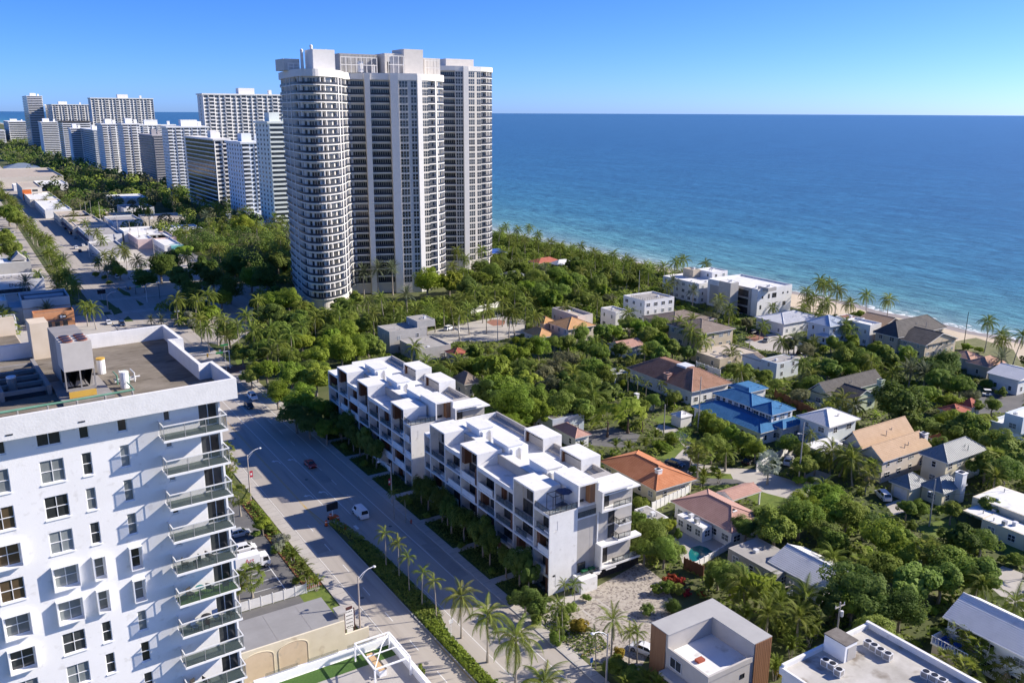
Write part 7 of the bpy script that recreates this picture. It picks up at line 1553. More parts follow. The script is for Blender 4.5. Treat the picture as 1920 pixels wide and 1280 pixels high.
def palm(x, y, h, k, rs, sc=1.0, fronds=False):
    nm, word, r, lean, s0 = PK[k]; T = thing(nm, '', 'palm tree', (x, y, 0), rs.uniform(0, 6.28) if k != 'trav' else rs.uniform(-.6, .9))
    s = s0 * sc * rs.uniform(.9, 1.1) * (1.52 if k in ('coco', 'sun') else 1.35 if k in ('date', 'gdate') else 1.2); ln = rs.choice((0, lean, lean * 1.5))
    if k.startswith('areca'):
        mb = None; inst(PC[k][0], 'crown', T, (0, 0, max(.2, h * .45)), sc=s)
        for i in range(4): a = i * 1.6; inst(getpt(max(1, h * .5), .06, .3, PBARK, 2)[0], 'stem', T, (.2 * math.cos(a), .2 * math.sin(a), 0), a)
    else:
        tm, tp = getpt(h, r * max(.8, min(1.2, sc)), ln, BBARK if k == 'trav' else PBARK, 3); inst(tm, 'trunk', T)
        if fronds:
            n = 24
            for i in range(n):
                t = i / (n - 1); el = R(74 - 128 * t ** .85 + rs.uniform(-7, 7)); az = i * 2.399
                o = inst(FR[k][i % len(FR[k])], 'frond', T, tp, sc=s * rs.uniform(.88, 1.1)); o.rotation_euler = (rs.uniform(-.3, .3), -el, az)
            for i in range(5): MB().ball((tp[0] + .25 * math.cos(i * 1.26), tp[1] + .25 * math.sin(i * 1.26), tp[2] - .2), .13, n=6, k=4).obj('coconut', BBARK, T) if k in ('coco', 'sun') else None
        else: inst(rs.choice(PC[k]), 'crown', T, tp, sc=s)
        if k == 'fan' and rs.random() < .6: inst(SK, 'dry_skirt', T, tp)
    sw = 'tall ' if h > 10.5 else 'short ' if h < 4 else ''
    PLANTS.append((T, sw + word, x, y, h, 2.2)); return T
rsv = random.Random(77)
def PL(k, *pts):
    for p in pts:
        px, py, h = p[:3]; x, y = g(px, py, h); palm(x, y, h, k, rsv, *(p[3:] or (1.0,)))
def TRE(col, *pts):
    for p in pts:
        px, py, r = p[:3]; x, y = g(px, py, r * .98 + 1); tree(x, y, r, col, rsv)
def SHR(col, *pts):
    for p in pts:
        px, py, r = p[:3]; x, y = g(px, py, r * .7); tree(x, y, r, col, rsv, kind='garden_shrub', word='shrub')
OCCT = []
# --- median and verge
for v, r in ((198.5, 2.2), (192, 2.3), (186, 2.5), (181, 2.3), (175, 2.6), (169.5, 2.4), (147.5, 2.1), (144, 2.5), (138, 2.6), (133, 2.5), (129, 2.4), (122, 2.7), (118.5, 2.4), (113.5, 2.0), (110, 2.5), (107, 2.0), (125.5, 2.1), (135.5, 2.0), (189, 2.0), (178, 2.1), (172, 1.9)): tree(72.0 + rsv.uniform(-.5, .6), v, r * .98, 'dark', rsv, 1.65)
for v in (201, 195, 184, 172, 149, 141, 127, 116, 105, 101): tree(70.4, v, rsv.uniform(.7, 1.1), 'mid', rsv, kind='garden_shrub', word='shrub')
PL('fox', (722, 1003, 6.3), (747, 1021, 6.5), (766, 1047, 6.3), (790, 1072, 6.2), (817, 1092, 6.3), (759, 935, 5, .8), (738, 925, 5.5, .8))
PL('coco', (864, 1120, 7.6, .8), (914, 1160, 7.6, .9), (967, 1200, 7.8, .95), (1028, 1266, 6.5, .9)) if False else None
for px, py, h, k, s in ((864, 1117, 7.2, 'sun', .82), (914, 1157, 7.4, 'coco', .92), (967, 1196, 7.6, 'coco', .98), (1028, 1268, 6.0, 'coco', .85), (1149, 1163, 7, 'gdate', .78), (620, 1262, 7.6, 'areca2', .8)):
    z = h if px != 620 else 7.2; x, y = g(px, py, z); palm(x, y, h, k, rsv, s, k in FR and k != 'areca2')
PL('fox', (1119, 1190, 5.5), (1182, 1187, 5.5), (1197, 1184, 5.2), (1060, 1097, 4.5, .8), (1078, 1096, 4, .8), (1045, 1128, 5.2), (1056, 1140, 4.6, .9), (1050, 1178, 3, .8)); PL('areca2', (1212, 1262, 3.5, 1.1), (1235, 1275, 3, 1.1), (1170, 1275, 3, 1))
SHR('croton', (1087, 1172, 1.5), (1162, 1225, 1.2), (1100, 1098, .8)); SHR('mid', (1070, 1140, 1.4), (1055, 1160, 1.2), (1100, 1120, .9), (1005, 1160, 1.2), (1040, 1195, 1.3), (1160, 1250, 2.2), (1185, 1270, 2)); TRE('dark', (985, 1118, 2.2), (1005, 1135, 1.9)); SHR('dark', (965, 1120, 1.5), (1215, 1142, 1.4), (1260, 1140, 1.6))
# --- car park side
PL('fan', (448, 928, 4.5), (424, 842, 5, .9), (432, 872, 4.6, .9), (470, 1077, 4.2), (445, 1092, 4.0, .9), (420, 905, 5)); TRE('bright', (492, 978, 1.9)); SHR('mid', (505, 990, 1.2), (480, 1000, 1.0), (516, 1030, 1.1), (555, 1088, 1.0), (497, 1045, .9)); SHR('silver', (527, 1012, 1.5), (522, 1025, 1.3)); PL('areca2', (548, 1032, 2.6, .9), (592, 1083, 2.4, .85)); PL('areca', (567, 1052, 2.8, .9), (575, 1068, 2.5, .8)); SHR('cone', (789, 1262, .9))
# --- trees up the coast road
TRE('bright', (500, 690, 4.6), (545, 702, 5), (592, 705, 5), (565, 747, 5.2), (597, 765, 4.6), (612, 803, 3.4), (520, 735, 4), (512, 560, 6), (541, 562, 5.5), (482, 690, 3.6), (640, 655, 5), (668, 652, 4.6), (595, 665, 4.8), (650, 622, 4.5), (622, 632, 4.5), (415, 560, 4.5), (397, 585, 4.2))
TRE('lime', (565, 640, 4.5), (610, 650, 4), (802, 527, 7), (842, 528, 6), (455, 425, 8), (478, 432, 6), (470, 520, 6)); TRE('mid', (470, 705, 3.2), (690, 640, 4.4), (712, 655, 3.6), (585, 690, 4.5), (545, 670, 4.5), (500, 655, 4.5), (525, 625, 5), (560, 600, 5), (620, 605, 4.5), (655, 600, 4.5), (685, 605, 4.5), (455, 660, 4)); TRE('dark', (555, 775, 4.4), (580, 790, 3.6), (480, 660, 4.5), (430, 620, 5), (360, 545, 6), (340, 520, 6.5), (300, 500, 7), (270, 520, 6), (320, 490, 6), (400, 520, 7), (440, 500, 7), (380, 500, 7), (500, 520, 6.5), (520, 490, 7), (430, 540, 6)); TRE('silver', (362, 605, 2.6), (352, 590, 2))
PL('coco', (405, 600, 9), (388, 615, 9), (425, 605, 9), (445, 612, 9), (475, 622, 9), (498, 618, 9), (520, 645, 8), (545, 628, 9), (565, 612, 9), (592, 598, 9), (330, 563, 10), (365, 565, 9), (390, 555, 9), (375, 600, 8), (460, 595, 9), (640, 585, 10), (612, 590, 9), (660, 572, 10)); PL('sun', (415, 630, 8), (505, 660, 7.5), (700, 590, 9), (690, 565, 10)); PL('date', (283, 598, 2.2, .7), (302, 598, 2.2, .7), (681, 512, 10.5, 1.4), (708, 504, 12, 1.3), (735, 503, 12, 1.3), (762, 552, 8, 1.3))
# --- foot of the towers to the beach
PL('coco', (720, 560, 9), (738, 572, 9), (752, 590, 8), (775, 580, 9), (800, 588, 9), (815, 578, 9), (832, 568, 9.5), (850, 575, 9), (870, 560, 10), (890, 545, 10), (862, 592, 9), (905, 560, 9.5), (880, 582, 9), (912, 580, 9), (942, 566, 9.5), (955, 588, 9), (928, 545, 10), (945, 528, 10), (965, 545, 10), (985, 575, 9), (1000, 592, 8.5), (850, 448, 12), (865, 440, 12), (880, 455, 12), (897, 446, 12), (858, 470, 11), (878, 485, 11), (905, 470, 11), (845, 500, 10), (870, 512, 10))
PL('coco', (935, 432, 10), (952, 424, 11), (972, 432, 11), (990, 428, 11), (1003, 440, 11), (1012, 455, 10), (960, 462, 10), (940, 472, 10), (932, 492, 10), (978, 484, 10), (1030, 455, 10), (1050, 462, 9.5), (1072, 466, 9), (1085, 462, 9), (1002, 478, 10), (1118, 475, 10.5), (1132, 483, 10), (1150, 478, 10.5), (1166, 486, 10), (1182, 492, 10), (1110, 498, 10), (1200, 503, 9.5), (1146, 503, 9.5), (1216, 512, 9), (1250, 502, 9), (1266, 492, 10), (1286, 488, 10), (1318, 496, 10)); PL('sun', (955, 445, 11), (985, 452, 10), (1020, 470, 9), (1175, 515, 9), (1090, 508, 9), (1085, 545, 8.5), (1120, 560, 8), (1060, 575, 8)); PL('date', (1262, 528, 8, 1.1), (1300, 545, 8, 1.1), (1345, 575, 7, 1), (1020, 505, 8, 1.1))
TRE('mid', (575, 580, 4.6), (606, 592, 4.8), (640, 575, 4.6), (668, 560, 4.4), (922, 512, 5.5), (962, 520, 5.5), (1002, 522, 5.5), (1042, 512, 5.5), (1078, 525, 5.5), (1122, 532, 5), (1012, 552, 5.5), (1052, 548, 5), (972, 562, 4.6), (1100, 560, 4.5), (1160, 525, 4.5), (1190, 530, 4), (900, 520, 5)); TRE('bright', (1035, 560, 5.2), (940, 545, 5), (1060, 530, 5), (990, 540, 5), (1130, 545, 4)); TRE('dark', (860, 525, 5), (905, 500, 6), (880, 540, 5), (1140, 515, 5), (1080, 495, 5.5))
PL('coco', (1511, 546, 9), (1530, 528, 10.5), (1545, 536, 10.5), (1556, 532, 10.5), (1570, 545, 10), (1530, 560, 9), (1556, 566, 9), (1600, 570, 8.5), (1630, 556, 9.5), (1667, 562, 10), (1854, 602, 11, .9), (1878, 628, 9, .9), (1890, 640, 8, .9), (1908, 628, 10, .9), (1545, 580, 7, .8), (1510, 580, 7, .8)); PL('sun', (1545, 590, 6, .8), (1525, 640, 4, .8), (1365, 660, 4, 1), (1470, 640, 5))
# --- middle gardens
TRE('bright', (940, 722, 6.4), (962, 762, 6.2), (985, 715, 4.6), (930, 690, 5.6), (905, 682, 5), (960, 662, 4.6), (992, 650, 4.2), (955, 800, 4.2), (1010, 650, 4), (1005, 770, 5), (1200, 612, 4.4), (1240, 640, 4.2), (1150, 620, 4)); TRE('olive', (1042, 690, 4.6), (1062, 672, 4.4), (1030, 722, 4.4), (1015, 700, 4)); TRE('mid', (980, 690, 5), (1000, 742, 5), (1078, 742, 4.6), (1052, 758, 5), (1100, 722, 4.6), (1112, 690, 5), (1132, 700, 4.2), (1130, 622, 4), (1180, 606, 4.4), (1215, 628, 4.2), (1100, 650, 4), (1122, 660, 3.8), (1222, 655, 3.6), (1262, 652, 3.6), (1090, 625, 4), (1065, 640, 3.6), (1040, 640, 3.6), (1235, 610, 4), (870, 690, 3.6), (890, 660, 3.5), (1090, 770, 4)); TRE('dark', (920, 740, 5), (910, 780, 4), (1060, 720, 4.4), (1140, 735, 4), (1165, 655, 3.4), (1290, 660, 3)); PL('coco', (770, 652, 6), (800, 680, 5.5), (822, 690, 5.5), (845, 695, 5), (965, 590, 8), (1085, 700, 7), (1100, 745, 6), (1070, 700, 6.5), (1245, 680, 4.5, .8), (1180, 590, 7), (1120, 640, 6), (860, 680, 5), (1290, 615, 6.5), (1300, 622, 6.5)); PL('sun', (1075, 725, 6), (1010, 690, 6), (1050, 715, 6)); PL('trav', (1178, 782, 4.2, 1.15), (1140, 792, 3.8, 1.0), (1205, 790, 3, .8)); PL('fox', (1178, 705, 5), (1196, 712, 5), (1212, 720, 5), (1240, 720, 4), (1252, 735, 4.5)); TRE('mid', (1225, 750, 2.4), (1205, 760, 2.2), (1265, 745, 2.4)); SHR('lime', (1255, 752, 1.6), (1275, 745, 1.6), (1290, 742, 1.5)); PL('areca2', (1180, 830, 3), (1210, 825, 3), (1155, 825, 3), (1230, 810, 2.5), (1100, 845, 3)); PL('areca', (1090, 830, 3), (1070, 800, 3), (1195, 845, 3), (1085, 865, 2.6))
PL('fan', (1296, 838, 6, 1.0), (1310, 848, 6, 1.0), (1322, 850, 5.5, .95)); PL('gdate', (1362, 848, 4.5, .95)); PL('silver', (1442, 866, 5.2, .8)); TRE('mid', (1335, 835, 3.6), (1480, 832, 2.8), (1505, 848, 2.8)); TRE('bright', (1325, 785, 2.6), (1348, 797, 2.6), (1372, 810, 2.6), (1396, 824, 2.7), (1416, 840, 2.6)); SHR('bright', (1330, 805, 1.8), (1355, 818, 1.8), (1380, 832, 1.8), (1402, 846, 1.8)); PL('areca2', (1318, 900, 2), (1348, 890, 2), (1320, 885, 2.6)); SHR('mid', (1300, 880, 1.2), (1340, 880, 1.2)); SHR('bright', (1235, 835, 2), (1260, 822, 1.8), (1250, 840, 1.6), (1500, 900, 1.4), (1520, 900, 1))
PL('coco', (1560, 845, 5.5), (1578, 850, 5.5), (1603, 866, 5.5), (1545, 905, 3, .8)); PL('fan', (1626, 892, 4.5), (1632, 875, 4.5)); PL('sun', (1525, 818, 6.5, .6)); TRE('mid', (1510, 870, 3.2), (1530, 860, 3)); PL('fan', (1862, 858, 6.5, 1.1))
# --- lower right
TRE('bright', (1545, 925, 4.21), (1660, 1005, 4.68), (1565, 955, 4.06), (1690, 1030, 3.9), (1500, 940, 2.73)); TRE('mid', (1500, 965, 4.37), (1455, 985, 4.21), (1440, 965, 3.12), (1590, 960, 3.9), (1225, 1000, 3.59), (1196, 985, 2.96), (1245, 1030, 2.81), (1208, 1025, 2.81), (1372, 1082, 3.12), (1348, 1072, 2.5), (1715, 1095, 4.37), (1660, 1060, 3.9), (1735, 1030, 3.9), (1782, 1050, 4.37), (1840, 1012, 3.28), (1832, 1075, 3.9), (1765, 1085, 3.9), (1700, 950, 2.18), (1785, 955, 2.34), (1640, 1190, 3.59), (1560, 1015, 3.12), (1855, 945, 2.5)); TRE('lime', (1530, 960, 3.43), (1250, 985, 2.03), (1600, 1130, 3.51)); TRE('dark', (1600, 1095, 4.99), (1625, 1130, 3.9), (1570, 1130, 3.12), (1400, 985, 2.81), (1620, 975, 3.12), (1550, 1000, 3.28), (1800, 1010, 3.59), (1690, 1140, 3.51)); TRE('cone', (1330, 1085, 1.33), (1272, 995, 1.09)); PL('sun', (1402, 1098, 5, 1.1), (1430, 1100, 4.2, .9)); PL('gdate', (1440, 1150, 5, .95), (1498, 1158, 5, 1), (1462, 1130, 4.2, .9)); PL('areca2', (1485, 1200, 3, 1.2), (1455, 1240, 3, 1.2), (1520, 1175, 3.4, 1.2), (1400, 1140, 3.4, 1.2)); PL('trav', (1418, 1118, 3.2, .8), (1440, 1125, 3.2, .8)); SHR('red', (1255, 1085, 1.3), (1275, 1088, 1), (1288, 1110, .9), (1315, 1112, .8)); SHR('mid', (1250, 1100, 1.6), (1270, 1105, 1.4), (1230, 1105, 1.2)); SHR('croton', (1462, 1255, 1.3))
PL('fan', (1800, 1190, 4), (1822, 1212, 4), (1772, 1245, 3.4), (1890, 1258, 3.2), (1838, 1225, 3.6), (1810, 1258, 3), (1610, 1060, 5), (1740, 1030, 6)); PL('coco', (1862, 1103, 4.5, .8), (1903, 1130, 4.5, .9), (1580, 1050, 4), (1505, 1130, 4)); SHR('mid', (1905, 1050, 1.5), (1680, 1000, 1.6), (1710, 985, 1.4)); PL('areca2', (1560, 1125, 3), (1690, 1090, 3))
# --- right middle
TRE('dark', (1690, 752, 6.86), (1745, 690, 4.93), (1772, 682, 4.75), (1705, 790, 3.96)); TRE('mid', (1580, 670, 4.75), (1622, 678, 4.75), (1662, 672, 4.75), (1552, 692, 4.05), (1760, 712, 4.4), (1800, 722, 3.87), (1760, 836, 3.52), (1738, 800, 3.52), (1822, 800, 4.93), (1872, 832, 4.93), (1884, 880, 4.4), (1900, 850, 4.4), (1525, 720, 3.52), (1400, 700, 3.52), (1430, 705, 3.17), (1380, 690, 2.99), (1785, 810, 4.05), (1560, 640, 3.17), (1850, 870, 3.52), (1830, 760, 2.29), (1862, 758, 2.46), (1455, 720, 2.64)); TRE('bright', (1600, 640, 3.34), (1645, 655, 4.05), (1780, 750, 2.99), (1790, 785, 3.87), (1840, 790, 3.52), (1700, 665, 3.52), (1590, 690, 3.52)); TRE('olive', (1510, 655, 2.99), (1480, 645, 2.64), (1820, 740, 2.46), (1400, 605, 2.46)); PL('date', (1708, 692, 6, 1.2), (1735, 700, 5.5, 1.1), (1490, 640, 4.5, 1), (1878, 672, 6, 1)); PL('sun', (1590, 750, 6, 1.1), (1602, 760, 5.5, 1), (1570, 760, 5.5, 1), (1520, 700, 5)); PL('coco', (1580, 610, 6.5, .9), (1602, 622, 6, .9), (1350, 560, 8), (1368, 580, 8), (1300, 600, 7), (1275, 605, 7), (1425, 610, 5, .8), (1330, 640, 6.5), (1450, 575, 6, .8)); SHR('bright', (1812, 650, 1.8), (1835, 655, 1.6)); SHR('mid', (1540, 735, 1.6), (1850, 720, 2), (1880, 735, 2), (1440, 615, 1.4))
for u, v in ((38.3, 400), (38.6, 418), (38.2, 436), (38.7, 455), (38.3, 476), (38.6, 500), (38.4, 526), (38.6, 552), (38.2, 580), (38.5, 612), (38.6, 650), (38.3, 690), (38.5, 735), (38.4, 790), (38.6, 850), (38.3, 920), (38.5, 1000)): palm(u + rsv.uniform(-.8, .8), v, rsv.uniform(6.5, 9), 'coco', rsv, 1.1)
for v in range(405, 900, 21):
    palm(37.2 + rsv.uniform(-1, 3.4), v + rsv.uniform(-5, 5), rsv.uniform(5.5, 8.5), rsv.choice(('coco', 'sun', 'coco', 'fan')), rsv, 1.05)
    if v % 2: tree(37.5 + rsv.uniform(-.6, 2.6), v + 8, rsv.uniform(1.4, 2.3), rsv.choice(('mid', 'bright')), rsv, kind='garden_shrub', word='shrub')
    if v > 430 and v % 4 == 1: palm(64.5 + rsv.uniform(-.6, .6), v + rsv.uniform(-5, 5), rsv.uniform(5, 7.5), rsv.choice(('coco', 'sun')), rsv, .95); palm(19.2, v + rsv.uniform(-5, 5), rsv.uniform(5, 7.5), 'coco', rsv, 1.0)
for u, v in ((68, 420), (70, 445), (69, 470), (71, 500), (68, 530), (70, 570), (69, 620), (70, 680), (69, 760), (70, 850)): palm(u, v, rsv.uniform(6, 8.5), rsv.choice(('coco', 'sun')), rsv, 1.1)
PL('date', (48, 530, 6.5, 1.3), (120, 490, 7, 1.3), (89, 583, 4.5, 1.2), (200, 505, 6, 1)); PL('coco', (75, 515, 6), (105, 520, 6), (160, 575, 7.5), (176, 580, 7.5), (118, 540, 6), (110, 555, 5), (130, 560, 5), (205, 490, 6), (185, 490, 6), (195, 480, 6.5), (8, 585, 5), (0, 600, 5), (16, 590, 4)); SHR('lime', (96, 600, 2), (100, 595, 1.6)); PL('fan', (28, 618, 3.5), (95, 505, 4)); SHR('mid', (180, 515, 2), (212, 512, 2.2), (196, 520, 1.8), (205, 530, 1.6))
TRE('mid', (20, 465, 7), (5, 445, 7), (35, 485, 5), (15, 400, 8), (30, 410, 6), (215, 500, 4)); TRE('bright', (225, 508, 3.5), (312, 485, 5.5), (345, 470, 5)); PL('sun', (350, 478, 8, 1.2), (412, 468, 8, 1.1))
# --- filler planting between the houses
RECT = []
for o in bpy.data.objects:
    if o.name.split('.')[0] in ('wall', 'core', 'cargo_box', 'deck', 'north_block', 'entrance_annexe') and o.type == 'MESH' and not (o.parent and o.parent.name.startswith('condo_block')):
        px_, py_ = (o.parent.location.x, o.parent.location.y) if o.parent else (o.location.x, o.location.y); xs = [v.co.x + px_ for v in o.data.vertices]; ys = [v.co.y + py_ for v in o.data.vertices]; RECT.append((min(xs), max(xs), min(ys), max(ys), max(v.co.z for v in o.data.vertices)))
    elif o.type == 'EMPTY' and o.get('category') in ('car', 'van', 'carport', 'golf cart', 'pillar'): RECT.append((o.location.x - 2.5, o.location.x + 2.5, o.location.y - 2.5, o.location.y + 2.5, 1.2))
POLY = []
for o in bpy.data.objects:
    if o.get('kind') == 'structure' and o.name.split('.')[0] in ('paved_drive', 'front_terrace', 'residential_street', 'driveway_loop', 'dead_end_street', 'beach_street', 'shaded_drive', 'drive_patch', 'corner_street', 'neighbour_street', 'lawn', 'pool_deck', 'swimming_pool', 'dune_grass', 'drive_painted_shade', 'wooded_street', 'beach_sand') and len(o.data.polygons) < 3: POLY.append([(v.co.x, v.co.y) for v in o.data.vertices])
def inpoly(x, y, P):
    c = False; n = len(P)
    for i in range(n):
        a, b = P[i], P[i - 1]
        if (a[1] > y) != (b[1] > y) and x < (b[0] - a[0]) * (y - a[1]) / (b[1] - a[1]) + a[0]: c = not c
    return c
def blocked(x, y, h, Rr):
    """would a plant here overlap something built, or hide it from the road side?"""
    for x0, x1, y0, y1, z in RECT:
        if x0 - Rr * .75 < x < x1 + Rr * .75 and y0 - Rr * .75 < y < y1 + Rr * .75: return True
    for P in POLY:
        if inpoly(x, y, P): return True
    d = math.hypot(x, y); ux, uy = x / d, y / d; L_ = h * d / H
    for k in range(1, 9):
        t = L_ * k / 8; qx, qy = x + ux * t, y + uy * t; zz = h * (1 - k / 8) * 0 
        for x0, x1, y0, y1, z in RECT:
            if x0 < qx < x1 and y0 < qy < y1: 
                if h - t * (H / d) > z * .0 + (h - t * H / d) * 0 + .0: return True
        for P in POLY:
            if inpoly(qx, qy, P): return True
    return False
def crowded(x, y, r): return any((x - p[2]) ** 2 + (y - p[3]) ** 2 < (p[5] * .62 + r * .62) ** 2 for p in PLANTS)
def fill(n, u0, u1, v0, v1, sizes, kinds, word='tree', maxn=999, cond=None):
    c = 0
    for _ in range(n):
        if c >= maxn: break
        x, y = rsv.uniform(u0, u1), rsv.uniform(v0, v1); p = proj(x, y, 2)
        if not (-60 < p[0] < 1990 and 200 < p[1] < 1330) or (cond and not cond(x, y)): continue
        r = rsv.uniform(*sizes); h = r * 1.9 + 1 if word == 'tree' else r * 1.3
        if crowded(x, y, r) or blocked(x, y, h, r): continue
        k = rsv.choice(kinds); c += 1
        if k in PK: palm(x, y, rsv.uniform(.9, 1.5) * r * 1.3 + 1, k, rsv, .95)
        else: tree(x, y, r, k, rsv, kind='broadleaf_tree' if word == 'tree' else 'garden_shrub', word=word)
fill(2600, 96, 286, 36, 330, (2.8, 4.4), ('mid', 'mid', 'dark', 'bright', 'coco', 'olive'), maxn=28)
fill(2600, 96, 286, 30, 330, (2.2, 2.6), ('areca2', 'areca', 'coco', 'gdate', 'dark', 'fan', 'coco'), maxn=70)
fill(9000, 96, 286, 30, 330, (1.1, 2.2), ('mid', 'dark', 'bright', 'mid', 'mid', 'lime'), 'shrub', maxn=205)
fill(300, 108, 280, 290, 420, (3.6, 5.4), ('coco', 'dark', 'coco', 'mid'), maxn=16)
fill(300, 70, 112, 270, 368, (3.4, 5), ('mid', 'coco', 'dark', 'coco'), maxn=16)
# distant trees, read as one wood
DW = [MB(), MB(), MB(), MB()]; rsd = random.Random(5); n_ = 0
for _ in range(1900):
    v = 405 * math.exp(rsd.uniform(0, 2.2)); u = rsd.uniform(106 if v < 620 else 74, 200 if v > 640 else 190) if rsd.random() < .74 else rsd.uniform(-120, 17)
    if crowded(u, v, 3) or (u < 44 and v < 500): continue
    if 17 < u < 44 or any(x0 - 3 < u < x1 + 3 and y0 - 3 < v < y1 + 3 for x0, x1, y0, y1, z in RECT): continue
    r = rsd.uniform(3.0, 6.4); zc = r * rsd.uniform(.8, 1.6); dw = rsd.choice(DW)
    for k in range(420 if v < 560 else 160 if v < 800 else 46 if v < 1200 else 26):
        d = rv(rsd); p = Vector((u, v, zc)) + Vector((d.x * r, d.y * r, d.z * r * .75)); leaf(dw, p, d + rv(rsd) * .7 + Vector((0, 0, .3)), rv(rsd), rsd.uniform(.45, .8) if v < 560 else rsd.uniform(.8, 1.3) if v < 800 else rsd.uniform(1.5, 2.6))
for q, m_ in zip(DW, (LD, LM, LO, LD)): q.obj('distant_trees', m_, kind='stuff')
for i in range(46):
    u, v = rsv.uniform(108, 178), rsv.uniform(405, 760)
    if not any(a - 3 < u < b + 3 and c - 3 < v < d + 3 for a, b, c, d, z in RECT): palm(u, v, rsv.uniform(9, 13), ('fan', 'date', 'gdate', 'fan')[i % 4], rsv, 1.35)
def thicket(name, m, seed, n, u0, u1, v0, v1, r0, r1, per, s0, s1, lo=.9):
    mb = MB(); rsd = random.Random(seed)
    for _ in range(n):
        u, v = rsd.uniform(u0, u1), rsd.uniform(v0, v1); r = rsd.uniform(r0, r1)
        if any(a - r * .6 < u < b + r * .6 and c - r * .6 < v < d + r * .6 for a, b, c, d, z in RECT) or any(inpoly(u, v, P) for P in POLY) or blocked(u, v, r * 1.2, r): continue
        for k in range(per):
            d = rv(rsd); d.z = abs(d.z); p = Vector((u, v, r * .35)) + Vector((d.x * r, d.y * r, d.z * r * lo)) * rsd.uniform(.8, 1.05); leaf(mb, p, d + rv(rsd) * .5 + Vector((.2, 0, .5)), rv(rsd), rsd.uniform(s0, s1))
    mb.obj(name, m, kind='stuff')
thicket('beach_thicket', LM, 1, 420, 146, 288, 262, 470, 2.4, 4.4, 170, .5, .9); thicket('beach_thicket', LB_, 2, 170, 146, 286, 262, 470, 2.2, 4.0, 170, .5, .9); thicket('beach_thicket', LD, 3, 120, 110, 200, 290, 420, 2.6, 4.6, 170, .5, .9)
thicket('shore_thicket', LM, 8, 110, 274, 289, 296, 470, 3.0, 4.6, 260, .45, .8, 1.3); thicket('shore_thicket', LO, 9, 40, 276, 290, 290, 470, 2.2, 3.4, 200, .45, .8, 1.2)
thicket('garden_thicket', LM, 4, 900, 96, 286, 34, 262, 1.0, 1.9, 90, .3, .55); thicket('garden_thicket', LB_, 5, 420, 96, 286, 34, 262, .9, 1.7, 90, .3, .55); thicket('street_thicket', LM, 6, 130, 64, 120, 268, 368, 2.0, 3.6, 150, .45, .8)
# hedges and ground cover
def hedgemesh(name, path, w_, h_, m, seed, z0=0, dens=26, kind='stuff'):
    rs = random.Random(seed); mb = MB()
    for a, b in zip(path, path[1:]):
        A = Vector((*a, 0)); B = Vector((*b, 0)); L_ = (B - A).length; t_ = (B - A).normalized(); n_ = Vector((-t_.y, t_.x, 0))
        for k in range(int(L_ * (w_ + 2 * h_) * dens)):
            s = rs.uniform(0, L_); q = rs.uniform(0, w_ + 2 * h_)
            if q < h_: o = n_ * (w_ / 2) + Vector((0, 0, q)); nr = n_
            elif q < h_ + w_: o = n_ * (w_ / 2 - (q - h_)) + Vector((0, 0, h_)); nr = Vector((0, 0, 1))
            else: o = -n_ * (w_ / 2) + Vector((0, 0, q - h_ - w_)); nr = -n_
            p = A + t_ * s + o + rv(rs) * .1 + Vector((0, 0, z0)); leaf(mb, p, nr + rv(rs) * .6, rv(rs), rs.uniform(.16, .34))
    return mb
def hedge(label, path, w_, h_, m, seed, z0=0, dens=26):
    o = hedgemesh('hedge', path, w_, h_, m, seed, z0, dens).obj('hedge', m); tag(o, label, 'hedge'); return o
hedge('clipped hedge at the northern tip of the road median', [(53.7, 148.5), (54.7, 143.5), (55.4, 138.5)], 1.5, 1.0, LM, 1, .14); hedge('sunny hedge on the median beside the big palms', [(54.0, 108), (54.0, 84), (54.2, 60)], 1.5, .9, LB_, 2, .14)
hedge('tall leafy hedge in front of the brown-roofed house gate', [g(1262, 838), g(1290, 820)], 2.5, 2.6, LM, 3, 0, 16); hedge('tall dense hedge along the south side of the blue-roofed house', [g(1306, 800), g(1360, 830), g(1418, 868)], 2.2, 2.6, LM, 4, 0, 14); hedge('hedge inside the car park bed along the west sidewalk', [(43.2, 131), (43.2, 166)], .8, .7, LM, 5, .1)
def cover(name, u0, u1, v0, v1, n, m, smin, smax, seed, cond=None, z=.15):
    rs = random.Random(seed); mb = MB()
    for _ in range(n):
        x, y = rs.uniform(u0, u1), rs.uniform(v0, v1)
        if cond and not cond(x, y): continue
        leaf(mb, Vector((x, y, z + rs.uniform(0, .35))), Vector((0, 0, 1)) + rv(rs) * .8, rv(rs), rs.uniform(smin, smax))
    mb.obj(name, m, kind='stuff')
cover('median_groundcover', 53.3, 57.2, 40, 140, 9000, LD, .2, .42, 1, lambda x, y: inpoly(x, y, med)); cover('median_low_shrubs', 53.4, 57.0, 106, 138, 2600, LM, .2, .4, 2, lambda x, y: inpoly(x, y, med), .3); cover('verge_groundcover', 69.2, 74.4, 88, 203, 9000, LD, .2, .4, 3, lambda x, y: not any(v - .2 < y < v + 1.8 for v in (190, 178, 165, 153, 139.5, 126, 113))); cover('bed_groundcover', 41.3, 43.9, 128.6, 168, 1200, LM, .2, .4, 4); cover('bright_groundcover', 55.6, 57.1, 40, 82, 1500, LY, .2, .45, 5, lambda x, y: inpoly(x, y, med))
cover('garden_undergrowth', 96, 287, 34, 330, 60000, LM, .35, .8, 6, lambda x, y: not any(x0 - .3 < x < x1 + .3 and y0 - .3 < y < y1 + .3 for x0, x1, y0, y1, z in RECT) and not any(inpoly(x, y, P) for P in POLY), .1)
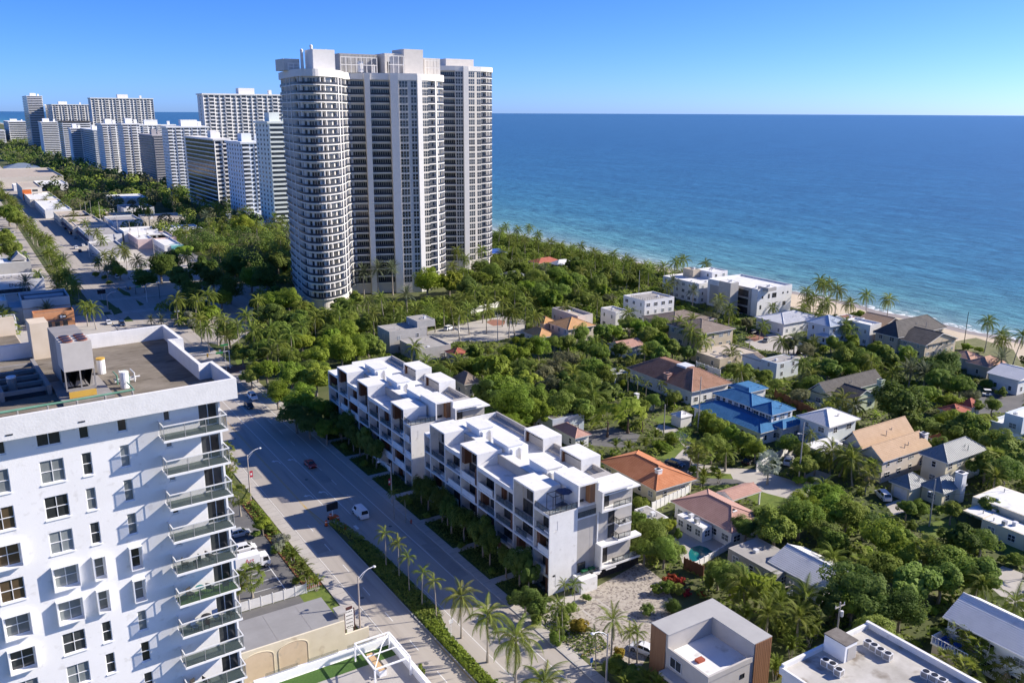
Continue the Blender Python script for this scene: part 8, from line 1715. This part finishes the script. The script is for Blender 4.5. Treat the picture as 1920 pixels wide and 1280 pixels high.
# agave rosettes in the median
for i, v in enumerate((131, 124.5, 118, 113, 109)):
    T = thing('agave', '', 'plant', (56.2, v, .14), i); m = MB()
    for k in range(12): a = k * 2.4; m.poly([(0, 0, 0), (.75 * math.cos(a) - .06 * math.sin(a), .75 * math.sin(a) + .06 * math.cos(a), .5), (1.0 * math.cos(a), 1.0 * math.sin(a), .62), (.75 * math.cos(a) + .06 * math.sin(a), .75 * math.sin(a) - .06 * math.cos(a), .45)])
    m.obj('rosette', LGY, T); PLANTS.append((T, 'spiky grey agave', 56.2, v, .5, 1))
# labels for the plants: what it is + where it stands, told apart along the row
LAND += [(60, 380, 0, 'the shaded crossing'), (55, 140, 0, 'the median tip'), (55.3, 112, 0, 'the slender median palms'), (34, 150, 0, 'the car park'), (44, 118, 0, 'the white tenant sign'), (78, 97, 0, 'the stone drive'), (143, 138, 0, 'the curved lawn street'), (104, 103, 0, 'the swimming pool'), (290, 165, 0, 'the dune'), (294, 300, 0, 'the beach sand'), (72, 180, 0, 'the east sidewalk'), (39, 600, 0, 'the avenue'), (75, 265, 0, 'the brick crosswalk'), (168, 275, 0, 'the brick roundabout'), (236, 195, 0, 'the beach street'), (100, 365, 0, 'the wooded street'), (150, 112, 0, 'the silver fan palm') ]
grp = {}
for T, base, x, y, h, r in PLANTS:
    cands = sorted(LAND, key=lambda l: math.hypot(l[0] - x, l[1] - y))[:1]; l = cands[0]; p = proj(x, y, h * .5); q = proj(l[0], l[1], min(l[2], 6)); dx, dy = p[0] - q[0], (p[1] - q[1]) * 1.6
    far = math.hypot(l[0] - x, l[1] - y) > 45
    rel = ('right of' if dx > 0 else 'left of') if abs(dx) > abs(dy) else ('in front of' if dy > 0 else 'behind')
    ph = ' '.join(l[3].split()[:6])
    grp.setdefault((base, rel, ph), []).append((p[0], p[1], T))
ORD = ['leftmost', 'second from left', 'third from left', 'fourth from left', 'fifth from left', 'sixth from left', 'seventh from left', 'eighth from left', 'ninth from left', 'tenth from left', 'eleventh from left', 'twelfth from left']
KG = {'coconut_palm': 'coconut palms in the gardens and streets', 'broadleaf_tree': 'broadleaf trees among the houses', 'garden_shrub': 'garden shrubs', 'fan_palm': 'fan palms', 'date_palm': 'date palms', 'slender_palm': 'slender palms', 'clumping_palm': 'clumping palms', 'traveller_palm': 'traveller palms', 'agave': 'agaves in the median'}
for (base, rel, ph), it in grp.items():
    it.sort(key=lambda q: q[0])
    for i, (px, py, T) in enumerate(it):
        if len(it) == 1: s = f'{base} {rel} {ph}'
        else:
            o = ORD[i] if i < len(it) / 2 or i < 3 else ORD[len(it) - 1 - i].replace('left', 'right')
            if len(it) == 2: o = ('left', 'right')[i] + ' one'
            s = f'{base} {rel} {ph}, {o}'
        if len(s.split()) > 16: s = f'{base} {rel} {ph.split(" ")[0]} {" ".join(ph.split()[-2:])}' + ('' if len(it) == 1 else f', {o}')
        T['label'] = ' '.join(s.split()[:16]); k = T.name.split('.')[0]
        if k in KG: T['group'] = KG[k]
